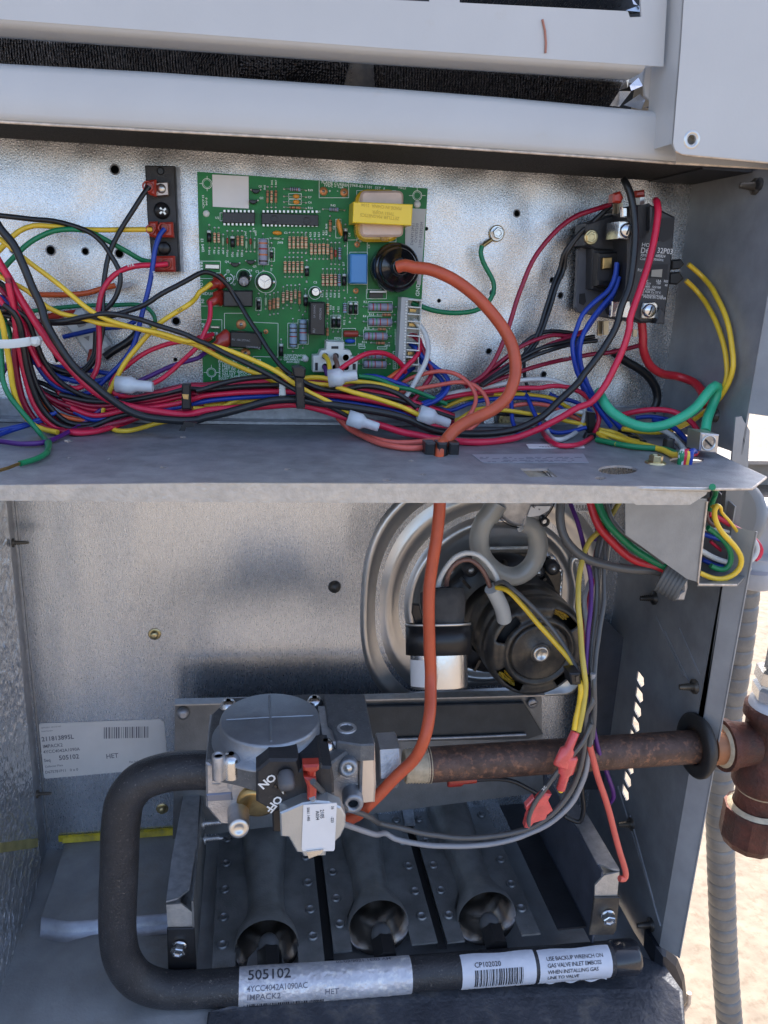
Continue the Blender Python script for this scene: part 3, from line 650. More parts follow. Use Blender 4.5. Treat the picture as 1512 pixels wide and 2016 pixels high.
wire('red', 1.7, 'L:60,-160,56 100,30 120,180 150,370 190,560 250,730 330,850 430,920 560,955 700,945 850,905 1000,850,44', 'red wire on the outside of the harness bend at the lower left')
wire('black', 1.7, 'L:20,0,58 100,60 150,150 175,300 205,480 250,640 320,780 420,880 550,925 700,900 880,830 1100,790,44', 'black printed wire at the left turning with the harness bend')
wire('black', 1.7, 'L:60,120,52 150,200 195,330 230,480 290,640 380,770 500,870 640,890 800,860 960,800 1200,760,40', 'black wire nested inside the harness bend at the left')
w39 = wire('blue', 1.7, 'L:200,100,40 260,300 330,450 420,530 520,560 640,575 760,560 860,520,30', 'blue 39K wire tucked inside the big red and blue loops')
wprint(w39, '39K', 'L', 490, 572, 39, 2, 5.5, flip=True)
wire('blue', 1.5, 'L:250,430,26 400,460 550,470 700,495 850,520,24', 'blue wire lying deep behind the loops at the left')
wire('black', 1.6, 'L:240,300,34 300,430 400,505 520,520 640,470 700,380 715,200,30', 'black wire curled inside the red loop at the left')
wire('black', 1.6, 'L:200,560,34 350,650 520,700 700,715 860,700 1000,690,34', 'black wire running flat under the blue loop')
wire('orange', 1.5, 'L:290,660,46 330,740 400,800 500,840 620,860 760,858 900,820,40', 'orange wire showing inside the harness bend')
wire('burgundy', 1.7, 'L:290,640,42 380,700 500,750 640,790 780,800 900,800,38', 'burgundy printed wire crossing under the purple one')
wire('purple', 1.3, 'L:700,770,36 850,760 1000,700,34 1100,680', 'dark purple wire crossing behind the thick black cable')
for j, (c, s, l) in enumerate((('red', 'L:-60,180,40 60,260 150,400 210,560 300,720 420,840 560,900 720,880 900,820,38', 'red wire deep inside the harness bend at the left'),
    ('burgundy', 'U:-60,1100,38 0,1150 60,1230 L:90,40,44 140,180 165,340 190,520 240,680 330,800 450,870 620,880,36', 'burgundy wire between black ones in the left bend'),
    ('black', 'U:-60,1240,50 0,1255 60,1275 L:110,10,54 190,90 260,250 320,400 430,560 560,650 700,700 900,745,40', 'black wire slanting down behind the thick black cable'),
    ('red', 'U:-60,1120,52 0,1170 50,1240 L:90,30,56 140,90 180,160,50 215,300 300,460', 'short red wire showing between black wires at the left edge'),
    ('blue', 'U:-60,1190,34 0,1210 40,1260 L:60,30,38 120,150 190,300 260,430,30 380,470', 'blue wire glimpsed behind the red ones at the left edge'),
    ('black', 'U:-60,1010,36 20,1060 90,1150 150,1250 L:190,30,34 300,160 380,300 430,420,26', 'thin black wire behind the crossing yellow wires'),
    ('black', 'L:240,560,30 330,590 430,640 560,670 700,690 850,685,28', 'black wire lowest behind the blue and red loops'),
    ('burgundy', 'U:-60,1060,44 0,1090 50,1150 110,1250 L:150,20,46 170,120 185,250 215,420 280,600 380,720 520,800 700,830,36', 'dark red wire right of the black printed wire in the bend'))): wire(c, 1.5, s, l)
# the bundle between the left bend and the cable ties
BUN = 'wires tied together in the harness below the circuit board'
bcols = ['burgundy', 'red', 'black', 'burgundy', 'burgundy', 'black', 'red', 'burgundy', 'yellow', 'red', 'burgundy', 'blue']
bl = dict(burgundy='burgundy wire packed in the harness below the circuit board', red='red wire packed in the harness below the circuit board', black='black wire packed in the harness below the circuit board')
nthc = {}
ORD = ['topmost ', 'second highest ', 'middle ', 'fourth ', 'lowest ']
def nth(c):
    nthc[c] = nthc.get(c, -1) + 1; tot = {'burgundy': 5, 'red': 3, 'black': 2}[c]
    return {5: ORD, 3: ['topmost ', 'middle ', 'lowest '], 2: ['upper ', 'lower ']}[tot][nthc[c]]
y0s = [232, 245, 262, 280, 296, 312, 325, 340, 352, 300, 270, 330]
rb = random.Random(5)
for i, (c, y) in enumerate(zip(bcols, y0s)):
    d = 30 + (i * 7) % 16
    yl = 560 + i * 26
    p = f'L:{420+i*12},{640+i*14},{d} 700,{690+i*15} 1000,{690+i*9} 1200,{640+i*13} 1400,{600+i*13} M:0,{y+4},{d+4} 200,{y-18+(i*5)%9} 400,{y-30+(i*3)%11} 560,{y-22} 700,{y-10},{d+2} 850,{y+8} 1000,{y+30} 1150,{y+62},{d} 1300,{y+100} R:100,{1480+i*14} 350,{1560+i*10},{d}'
    lab = nth(c) + bl[c] if c in bl else {'yellow': 'yellow wire rising through the white band of the harness', 'blue': 'blue wire packed deep in the harness below the board'}[c]
    wire(c, 1.55, p, lab, BUN)
wire('yellow', 1.5, 'M:-60,375,48 0,378 80,375 200,325 300,290 400,268 470,262 560,270,40 650,290', 'yellow wire swooping under the red ones to the white tie band')
wire('yellow', 1.4, 'M:-60,350,42 0,362 70,345 160,330,36', 'short yellow wire peeking between red ones at the left of the harness')
wire('black', 1.6, 'M:-40,270,52 0,262 100,232 200,205 350,188 480,185 560,195 620,230,52 700,258 820,268 950,243 1080,258 1180,300 1270,372,56', 'black wire lifting over the harness into the right closed end cap')
wire('yellow', 1.5, 'M:560,205,44 640,192 720,195 760,205,52', 'upper yellow wire entering the middle closed end cap')
wire('yellow', 1.5, 'M:560,215,46 640,228 740,235,50 820,225 880,215 980,222 1070,238 1160,262,38', 'lower yellow wire passing behind the middle closed end cap')
wire('yellow', 1.5, 'M:790,245,60 900,280 1050,322 1180,365 1280,412,60', 'yellow wire from the middle closed end cap down to the right one')
wire('yellow', 1.3, 'Q:1000,1130,26 1040,1110 1100,1120 1170,1150,34 1240,1200', 'yellow wire bent back beside the large cable tie')
wire('green', 1.5, 'M:925,183,40 1000,192 1080,215 1160,248 1230,262 1330,300,34 1450,350', 'green wire leaving from under the middle closed end cap')
wire('red', 1.6, 'P:1150,1060,22 1115,985 1050,915 960,860 850,838 720,850 600,898 480,970 390,1045 350,1080,58', 'red wire arching over the board connectors into the middle closed end cap')
wire('blue', 1.5, 'P:1250,1010,14 1180,1060 1100,1130 1000,1190 900,1260 750,1330 650,1380,36', 'blue wire running down left from the edge connector')
wire('orange', 1.5, 'P:1160,1010,24 1060,1060 950,1140 850,1195 760,1230 650,1310 540,1360,36', 'orange wire running down left below the edge connector')
wire('blue', 1.5, 'P:640,1110,32 800,1110 950,1150 1100,1200 1250,1260 1450,1350,28', 'blue wire crossing right below the edge connector')
wire('green', 1.4, 'P:620,1120,30 750,1125 900,1160 1050,1230 1250,1340 1450,1400,26', 'green wire crossing right below the edge connector')
wire('red', 1.65, 'P:1205,640,14 1270,650 1318,700 1325,780 1290,870 1200,960 1100,1060 1000,1180 900,1310 830,1430 780,1500,36', 'bright red wire curving from the edge connector down to the left')
wire('burgundy', 1.65, 'P:1235,640,16 1300,690 1350,790 1400,900 1450,1020 1440,1110 1390,1190 1320,1290 1230,1400,34', 'burgundy wire from the edge connector bowing right')
wire('blue', 1.6, 'P:1195,720,13 1250,790 1330,900 R:100,1160,18 180,1230 250,1285 275,1340 260,1400 200,1440 100,1480,36', 'blue wire from the edge connector bending back left')
wb = wire('blue', 1.6, 'P:1205,735,16 1270,780 1350,880 R:110,1130,22 200,1200 280,1260 312,1320 290,1390 220,1450 120,1490,40', 'dark blue wire just right of its twin from the edge connector')
wire('white', 1.75, 'P:1250,465,18 1300,510 1370,600 1410,720 1410,850 1370,980 1290,1120 1200,1280 1100,1410 1060,1460,38', 'white wire from the edge connector hanging in front of the harness')
wire('green', 1.6, 'R:40,733,16 90,752 180,785 280,803 400,806 500,790 590,740 640,660 640,580 600,500 562,430 545,360 556,315,8', 'dark green ground wire from the edge connector to the hex screw ring')
wire('salmon', 1.4, 'P:1100,1200,24 1250,1140 R:0,1285,26 150,1250 280,1235 380,1260 460,1325 510,1410 505,1480 460,1560,48 380,1620', 'coral wire looping round behind the ignition cable')
wire('salmon', 1.4, 'P:1000,1330,28 R:0,1380,30 200,1342 400,1315 500,1340 570,1400 598,1470 580,1550 520,1620 440,1680,54', 'coral wire making the wider loop behind the ignition cable')
wire('salmon', 1.7, 'M:800,410,44 840,450 900,505 1000,550 1120,578 1250,578 1400,562 1480,530,40', 'upper coral wire sagging below the harness onto the shelf')
wire('salmon', 1.7, 'M:800,430,46 860,490 960,545 1080,590 1220,612 1340,605 1430,585,44', 'lower coral wire sagging below the harness onto the shelf')
wire('burgundy', 1.6, 'R:1500,10,24 1269,88 1150,160 1050,255 960,370 885,520 830,660 770,850 720,1000 640,1170 560,1270 430,1350,34', 'single burgundy wire bowing down from the contactor top across the bright panel')
for i, dx in enumerate((0, 30)):
    wire('black', 1.45, f'C:{450-dx*.1},{275+dx*.3},24 {300+dx*.3},410 {200+dx*.5},500 {100+dx*.6},640 R:{1130+dx},480,16 {1075+dx},610 {1025+dx},770 {975+dx*.8},930 {910+dx*.8},1060 830,{1150+dx*.3} 680,{1260+dx*.4} 540,{1330+dx*.4},30', ('left', 'right')[i] + ' one of two black wires dropping side by side from the contactor')
wire('black', 1.3, 'R:880,1060,12 865,1180 872,1280 900,1390,20', 'short black wire dropping straight down behind the fan of wires')
FAN = 'wires fanning right toward the contactor foot'
fan = [('black', '1269,965 1150,945 1030,945 920,985 820,1070 700,1170 600,1260 520,1320', 'topmost black wire'), ('burgundy', '1300,940 1200,975 1080,970 950,1005 820,1070 700,1160 600,1240 520,1310', 'uppermost burgundy wire'),
    ('burgundy', '1300,960 1150,1000 1000,1060 870,1130 760,1180 640,1250 530,1325', 'second burgundy wire'), ('black', '1380,980 1250,1000 1120,1030 1000,1060 880,1120 760,1190 640,1270 550,1335', 'second black wire'),
    ('black', '1400,1010 1269,1025 1120,1060 1000,1100 880,1150 760,1220 650,1280 560,1340', 'lowest black wire')]
for i, (c, s, l) in enumerate(fan): 
    q = s.split(); q[0] += f',{20+i*2}'; q[-1] += f',{26+i*3}'
    wire(c, 1.4, 'R:' + ' '.join(q), l + ' in the fan spreading to the contactor foot', FAN)
wf = wire('burgundy', 1.5, 'S:640,135,22 560,160 440,185 280,205 100,240 R:1150,1150,24 950,1200 800,1250 640,1310 560,1340,34', 'lowest burgundy wire with white print crossing to the contactor foot', FAN)
wprint(wf, '15A', 'S', 120, 228, 26, 12, 4.5)
wire('white', 1.55, 'R:240,1420,28 400,1385 550,1358 700,1330 820,1305 950,1293 1080,1305 S:30,375,34 120,410 200,460 240,530 252,610 225,690 150,765 60,790 0,755 -5,700 30,640 90,605 160,590 230,600,44', 'white wire arcing right and coiling into a ring below the contactor')
wire('white', 1.5, 'S:-20,660,40 20,620 80,595 160,592 280,608,36', 'short white wire end entering the tie below the contactor')
wire('red', 1.6, 'R:230,1445,30 400,1410 600,1385 800,1362 1000,1355 S:0,420,34 120,425 210,455 290,520 335,590 345,660 320,740 260,795 170,830 80,830 0,790,50 -40,740', 'red wire ending in a ring in front of the shelf at the right')
wire('blue', 1.5, 'R:765,1400,26 775,1500 780,1590 800,1660 835,1710,48', 'left one of two blue wires hanging down over the shelf')
wire('blue', 1.5, 'R:860,1370,24 900,1450 940,1540 990,1640,46', 'right one of two blue wires hanging down over the shelf')
HR = 'wires running right along the foot of the bright panel'
hr = [('yellow', 'R:180,1560,24 350,1470 520,1418 700,1402 900,1408 1100,1450 S:20,500 120,560 260,640,30', 'uppermost yellow wire'), ('blue', 'R:200,1500,26 330,1525 450,1480 600,1442 850,1432 1050,1462 S:0,520 130,600 250,680,32', 'uppermost blue wire'),
    ('salmon', 'R:560,1560,28 700,1510 880,1475 1050,1490 1180,1530 S:60,600 250,670,34', 'coral wire'), ('yellow', 'R:300,1650,34 450,1560 600,1520 800,1530 1000,1560 S:0,620 120,660 270,690,38', 'middle yellow wire'),
    ('black', 'R:400,1400,20 550,1380 750,1385 950,1420 1150,1480 S:100,560 250,620,26', 'upper black wire'), ('black', 'R:560,1540,24 700,1545 850,1560 1000,1555 1150,1570 S:60,650,30', 'lower black wire'),
    ('blue', 'R:1050,1400,22 1150,1440 S:20,490 150,520 260,570 330,640,28', 'short blue wire'), ('yellow', 'R:100,1500,28 230,1560 350,1600 500,1520 640,1500,32', 'lowest yellow wire'),
    ('blue', 'S:-40,700,44 40,740 140,735 260,705,46', 'blue wire inside the white ring'), ('green', 'R:80,1440,20 200,1480 330,1450 450,1440 600,1440,26', 'green wire'), ('burgundy', 'R:180,1470,24 320,1410 460,1400 640,1400,28', 'short burgundy wire')]
for c, s, l in hr: wire(c, 1.45, s, l + ' running right along the foot of the bright panel', HR)
wire('blue', 1.6, 'C:470,690,38 460,770 420,870 320,960 235,1050 190,1160 172,1280 S:160,60,44 165,180 195,320 250,430 330,560 430,700,44', 'left blue wire hanging from the contactor side terminal')
wire('blue', 1.6, 'C:485,790,38 450,890 360,1000 280,1110 235,1230 S:222,80,46 215,200 240,330 300,470 390,590 495,710,44', 'right blue wire hanging from the contactor side terminal')
wire('blue', 1.5, 'C:475,700,34 450,900 340,1040 255,1160 215,1290 S:195,60,40 195,240 230,420 300,560,36', 'middle blue wire hanging from the contactor side terminal')
wire('yellow', 1.65, 'C:962,700,34 1060,785 1150,905 1215,1050 1255,1200 1268,1330 S:1268,150,40 1272,280 1240,400 1180,500 1080,595 950,680 800,735 650,735 510,715,52', 'outer one of two yellow wires looping down from the contactor side')
wire('yellow', 1.65, 'C:945,812,34 1040,905 1120,1030 1180,1170 1215,1300 S:1200,110,38 1225,230 1225,350 1190,470 1120,560 1000,650 850,715 700,720 560,690,50', 'inner one of two yellow wires looping down from the contactor side')
wire('mint', 2.9, 'S:348,460,50 368,505 420,585 520,655 650,703,80 790,690 920,635 1020,560 1100,465 1150,420,76 1168,450,74 1130,560,74 1095,640 1080,730,84', 'thick mint green ground cable swinging into the lug at the right', cat='cable', name='ground_cable', n=12)
wire('cherry', 2.6, 'C:640,1090,40 650,1200 655,1310 S:645,100,40 665,210 710,290 790,335 900,355 1000,395 1060,470 1090,560,30', 'thick cherry red cable from the contactor foot bending right behind the green cable', cat='cable', name='supply_cable', n=12)
wire('black', 2.8, 'S:440,180,14 520,240 620,300 700,370 745,450 745,530 710,600,16', 'thick black cable curving down beneath the contactor', cat='cable', name='supply_cable', n=12)
DH = 'wires going down through the shelf hole at the right'
for c, s, l in [('red', '500,620,46 620,592 760,583 870,600 960,650 1020,720 1035,800 1015,880 985,965,92', 'red wire'), ('white', '700,700,44 820,742 890,805 945,880 985,940,90', 'white wire'),
    ('blue', '720,650,40 850,700 940,780 1010,870 1045,950,86', 'blue wire'), ('yellow', '350,735,56 500,785 650,825 780,860 860,895 905,950,96', 'yellow wire'),
    ('green', '330,790,44 450,815,48 600,840,54 700,845 800,855 880,885 940,950,92', 'green wire')]:
    P = path('S:' + s); q = PZ(1340 + 12 * len(l) % 30, 907, ZT + .002); P = P[:-1] + [q + V((0, 0, .004)), q, q + V((.001, .003, -.016))]
    wire(c, 1.8, P, l + ' going down through the round shelf hole at the right', DH)
wire('blue', 1.5, 'S:600,640,38 700,630 820,650 950,700,44', 'blue wire crossing under the mint green cable')
wire('yellow', 1.5, 'S:350,720,50 450,740 560,790 620,805,54', 'upper one of two short yellow wires at the black tie'); wire('yellow', 1.5, 'S:340,745,54 400,790 470,820,64', 'lower one of two short yellow wires at the black tie')
wire('black', 1.5, 'S:480,720,40 560,745 620,780 660,805,48', 'short black wire end beside the hex screw on the shelf')

# ignition cable: board boot -> shelf slot -> burners
def at(s, k, d0): return s
P = path('B:1060,1140,44 1150,1118 R:60,472,48 160,480 260,515 390,590 520,690 630,810 720,930 778,1050 802,1180 790,1300 745,1420 660,1500 560,1560 430,1615 340,1680 280,1760,92') 
sl_ = PZ(867, 892, ZT); P += [sl_ + V((0, -.001, .004)), sl_ + V((0, 0, -.02))] + path('W:500,60,97 488,230 455,430 437,620 440,900 448,1100,108 G:405,150,122 378,270,126 335,360 270,430 180,520 80,620 0,680,126 T:1180,960,122 1090,985,118')
ig = wire('ignition', 3.4, P, 'orange ignition cable from the black boot through the shelf to the gas valve', cat='cable', name='ignition_cable', n=16)
m = MB(); p = sl_ + V((0, 0, .001))
for dx in (-.0065, 0, .0065): m.bprism([p + V((dx + .0028 * a, -.0045 * 1.0, .0045 * b + .001)) for a, b in ((-1, -1), (1, -1), (1, 1), (-1, 1))], (0, .009, 0), .001)
tag(m.build('cable_bushing', black_p), 'black split bushing round the orange cable on the shelf', 'bushing')
# ---------------------------------------------------------------- circuit board
BD = 12.0       # board face, mm in front of the panel
board = thing('circuit_board', PY(610, 745, .012), 'green furnace control circuit board crowded with resistors, relays and a yellow transformer', 'circuit board')
def bp(mb, name, m, parent=None, **k): return mb.build(name, m, parent or board, **k)
m = MB(); slab(m, '388,338 842,371 836,480 822,742 806,752 400,753', BD, BD - 1.6); bp(m, 'board', [pcb_m])
m = MB()
for u, v in ((410, 365), (822, 385), (416, 730)): m.lathe(PY(u, v, .0118), (0, 1, 0), [(.0018, 0), (.0018, .0118)], 12)
tag(bp(m, 'standoff', nylon), kind='stuff')
S0 = .412 * 0 + (PY(610, 500, .012) - PY(600, 500, .012)).length / 10     # metres per photo pixel at the board
def bpos(k, x, y, h=0.): u, v = cp(k, x, y); return PY(u, v, (BD + h) / 1000)

# printed legend
sk = MB()
def sline(k, a, b, w=.8):
    p, q = bpos(k, *a, .08), bpos(k, *b, .08); t = (q - p).normalized(); n = V((-t.z, 0, t.x)) * w * S0 * .5
    sk.add([p + n, q + n, q - n, p - n], [[0, 1, 2, 3]])
def sbox(k, x0, y0, x1, y1, w=.8, skip=''):
    c = [(x0, y0), (x1, y0), (x1, y1), (x0, y1)]
    for i, e_ in enumerate('trbl'):
        if e_ not in skip: sline(k, c[i], c[(i + 1) % 4], w)
def sring(k, x, y, r, w=.9):     # r in photo px
    c = bpos(k, x, y, .08); v = []; n = 28
    for i in range(n):
        a = 2 * math.pi * i / n
        for rr in (r - w/2, r + w/2): v.append(c + V((math.cos(a), 0, math.sin(a))) * rr * S0)
    sk.add(v, [[2*i, 2*i+1, (2*i+3) % (2*n), (2*i+2) % (2*n)] for i in range(n)])
def st(s, k, x, y, h, ang=0, align='LEFT', sx=1.): ytext(sk, s, k, x, y, h, BD + .08, ang, align, .012, 1.1, sx)
T90, TM90 = 90, -90
for k, x, y in (('A', 175, 198), ('B', 1288, 320), ('Q', 228, 1155)):
    sring(k, x, y, 9); sring(k, x, y, 6.8, .5)
    for dx, dy in ((1, 0), (-1, 0), (0, 1), (0, -1)): sline(k, (x + dx * 55, y + dy * 55), (x + dx * 95, y + dy * 95))
st('FLAME CURRENT', 'B', 190, 178, 5.2, -4); st('1VDC = 1uA', 'B', 218, 214, 4.8, -3); st('1068-83-1101  SST_A', 'B', 515, 212, 5.2, -3); st('HSCI', 'B', 1068, 238, 4.8, -3)
sbox('B', 165, 130, 503, 345, .8, 't'); st('+', 'B', 272, 285, 6); st('-', 'B', 368, 280, 6)
st('U2', 'A', 275, 635, 4.4); sbox('A', 335, 560, 368, 660); st('U1', 'B', 145, 512, 3.6); st('R43', 'B', 295, 443, 4.2)
for s, x, y in (('Q1', 812, 245), ('Q2', 825, 388), ('R49', 1425, 292), ('C7', 1425, 378), ('C4', 1425, 444), ('R54', 1425, 512), ('Q4', 395, 1178), ('Q5', 740, 1235), ('C6', 690, 1285), ('C2', 775, 1300), ('C3', 1128, 820), ('JW8', 1050, 940)): st(s, 'A', x, y, 4)
for s, x, y in (('R45', 900, 275), ('R46', 990, 215), ('R47', 1040, 215)): st(s, 'A', x, y, 3.8, 90)
for s, x, y in (('D16', 190, 1020), ('R51', 252, 1020), ('R53', 305, 1020), ('JMP', 362, 1020), ('D10', 413, 1045), ('Q3', 478, 1065), ('R50', 540, 1050), ('R52', 595, 1050), ('JW7', 640, 790), ('R17', 740, 745), ('JW9', 765, 780), ('D1', 960, 1245)): st(s, 'A', x, y, 3.6, -90)
st('*CPCP 03', 'A', 145, 505, 4, 92); st('94V-0', 'A', 182, 470, 4, 92); st('2045 13', 'A', 95, 1085, 5, 94) if 0 else st('E1 5402', 'A', 95, 880, 5.2, -86)
st('PARK', 'A', 80, 1170, 6.2, -88); st('LOAD', 'A', 82, 1395, 6.2, -88); st('INDUCER', 'Q', 88, 192, 6); st('IN', 'Q', 100, 240, 6, -88); st('IN', 'Q', 105, 540, 6, -88); st('BURNER', 'Q', 105, 685, 6)
sbox('A', 70, 1160, 340, 1305, .8, 'l'); sbox('A', 70, 1375, 345, 1600, .8, 'lb'); sbox('Q', 85, 330, 350, 332, .6); sline('Q', (350, 0), (350, 340)); sbox('Q', 90, 500, 358, 750, .8, 'lb')
sbox('Q', 390, 420, 620, 860, .9, 'r'); sline('Q', (735, 530), (1055, 545)); sline('Q', (1055, 545), (1052, 965)); sline('Q', (390, 860), (400, 900)); sline('Q', (745, 955), (1052, 965)); sline('Q', (745, 955), (745, 1050))
st('P2', 'Q', 790, 1025, 6); st('HEAT', 'Q', 580, 1120, 5.2); st('COOL', 'Q', 585, 1180, 5.2); sbox('Q', 575, 1145, 690, 1195, .6)
sline('Q', (565, 1050), (568, 1220))
for i, s in enumerate(('FAULT LED', '2: LOCKOUT', '3: PRESS SW', '4: LIMIT SW', '5: FLM W/O GAS', '7: GAS CKT', '8: LOW FLAME', 'SOLID: CPU')):
    st(s, 'Q', 318 if i else 314, 1030 + i * 30.5, 4.3 if i else 5, 0)
for i, s in enumerate(('SLOW:STANDBY', 'FAST:HEAT', 'OFF:PWR/CTRL', '   ANTI-REC')): st(s, 'Q', 1125, 950 + i * 28, 3.9)
st('GND', 'P', 1312, 195, 7.6, 90); st('THERMOSTAT WIRING', 'P', 1070, 750, 4.4, 90, sx=.95); st('HARDWIRE', 'P', 1045, 1020, 3.8, 90)
sline('P', (1035, 750), (1075, 750)); sline('P', (1035, 570), (1035, 750)); sline('P', (1075, 290), (1100, 290)); sbox('P', 1012, 825, 1060, 1025)
for s, x, y in (('R2', 672, 270), ('R13', 735, 412), ('R4', 665, 433), ('R15', 683, 570), ('R16', 655, 728), ('JW11', 610, 757), ('JW1', 915, 768), ('MOV1', 338, 685), ('C5', 98, 45)): st(s, 'P', x, y, 4.2)
for s, x, y in (('R31', 212, 205), ('R30', 262, 205), ('R35', 308, 205), ('R28', 353, 210), ('R24', 402, 210), ('R12', 462, 520), ('D', 525, 500), ('D8', 338, 350), ('D3', 395, 350), ('R18', 305, 350)): st(s, 'P', x, y, 3.8, 90)
for s, x, y in (('R26', 20, 805), ('R24', 75, 795), ('R22', 125, 795), ('R23', 172, 795), ('R21', 225, 775), ('R20', 258, 775), ('R44', 258, 700), ('C8', 345, 710), ('D8', 520, 790), ('D7', 455, 1125)): st(s, 'B', x, y, 3.9, 90)
sbox('B', 488, 828, 715, 1440, .8, 'b'); sbox('B', 515, 968, 718, 1335); sbox('B', 595, 262, 1045, 850, .8)
st('C9', 'B', 745, 925, 4, 90); sbox('B', 355, 590, 415, 805)
sbox('P', 705, 115, 935, 222); sbox('P', 725, 255, 1003, 378); sbox('P', 720, 420, 995, 540); sbox('P', 672, 578, 940, 692); sbox('P', 665, 910, 930, 1020); sbox('P', 428, 562, 583, 752); sbox('P', 230, 695, 440, 760, .7, 'b')
sbox('P', 495, 255, 608, 400); sbox('P', 298, 410, 412, 560); sbox('A', 1187, 323, 1343, 382); sbox('A', 1187, 395, 1343, 455); sbox('A', 808, 882, 938, 1205); sbox('A', 950, 995, 1012, 1162)
sbox('Q', 1175, 543, 1302, 855); sbox('Q', 1302, 500, 1430, 805); sbox('Q', 780, 228, 845, 388); sbox('P', 620, 765, 690, 790); sbox('P', 832, 772, 940, 797)
sring('A', 630, 1350, 14); sring('A', 900, 1420, 20.5); sring('P', 115, 155, 12.5)
for a0 in (0, 60): pass
# certification mark: two letters inside arcs, as drawn on the board
c = bpos('A', 440, 1380, .08)
for r0, a0, a1 in ((9, 110, 250), (9, -70, 70)):
    n = 12; v = []
    for i in range(n + 1):
        a = math.radians(a0 + (a1 - a0) * i / n)
        for rr in (r0, r0 + 1.5): v.append(c + V((math.cos(a), 0, math.sin(a))) * rr * S0)
    sk.add(v, [[2*i, 2*i+1, 2*i+3, 2*i+2] for i in range(n)])
ytext(sk, 'SP', 'A', 412, 1410, 8, BD + .08, 0, 'LEFT', .02); ytext(sk, 'R', 'A', 425, 1290, 3.6, BD + .08); sring('A', 432, 1285, 3.2, .5); ytext(sk, 'C   US', 'A', 525, 1462, 5, BD + .08, 90)
tag(bp(sk, 'silkscreen_print', silk, fix=False), kind='stuff')

# solder rings and pads
pads = []
padm = MB()
def ring(k, x, y, r=2.1, mi=0):
    padm.mat(mi).lathe(bpos(k, x, y, 0), (0, -1, 0), [(r * S0, 0), (r * S0, .00012), (r * S0 * .5, .00022), (0, .0003)], 8)
for k, x, y, r in (('B', 215, 270, 8), ('B', 452, 285, 8), ('B', 600, 880, 5.8), ('B', 585, 1410, 5.8), ('Q', 597, 560, 10), ('Q', 903, 648, 5), ('Q', 650, 915, 10)):
    mm = MB(); mm.lathe(bpos(k, x, y), (0, -1, 0), [(r * S0, 0), (r * S0, .0001), (r * S0 * .3, .0001)], 24); o = bp(mm, 'copper_pad', copper)
    mm = MB(); mm.lathe(bpos(k, x, y), (0, -1, 0), [(r * S0 * .4, .0001), (r * S0 * .3, .0006), (0, .0009)], 12); bp(mm, 'solder_dot', tin, o)
for k, x, y, r in (('A', 165, 570, 6.4), ('B', 1288, 420, 7), ('Q', 1392, 985, 7)):
    mm = MB(); mm.lathe(bpos(k, x, y), (0, -1, 0), [(r * S0, 0), (r * S0, .0002), (r * .7 * S0, .0012), (0, .0013)], 16); bp(mm, 'plastic_stud', nylon)

def lead(mb, a, b_, h=1.0):
    p, q = a + V((0, -h / 1000, 0)), b_ + V((0, -h / 1000, 0)); t = (q - p).normalized()
    mb.tube([a, p + t * .0003, q - t * .0003, b_], .5 * S0, 5)
def axial(name, k, x0, y0, x1, y1, kind, f=.56, wpx=5.2):     # part with two leads, drawn between its solder points
    A, B_ = bpos(k, x0, y0), bpos(k, x1, y1); t = (B_ - A).normalized(); L = (B_ - A).length; c = (A + B_) / 2
    ring(k, x0, y0); ring(k, x1, y1)
    r = wpx * S0 / 2; bl = L * f; h = r + .0004; o0 = c + V((0, -h, 0)) - t * bl / 2
    mats = dict(tan=[tan, band_o, band_k], tan2=[tan, band_r, band_k], brown=[rbrown, band_k, band_o], blue=[rblue, band_k, band_r], big=[rgrey, band_r, band_g, band_o, band_k], bigk=[rgrey, band_k, band_r, band_o, band_k], bigb=[rblue, band_k, band_r], diode=[black_p, diode_g], glass=[cap_red, band_k], jump=[mat_jump])[kind]
    mb = MB()
    if kind == 'diode':
        segs = [(0, .22, 1), (.22, 1, 0)]
        for a, b1, mi in segs: mb.mat(mi).lathe(o0, t, [(r * .86, bl * a), (r, bl * a + 1e-5), (r, bl * b1), (r * .86, bl * b1 + 1e-5)], 10)
    elif kind in ('jump', 'glass'):
        mb.lathe(o0, t, [(r * .5, 0), (r, bl * .08), (r, bl * .92), (r * .5, bl)], 8)
    else:
        ns = {'tan': [(.12, 1), (.30, 2), (.48, 1), (.80, 1)], 'tan2': [(.12, 2), (.30, 1), (.48, 2), (.80, 1)], 'brown': [(.14, 1), (.33, 2), (.52, 1), (.8, 2)], 'blue': [(.14, 1), (.33, 1), (.5, 1), (.7, 2)],
              'big': [(.18, 1), (.33, 2), (.48, 1), (.78, 3)], 'bigk': [(.17, 3), (.38, 2), (.6, 3), (.84, 4)], 'bigb': [(.18, 1), (.36, 1), (.53, 2), (.86, 1)]}[kind]
        bw_ = .085 if kind[0] != 'b' or kind in ('brown', 'blue') else .045
        if kind == 'bigk': bw_ = .06
        cur = 0
        def rad(f_): return r * (1.0 if f_ < .2 or f_ > .8 else .88) if kind in ('tan', 'tan2', 'brown', 'blue') else r
        pts_ = [(0, rad(0) * .7), (.05, rad(0))]
        for f_, mi in ns:
            pts_ += [(f_ - bw_ / 2, rad(f_))]; mb.mat(0).lathe(o0, t, [(q, p * bl) for p, q in pts_], 10, closed=len(pts_) > 2 and pts_[0][0] != 0)
            mb.mat(mi).lathe(o0, t, [(rad(f_) * 1.015, (f_ - bw_ / 2) * bl), (rad(f_) * 1.015, (f_ + bw_ / 2) * bl)], 10, closed=True); pts_ = [(f_ + bw_ / 2, rad(f_))]
        pts_ += [(.95, rad(1)), (1, rad(1) * .6)]; mb.mat(0).lathe(o0, t, [(q, p * bl) for p, q in pts_], 10)
    o = bp(mb, name, mats, fix=False)
    lb = MB(); lead(lb, A, B_, h * 1000); bp(lb, 'lead', tin, o)
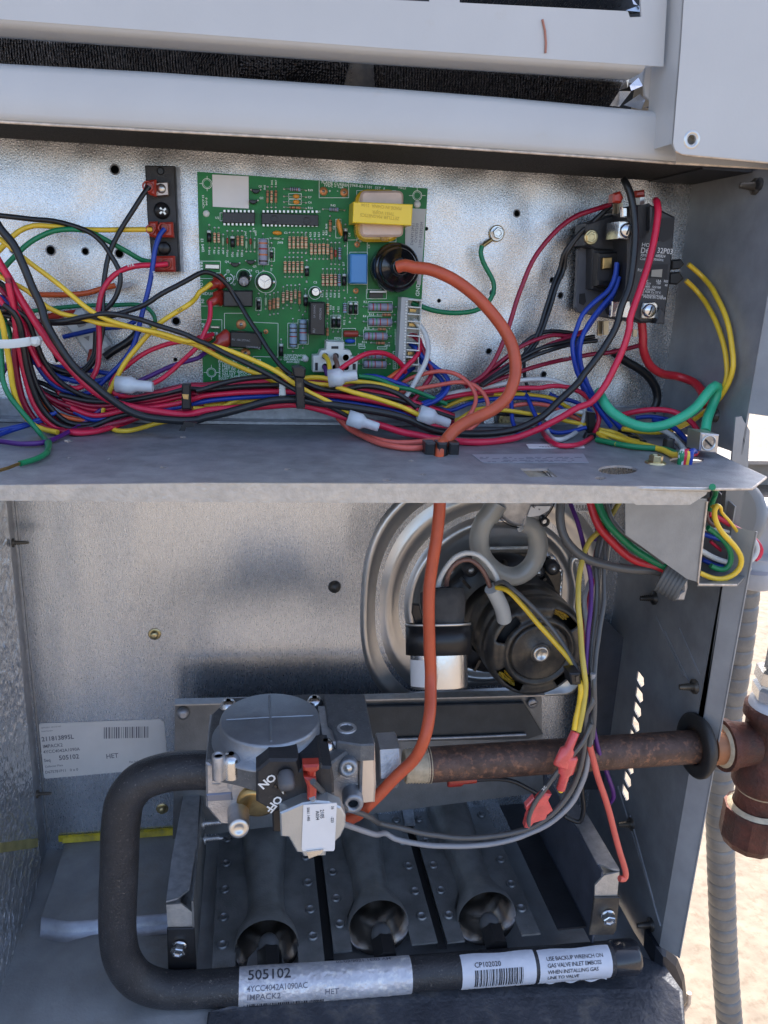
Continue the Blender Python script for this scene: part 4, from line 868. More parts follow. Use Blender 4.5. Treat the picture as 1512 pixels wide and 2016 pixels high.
mat_jump = mat('pale_jumper', (.30, .45, .28), .5)
R_, D_ = 'resistor', 'diode'
for x, kd in ((925, 'brown'), (975, 'tan'), (1028, 'brown')): axial(R_, 'A', x, 235, x - 3, 492, kd, .6)
axial(R_, 'A', 1130, 265, 1400, 282, 'blue', .48, 7.5); axial(R_, 'A', 1130, 490, 1400, 505, 'brown', .5)
for y in (355, 425):
    ring('A', 1130, y); ring('A', 1400, y + 10); mb = MB(); mb.sphere(bpos('A', 1280, y, 1.4), 4.6 * S0, 12, (1.4, .7, .9)); o = bp(mb, 'ceramic_capacitor', orange_c); lb = MB(); lead(lb, bpos('A', 1130, y), bpos('A', 1400, y + 10)); bp(lb, 'lead', tin, o)
for x, y0, y1, kd, wd in ((200, 710, 995, 'diode', 8.5), (268, 745, 995, 'tan', 5.6), (318, 745, 995, 'tan2', 5.6), (425, 785, 1030, 'glass', 4), (490, 785, 1055, 'diode', 8.5), (555, 785, 1030, 'brown', 5.6), (608, 785, 1030, 'tan', 5.6), (712, 790, 1040, 'glass', 4.5)):
    axial(R_ if kd[0] not in 'dg' else D_, 'A', x, y0, x + 3, y1, kd, .5 if kd != 'glass' else .3, wd)
for x, y0, y1 in ((373, 830, 1000), (662, 875, 1040), (765, 880, 1040)): axial('jumper', 'A', x, y0, x, y1, 'jump', .6, 4.5)
axial('jumper', 'A', 962, 875, 1112, 885, 'jump', .55, 4.5)
axial('power_resistor', 'A', 868, 820, 872, 1275, 'bigk', .72, 17); axial(D_, 'A', 972, 935, 975, 1215, 'diode', .34, 6.5)
mb = MB(); mb.sphere(bpos('A', 1045, 810, 1.5), 5 * S0, 12, (1.9, .8, .8)); bp(mb, 'ceramic_capacitor', orange_c)
for i, x in enumerate((1197, 1247, 1300, 1350, 1402)): axial(R_, 'A', x, 805, x, 1055, 'tan' if i % 2 else 'tan2', .6, 6)
axial(R_, 'A', 1465, 885, 1465, 1130, 'tan', .6, 6)
for i, x in enumerate((1142, 1195, 1245, 1297, 1350)): axial(R_, 'A', x, 1112, x, 1355, ('tan', 'tan2')[i % 2], .6, 6)
axial(D_, 'A', 1410, 1150, 1410, 1410, 'diode', .45, 8.5)
for i, (x, y0, y1, kd) in enumerate(((12, 745, 980, 'tan'), (75, 820, 1045, 'tan'), (120, 820, 1045, 'tan2'), (167, 820, 1045, 'tan'), (213, 815, 1045, 'tan'), (260, 825, 1045, 'tan'), (305, 860, 1105, 'brown'), (398, 860, 1110, 'blue'))): axial(R_, 'B', x, y0, x, y1, kd, .55, 6.4)
axial(D_, 'B', 350, 860, 350, 1105, 'glass', .35, 5)
for i, x in enumerate((208, 255, 302, 348)): axial(R_, 'B', x, 1160, x, 1410, 'tan2' if i != 2 else 'tan', .55, 6.4)
axial(R_, 'B', 393, 1165, 393, 1410, 'blue', .55, 7); axial(D_, 'B', 450, 1160, 448, 1405, 'diode', .55, 8.5); axial(D_, 'B', 22, 1065, 22, 1310, 'diode', .45, 8.5)
axial(R_, 'B', 290, 555, 288, 780, 'brown', .6, 6.2); axial(D_, 'B', 466, 652, 460, 895, 'diode', .62, 8.5); axial(R_, 'B', 210, 475, 455, 488, 'blue', .42, 8)
for i, (x, y0, y1) in enumerate(((1118, 95, 360), (1167, 75, 320), (1217, 75, 360), (1268, 75, 290), (1320, 65, 385))): axial(R_, 'Q', x, y0, x, y1, 'tan2' if i < 4 else 'brown', .52, 6)
axial(D_, 'Q', 1395, 120, 1395, 400, 'diode', .5, 9); axial(D_, 'Q', 812, 175, 812, 435, 'diode', .5, 8)
axial('jumper', 'Q', 900, 185, 900, 365, 'jump', .55, 5)
for i, (x, y0, y1) in enumerate(((953, 190, 440), (1002, 170, 430), (1052, 160, 425))): axial(R_, 'Q', x, y0, x, y1, ('brown', 'brown', 'tan')[i], .5, 6.5)
axial('power_resistor', 'Q', 1240, 490, 1240, 895, 'bigb', .72, 15.5); axial('power_resistor', 'Q', 1363, 440, 1363, 850, 'bigb', .74, 15.5); axial(D_, 'Q', 1092, 745, 1090, 995, 'diode', .6, 9)
axial(R_, 'P', 262, 225, 258, 450, 'tan', .6, 6.4); axial(R_, 'P', 257, 505, 257, 690, 'brown', .5, 6.4)
axial(D_, 'P', 328, 370, 325, 600, 'diode', .55, 9); axial(D_, 'P', 385, 370, 382, 600, 'diode', .55, 9); axial(R_, 'P', 457, 215, 453, 440, 'blue', .5, 8.5)
axial(D_, 'P', 525, 210, 520, 445, 'diode', .55, 8); axial(D_, 'P', 582, 210, 578, 445, 'diode', .55, 8)
for x0, x1, y in ((675, 1045, 312), (675, 1038, 483), (628, 985, 645), (615, 985, 858), (622, 975, 965)): axial('power_resistor', 'P', x0, y, x1, y + 5, 'big', .74, 15.5)
for x0, x1, y in ((805, 1050, 402), (755, 990, 565), (730, 985, 725)): axial(R_, 'P', x0 + 30, y, x1 - 20, y + 3, 'brown', .5, 6.6)

# chips with pins
def chip(name, k, x0, y0, x1, y1, h, npin, mt=None, vert=False, vent=()):
    mb = MB(); P = [bpos(k, x, y, h) for x, y in ((x0, y0), (x1, y0 + 4), (x1, y1 + 4), (x0, y1))]; mb.bprism(P, (0, h / 1000, 0), .0003)
    for q in vent: mb.lathe(bpos(k, *q, h), (0, -1, 0), [(7 * S0, .00005), (6 * S0, .0003), (4.5 * S0, -.0001)], 20, closed=True)
    o = bp(mb, name, mt or black_chip)
    for i in range(npin):
        for j in (0, 1):
            pm = MB()
            f_ = (i + .5) / npin; x = x0 + (x1 - x0) * f_; off = 2.6 * CROPS[k][2]; y = (y0 - off, y1 + off)[j] + .63 * CROPS[k][2] * f_
            p = bpos(k, x, y, 1.2); pm.box(p, (.0011, .0024, .0012)); bp(pm, 'pin', tin, o)
    return o
u2 = chip('chip', 'A', 366, 556, 768, 686, 3.2, 8)
u1 = chip('chip', 'I', 515, 419, 627, 441, 3.2, 14, vent=((540, 431), (604, 435)))
mb = MB(); slab(mb, rect(375, 140, 740, 340), BD + 14, BD, 'Q', .0006); rel = bp(mb, 'relay', black_chip)
mb = MB(); slab(mb, '462,645 858,665 852,868 460,838', BD + 12, BD, 'Q', .0006); rl2 = bp(mb, 'relay', black_chip)
t_ = MB(); ytext(t_, 'RU  10A 277VAC', 'Q', 480, 755, 4, BD + 12.1, -3, sx=.9); ytext(t_, 'Panasonic', 'Q', 832, 838, 5, BD + 12.1, 177); bp(t_, 'relay_print', mat('dim_print', (.25, .25, .26), .5), rl2)
mb = MB(); slab(mb, '62,262 232,262 232,642 58,632', BD + 14, BD, 'P', .0006); rl3 = bp(mb, 'relay', black_chip)
t_ = MB(); ytext(t_, 'OMRON', 'P', 190, 462, 4.2, BD + 14.1, 90); ytext(t_, '5A 250VAC', 'P', 120, 440, 3.6, BD + 14.1, 90); ytext(t_, 'RU', 'P', 118, 612, 4.6, BD + 14.1, 90); bp(t_, 'relay_print', bpy.data.materials['dim_print'], rl3)
# transistors
for k, x, y, r in (('A', 778, 268, 8), ('A', 745, 400, 8), ('A', 520, 1180, 8.5), ('A', 714, 1150, 8.5)):
    mb = MB(); n = 12; P = [bpos(k, x, y, 4) + V((math.cos(math.pi + math.pi * i / n), 0, math.sin(math.pi + math.pi * i / n) * .9)) * r * S0 for i in range(n + 1)]
    mb.bprism(P, (0, .004, 0), .0003); bp(mb, 'transistor', black_p); ring(k, x - 55, y + 5); ring(k, x + 58, y + 5)
# electrolytic capacitors
for k, x, y, r, h, tilt in (('A', 632, 1345, 11, 9, (0, -1, -.35)), ('A', 885, 1415, 15.5, 12, (0, -1, 0)), ('P', 112, 140, 8.8, 9, (0, -1, 0))):
    c = bpos(k, x, y); ax = V(tilt).normalized(); R1 = r * S0
    mb = MB(); mb.lathe(c, ax, [(R1, 0), (R1, h / 1000), (R1 * .93, h / 1000 + .0003), (R1 * .8, h / 1000 + .0003)], 24, closed=True); o = bp(mb, 'electrolytic_capacitor', black_p)
    mb = MB(); mb.lathe(c, ax, [(R1 * .8, h / 1000 + .0003), (0, h / 1000 + .00028)], 24); 
    for q in (0, 120, 240):
        d_ = V((math.cos(math.radians(q + 30)), 0, math.sin(math.radians(q + 30)))); mb.tube([c + ax * (h / 1000 + .0003), c + ax * (h / 1000 + .0003) + d_ * R1 * .7], .00018, 5)
    bp(mb, 'can_top', can, o)
    ring(k, x + r * 7.4, y + 4, 3.6)
# ceramic disc, red and blue parts, crystal
mb = MB(); P = [bpos('B', x, y, 6) for x, y in ((372, 590), (395, 585), (418, 640), (432, 720), (432, 782), (415, 775), (390, 720), (372, 650))]; mb.bprism(P, (0, .006, 0), .0006); bp(mb, 'ceramic_disc', orange_c)
mb = MB(); mb.lathe(bpos('P', 442, 622, 2.5), bpos('P', 600, 622, 2.5) - bpos('P', 442, 622, 2.5), [(0, 0), (.0018, .0002), (.0020, .0008), (.0020, .0085), (.0015, .0090)], 14); bp(mb, 'axial_capacitor', cap_red)
mb = MB(); mb.sphere(bpos('P', 520, 706, 3), 6.2 * S0, 14, (1.75, .9, .75)); bp(mb, 'varistor', mov_blue)
mb = MB(); slab(mb, rect(745, 130, 935, 155), BD + 5, BD, 'P'); slab(mb, rect(740, 160, 895, 212), BD + 2, BD, 'P')
o = bp(mb, 'tab_part', black_p); mb = MB(); slab(mb, rect(745, 132, 935, 152), BD + 5.4, BD + 5.0, 'P'); bp(mb, 'metal_tab', nylon, o)
# blue film capacitor
mb = MB(); slab(mb, '522,985 720,990 716,1332 520,1325', BD + 11, BD, 'B', .0008); o = bp(mb, 'film_capacitor', cap_blue)
# transformer: yellow wrapped core over amber windings
tr = MB()
def rr_(k, x0, y0, x1, y1, r, h, n=5):
    out = []
    for cx, cy, a0 in ((x1 - r, y0 + r, -90), (x1 - r, y1 - r, 0), (x0 + r, y1 - r, 90), (x0 + r, y0 + r, 180)):
        for i in range(n + 1):
            a = math.radians(a0 + 90 * i / n); out.append(bpos(k, cx + r * math.cos(a), cy + r * math.sin(a), h))
    return out
mb = MB(); mb.bprism(rr_('B', 585, 248, 1085, 850, 130, 11), (0, .010, 0), .0015); wnd = bp(mb, 'winding', gold_wind)
mb = MB(); mb.bprism(rr_('B', 640, 262, 1132, 792, 60, 13), (0, .004, 0), .0012); bp(mb, 'winding_tape', tape_pk)
mb = MB(); mb.bprism([bpos('B', x, y, 21) for x, y in ((556, 390), (1238, 420), (1222, 665), (548, 632))], (0, .020, 0), .0004); core = bp(mb, 'yellow_core', ylw_tr)
t_ = MB()
for s, x, y in (('MADE IN CHINA  2104', 1110, 455), ('TM51 VOJFR', 1025, 515), ('ZETTLER MAGNETICS', 1085, 568)): ytext(t_, s, 'B', x, y, 6, 21.1 + BD, 177.5, sx=.95)
bp(t_, 'core_print', ink_y, core)
mb = MB()
for i in range(6): mb.tube([bpos('B', 860 + i * 20, 800, 11.2), bpos('B', 890 + i * 12, 838, 10.6)], .0003, 5)
tag(bp(mb, 'winding_wire', brass), kind='stuff')
# black high voltage boot
c = bpos('B', 1008, 1150); R1 = 47.5 * S0
mb = MB(); mb.lathe(c, (0.02, -1, 0.02), [(R1, 0), (R1 * 1.0, .010), (R1 * .97, .0125), (R1 * .86, .0145), (R1 * .80, .0148), (R1 * .77, .0175), (R1 * .70, .0195), (R1 * .40, .0205), (R1 * .36, .0240), (R1 * .32, .0255), (R1 * .27, .0255), (R1 * .25, .022)], 48, closed=True); bp(mb, 'ignition_boot', glossy_k)
# long white edge connector
mb = MB(); slab(mb, '1108,205 1185,210 1150,985 1068,970', BD + 12, BD, 'P'); eb = bp(mb, 'edge_connector', mat('grey_white_nylon', (.40, .41, .40), .45, 0, .05, 300))
mb = MB(); slab(mb, '1185,212 1342,232 1300,1062 1150,1052', BD + 3, BD, 'P'); bp(mb, 'connector_back', nylon, eb)
for i in range(10):
    f_ = i / 10; xl, xr = 1186 - 34 * f_, 1340 - 40 * f_; y = 225 + 82 * i
    mb = MB(); slab(mb, f'{xl},{y} {xr},{y+12} {xr},{y+24} {xl},{y+12}', BD + 12, BD + 2, 'P')
    slab(mb, f'{xr-8},{y+12} {xr},{y+12} {xr-4},{y+96} {xr-12},{y+96}', BD + 11, BD + 2, 'P'); bp(mb, 'cell_wall', nylon, eb)
    if i in (1, 3, 7, 8):
        mb = MB(); slab(mb, f'{xl+20},{y+32} {xl+95},{y+36} {xl+92},{y+70} {xl+18},{y+66}', BD + 5, BD + 2, 'P'); bp(mb, 'contact', brass, eb)
for i in range(22):
    f_ = i / 22; mb = MB(); x = 1158 - 34 * f_; y = 245 + 33.5 * i
    slab(mb, f'{x},{y} {x+20},{y+1} {x+20},{y+18} {x},{y+17}', BD + 12.7, BD + 11.8, 'P'); bp(mb, 'rib', nylon, eb)
# six way white plug
mb = MB(); slab(mb, '95,875 160,870 185,815 245,805 245,712 455,722 452,805 520,815 545,860 525,885 612,900 600,1062 95,1062', BD + 12, BD, 'P', .0006); pl_ = bp(mb, 'plug_housing', nylon)
for x, y, r in ((232, 880, 8), (352, 880, 8), (468, 895, 8), (232, 1000, 8), (350, 1005, 8), (470, 1005, 8)):
    mb = MB(); mb.lathe(bpos('P', x, y, 12), (0, -1, 0), [(r * S0, .0001), (r * S0, .0014), (r * .82 * S0, .0014), (r * .82 * S0, -.002)], 20, closed=True); so_ = bp(mb, 'socket', nylon, pl_)
mb = MB()
for x, y in ((232, 880), (352, 880), (468, 895), (232, 1000), (350, 1005), (470, 1005)): mb.lathe(bpos('P', x, y, 12), (0, -1, 0), [(6.4 * S0, .00025), (0, .00025)], 16)
slab(mb, rect(305, 765, 385, 795), BD + 12.3, BD + 12, 'P'); slab(mb, rect(118, 955, 150, 1042), BD + 12.3, BD + 12, 'P'); slab(mb, rect(548, 965, 585, 1035), BD + 12.3, BD + 12, 'P')
tag(bp(mb, 'socket_hollow', dark_m, pl_), kind='stuff')
wire('yellow', 1.5, 'P:222,872,28 250,900 275,960 290,1060,46', 'yellow wire leaving the top left hole of the white plug'); wire('brown', 1.6, 'P:345,880,28 355,920 375,990,38 380,1060', 'brown wire leaving the top middle hole of the white plug')
wire('purple', 1.3, 'P:225,1000,26 245,1060,30 260,1120', 'purple wire leaving the lower left hole of the white plug')
# tinned spade terminals
mb = MB(); slab(mb, '150,1195 330,1200 330,1262 145,1255', BD + 1.2, BD, 'A', .0004); bp(mb, 'park_terminal', tin)
mb = MB(); slab(mb, '215,575 330,580 330,612 215,608', BD + 2, BD, 'Q', .0004); slab(mb, '170,700 215,700 260,712 250,735 180,730', BD + 2, BD, 'Q'); bp(mb, 'spade_terminal', tin)
# stickers
mb = MB(); slab(mb, '238,85 690,108 692,508 245,484', BD + .5, BD, 'A'); bp(mb, 'blank_sticker', label_w)
mb = MB(); slab(mb, '1150,462 1388,475 1328,1345 1285,1340 1285,1080 1240,1020 1150,900', BD + .4, BD, 'B'); sti = bp(mb, 'grey_sticker', label_g)
t_ = MB()
for s, x, y, h in (('D674712P01', 1240, 890, 5.6), ('CNT07230', 1285, 862, 5.6), ('2109-032923M', 1332, 920, 5.6), ('1068', 1300, 1300, 4.8)): ytext(t_, s, 'B', x, y, h, BD + .5, 88)
bp(t_, 'sticker_print', ink_g, sti)
tag(bp(padm, 'solder_joint', [tin]), kind='stuff')

# red vinyl quick connects on the board edge
QC = 'red quick connect sleeves on the left edge of the circuit board'
def sleeve(p, d, L=.013, r=.0030, label='', m_=None, group=None, flat=.62, cat='terminal', name='quick_connect'):
    d = V(d).normalized(); mb = MB()
    side = d.cross(V((0, 1, 0))); side = side.normalized() if side.length > .01 else V((1, 0, 0)); up_ = side.cross(d)
    def ringv(c, a, b): return [c + side * a * math.cos(2*math.pi*i/12) + up_ * b * math.sin(2*math.pi*i/12) for i in range(12)]
    v = []; prof = [(0, .55, .5), (.02, .62, .6), (.45, .66, .62), (.52, 1.15, .5 + flat*.3), (.95, 1.2, .5 + flat*.3), (1, 1.05, .5)]
    for h, a, b in prof: v += ringv(V(p) + d * L * h, a * r, b * r)
    n = 12; mb.add(v, [[i*n+k, i*n+(k+1) % n, (i+1)*n+(k+1) % n, (i+1)*n+k] for i in range(5) for k in range(n)] + [list(range(n))[::-1], list(range(5*n, 6*n))], True)
    o = mb.build(name, m_ or term_red); tag(o, label, cat, group); return o
sleeve(bpos('Q', 205, 85, 12), (.75, 1, .35), .013, .0036, 'red sleeve under the yellow wire at the load terminal', group=QC)
sleeve(bpos('Q', 200, 300, 12), (.9, 1, .5), .013, .0038, 'red sleeve with a red wire at the second board terminal', group=QC)
sleeve(bpos('Q', 215, 705, 12), (-.9, .6, -.55), .012, .0034, 'red sleeve crossed by a red wire at the burner terminal', group=QC)
sleeve(bpos('Q', 200, 890, 11), (1, .3, .75), .016, .0040, 'dark red sleeve with the purple wire, lowest on the board edge', group=QC)
# ---------------------------------------------------------------- terminal block at the left
def slabpart(name, mt, s, d1, d2, k, parent, b=None):
    mb = MB(); slab(mb, s, d1, d2, k, b); return mb.build(name, mt, parent)
tb = thing('terminal_block', PY(322, 530, .005), 'black low voltage terminal strip with red sleeves screwed to the bright panel', 'terminal block')
slabpart('backing_plate', galv_dull, '1098,185 1335,182 1368,968 1125,968', 1.5, 0, 'U', tb)
slabpart('block', black_m, '1078,172 1300,176 1336,962 1140,968 1096,560', 10, 1.5, 'U', tb, .0006)
mb = MB(); mb.lathe(PY(*cp('U', 1205, 510), .010), (0, -1, 0), [(.0046, 0), (.0044, .0012), (.0032, .0024), (0, .0030)], 20); sc_ = mb.build('screw', black_p, tb)
mb = MB(); p = PY(*cp('U', 1212, 512), .0126)
for a in (50, -40): mb.box(p, (.0044, .0006, .0010), Matrix.Rotation(math.radians(a), 3, 'Y'))
mb.build('screw_recess', tin, sc_)
slabpart('clip', mat('copper_clip', (.42, .33, .28), .3, .9), '1165,300 1250,295 1256,395 1165,402', 14, 10, 'U', tb, .0004)
mb = MB(); mb.lathe(PY(*cp('U', 1200, 345), .014), (0, -1, 0), [(.0026, 0), (.0022, .0008), (.0012, .0012), (0, .0014)], 16); mb.build('clip_rivet', tin, tb)
mb = MB(); mb.lathe(PY(*cp('U', 1195, 215), .010), (0, -1, 0), [(.0020, .0004), (.0016, .0004), (.0012, .0001)], 14); mb.build('hole_collar', black_p, tb)
mb = MB(); mb.lathe(PY(*cp('U', 1222, 790), .010), (0, -1, 0), [(.0038, 0), (.0036, .0022), (.0028, .0030), (0, .0031)], 20); mb.build('knob', black_p, tb)
slabpart('divider', black_m, '1120,725 1175,722 1180,835 1128,838', 13, 10, 'U', tb, .0004)
TR = 'red sleeves on the terminal block'
def qsleeve(s, k, d, label, group=TR, mt=None, cyc=None):
    mb = MB(); slab(mb, s, d, d - 6.5, k, .0011)
    if cyc: 
        x, y, r = cyc; mb.lathe(PY(*cp(k, x, y), (d) / 1000), (0, -1, 0), [(r, 0), (r, .0022), (r * .78, .0026), (r * .72, .001)], 14, closed=True)
    tag(mb.build('quick_connect', mt or term_red), label, 'terminal', group)
qsleeve('1085,285 1160,275 1162,405 1105,385 1068,345', 'U', 19, 'red sleeve at the top of the terminal block holding the black 59A wire', cyc=(1102, 332, .0030))
qsleeve('1105,592 1172,588 1178,712 1110,700', 'U', 18, 'red sleeve in the middle of the block holding the yellow wire', cyc=(1122, 650, .0026))
qsleeve('1186,596 1285,592 1292,708 1190,704', 'U', 18, 'red sleeve in the middle of the block holding the blue wire', cyc=(1218, 640, .0030))
qsleeve('1150,848 1300,845 1306,965 1150,962', 'U', 18, 'red sleeve at the foot of the block holding the red wire', cyc=(1238, 903, .0032))
# fuse holder
fh = thing('fuse_holder', PY(185, 660, .008), 'white in line fuse holder half hidden behind wires at the left', 'fuse holder')
slabpart('housing', nylon, '490,60 600,25 690,150 845,360 770,418 650,378 560,250 460,130', 14, 2, 'L', fh, .0012)
slabpart('housing_cap', nylon, '225,150 340,160 372,235 340,262 230,235', 30, 18, 'L', fh, .001)
mb = MB()
for s in ('560,130 620,110 640,150 585,170', '770,330 820,300 835,345 790,375', '620,240 665,232 660,270'): slab(mb, s, 14.6, 14, 'L')
tag(mb.build('housing_slot', mat('slot_grey', (.25, .25, .24), .5), fh), kind='stuff')
qsleeve('290,75 480,45 560,35 545,70 420,110 300,118', 'L', 15, 'flat red sleeve behind the black wires above the fuse holder', 'red sleeves near the fuse holder')
qsleeve('660,335 715,325 740,380 690,420 640,425', 'L', 18, 'red sleeve at the lower end of the fuse holder', 'red sleeves near the fuse holder')
slabpart('tinned_tip', galv_dull, '860,1065 960,1040 1010,1055 870,1110', 9, 8, 'U', fh)

# ---------------------------------------------------------------- closed end caps, ties
def cap(k, a, b_, d, label, r1=.0044, r2=.0026):
    A, B_ = PY(*cp(k, *a), d / 1000), PY(*cp(k, *b_), (d + 2) / 1000); ax = B_ - A; L = ax.length
    mb = MB(); mb.lathe(A, ax, [(r1 * .8, .0004), (r1, 0), (r1 * 1.02, L * .42), (r1 * .9, L * .47), (r2 * 1.05, L * .56), (r2, L * .94), (r2 * .9, L), (r2 * .55, L), (r2 * .5, L * .95), (0, L * .95)], 20)
    tag(mb.build('closed_end_cap', clear_w), label, 'wire cap', 'milky plastic closed end caps on wire ends')
cap('L', (865, 590), (1140, 612), 52, 'milky wire cap on red wires at the lower left of the board', .0046, .0030)
cap('M', (745, 198), (918, 178), 60, 'milky wire cap in front of the white six way plug', .0050, .0028)
cap('M', (862, 428), (1045, 488), 66, 'milky wire cap on the yellow and black pair above the shelf')
cap('M', (1283, 400), (1468, 466), 62, 'milky wire cap nearest the orange ignition cable', .0047, .0027)
def strap(mb, a, b_, r, wd):      # belt that wraps a round bundle, seen from the front
    pass
tie = thing('cable_tie', PY(590, 760, .06), 'large black cable tie with a square head below the board', 'cable tie', 'cable ties')
slabpart('head', black_p, '528,128 575,122 612,140 606,196 540,188', 78, 70, 'M', tie, .0008)
slabpart('band', black_p, '545,185 600,190 608,370 556,375', 74, 71, 'M', tie, .0006)
slabpart('band_window', motor_m, '556,222 585,222 585,250 556,250', 74.6, 74, 'M', tie)
slabpart('band_return', black_p, '556,370 608,366 604,376 560,378', 74, 30, 'M', tie)
tie = thing('cable_tie', PY(365, 780, .05), 'black cable tie round the red bundle left of the board foot', 'cable tie', 'cable ties')
slabpart('band', black_p, '1352,590 1418,588 1422,780 1350,782', 58, 54, 'L', tie, .0008); slabpart('tail', black_p, '1375,870 1470,878 1440,910 1385,915 1375,940 1330,938', 72, 70, 'L', tie)
slabpart('buckle', brass, '1355,665 1405,668 1400,705 1365,700', 58.6, 58, 'L', tie)
tag(slabpart('cable_tie', nylon, '455,232 488,238 494,305 452,302', 61, 57, 'M', None, .0006), 'white band round the yellow wire beside the large black tie', 'cable tie', 'cable ties')
tie = thing('cable_tie', PY(50, 670, .07), 'white cable tie across the wires at the left edge', 'cable tie', 'cable ties')
slabpart('head', nylon, '220,245 280,238 294,262 290,300 262,314 218,300', 72, 66, 'L', tie, .0012)
mb = MB(); P = spline(path('L:-60,290,70 60,292 140,285 225,272,69')); v = []
for p in P: v += [p + V((0, 0, .0022)), p + V((0, -.0006, 0)), p + V((0, 0, -.0022))]
mb.add(v, [[i*3+j, i*3+j+1, (i+1)*3+j+1, (i+1)*3+j] for i in range(len(P)-1) for j in (0, 1)], True); mb.build('band', nylon, tie)
tie = thing('cable_tie', PY(1170, 850, .07), 'black cable tie round the wires below the contactor', 'cable tie', 'cable ties')
slabpart('band', black_p, '270,600 325,605 330,745 272,740', 42, 38, 'S', tie, .0006); slabpart('tail', black_p, '268,745 332,750 325,830 232,822', 52, 48, 'S', tie, .0006)
tie = thing('cable_tie', PY(1310, 900, .07), 'small black clip lying behind the hex screw on the shelf', 'clip')
slabpart('clip', black_p, '560,760 640,770 665,800 630,815 560,790', 60, 57, 'S', tie, .0006)
mb = MB(); c = PZ(*cp('R', 720, 1600), -.0865); hexbolt(mb, PY(*cp('R', 722, 1590), .008), (0, -1, 0), .0030, .003, 1.5)
tag(mb.build('hex_screw', steel_y), 'small hex screw low on the panel behind the blue wires', 'screw')
tag(slabpart('clamp', galv, '590,1560 650,1555 660,1625 560,1640 560,1600', 14, 3, 'R', None, .001), 'small bright clamp low on the panel behind the wires', 'clamp')

# ---------------------------------------------------------------- ground screw
gs = thing('ground_screw', PY(978, 460, .002), 'hex head ground screw with a copper ring terminal on the bright panel', 'screw')
p = PY(*cp('R', 664, 222), .001)
mb = MB(); hexbolt(mb, p, (0, -1, 0), .0036, .0040, 1.35); mb.build('hex_head', steel, gs)
mb = MB(); mb.lathe(p, (0, -1, 0), [(.0050, 0), (.0050, .0004)], 20); mb.tube([PY(*cp('R', 625, 268), .0022), PY(*cp('R', 562, 312), .0035)], .0013, 10); mb.build('ring_terminal', brass, gs)

# ---------------------------------------------------------------- contactor
ct = thing('contactor', PY(1240, 640, .01), 'black two pole contactor with printed ratings and silver screw terminals', 'contactor')
cm = mat('contactor_black', (.028, .029, .032), .42, 0, .12, 700, .1, 80); cg = mat('contactor_grey_plate', (.11, .115, .13), .4, .3, .1, 600, .12, 60)
slabpart('mounting_plate', cg, '204,600 250,560 262,430 300,400 560,400 560,1060 470,1085 205,1035 184,1000 196,830', 12, 8, 'C', ct, .0006)
slabpart('rear_body', cm, '260,420 470,350 560,400 540,620 330,600 250,570', 24, 7, 'C', ct, .001)
slabpart('coil_frame', cm, '305,590 550,575 535,930 440,905 300,872', 22, 7, 'C', ct, .0008)
slabpart('coil', black_p, '345,620 520,612 510,880 335,850', 30, 22, 'C', ct, .001)
slabpart('coil_window', dark_m, '348,650 440,645 440,820 335,810', 30.6, 30, 'C', ct)
slabpart('side_terminal', brass, '378,655 440,650 438,730 375,735', 34, 30, 'C', ct, .0005)
body = slabpart('main_body', cm, '548,330 600,292 700,285 872,372 862,560 838,840 800,1100 640,1108 555,1062 528,945 545,700', 44, 7, 'C', ct, .0012)
for s in ('615,300 690,280 718,310 712,400 690,480 650,520 620,522', '760,385 870,378 862,480 840,525 800,545 758,540'):
    slabpart('wire_recess', dark_m, s, 44.5, 44, 'C', ct)
slabpart('window', dark_m, '705,703 824,700 815,802 700,795', 44.5, 44, 'C', ct); slabpart('armature', mat('beige_armature', (.30, .28, .24), .4, .2), '712,740 785,735 780,790 706,785', 44.9, 44.4, 'C', ct)
slabpart('barrier', cm, '760,1060 775,1000 800,1030 800,1112 740,1110', 50, 44, 'C', ct, .0005)
slabpart('barrier', cm, '700,300 722,300 716,400 695,470', 49, 44, 'C', ct, .0005)
for i, (s, sx, sy, k2) in enumerate((('655,965 735,958 755,980 755,1078 640,1075 642,1010', 690, 1020, 1), ('440,955 562,950 568,990 560,1075 430,1066', 0, 0, 0), ('492,405 560,400 562,470 555,528 478,524', 536, 468, 1), ('508,305 545,308 545,378 510,375', 0, 0, 0))):
    o = slabpart('screw_plate', steel, s, 47, 44 if i != 2 else 30, 'C', ct, .0006)
    if k2:
        mb = MB(); c = PY(*cp('C', sx, sy), .047); mb.lathe(c, (0, -1, 0), [(.0041, 0), (.0040, .0014), (.0030, .0022), (0, .0024)], 20); q = mb.build('screw', steel, o)
        mb = MB(); mb.box(c + V((0, -.0025, 0)), (.0052, .0004, .0008), Matrix.Rotation(math.radians(-75), 3, 'Y')); mb.build('screw_slot', dark_m, q) if False else tag(mb.build('screw_slot', dark_m, o))
for s, d in (('450,285 480,278 478,352 446,354', 34), ('486,280 512,276 508,352 480,354', 38), ('342,1095 372,1092 370,1190 338,1192', 34), ('380,1092 415,1090 412,1186 380,1190', 38), ('585,1150 612,1152 608,1200 582,1200', 40)): slabpart('brass_tab', mat('tab_brass', (.38, .32, .22), .35, .9) if 'tab_brass' not in bpy.data.materials else bpy.data.materials['tab_brass'], s, d, d - 1.5, 'C', ct)
mb = MB(); hexbolt(mb, PY(*cp('C', 290, 515), .024), (0, -1, 0), .0036, .002, 1.25); mb.build('mounting_screw', steel_y, ct)
slabpart('plate_slot', dark_m, '215,905 250,900 258,960 240,985 212,970', 12.6, 12, 'C', ct)
slabpart('side_bracket', black_p, '850,672 915,665 940,700 905,735 850,740', 42, 30, 'C', ct, .0008); slabpart('side_bracket', black_p, '836,760 905,752 935,800 890,842 832,838', 42, 30, 'C', ct, .0008)
t_ = MB()
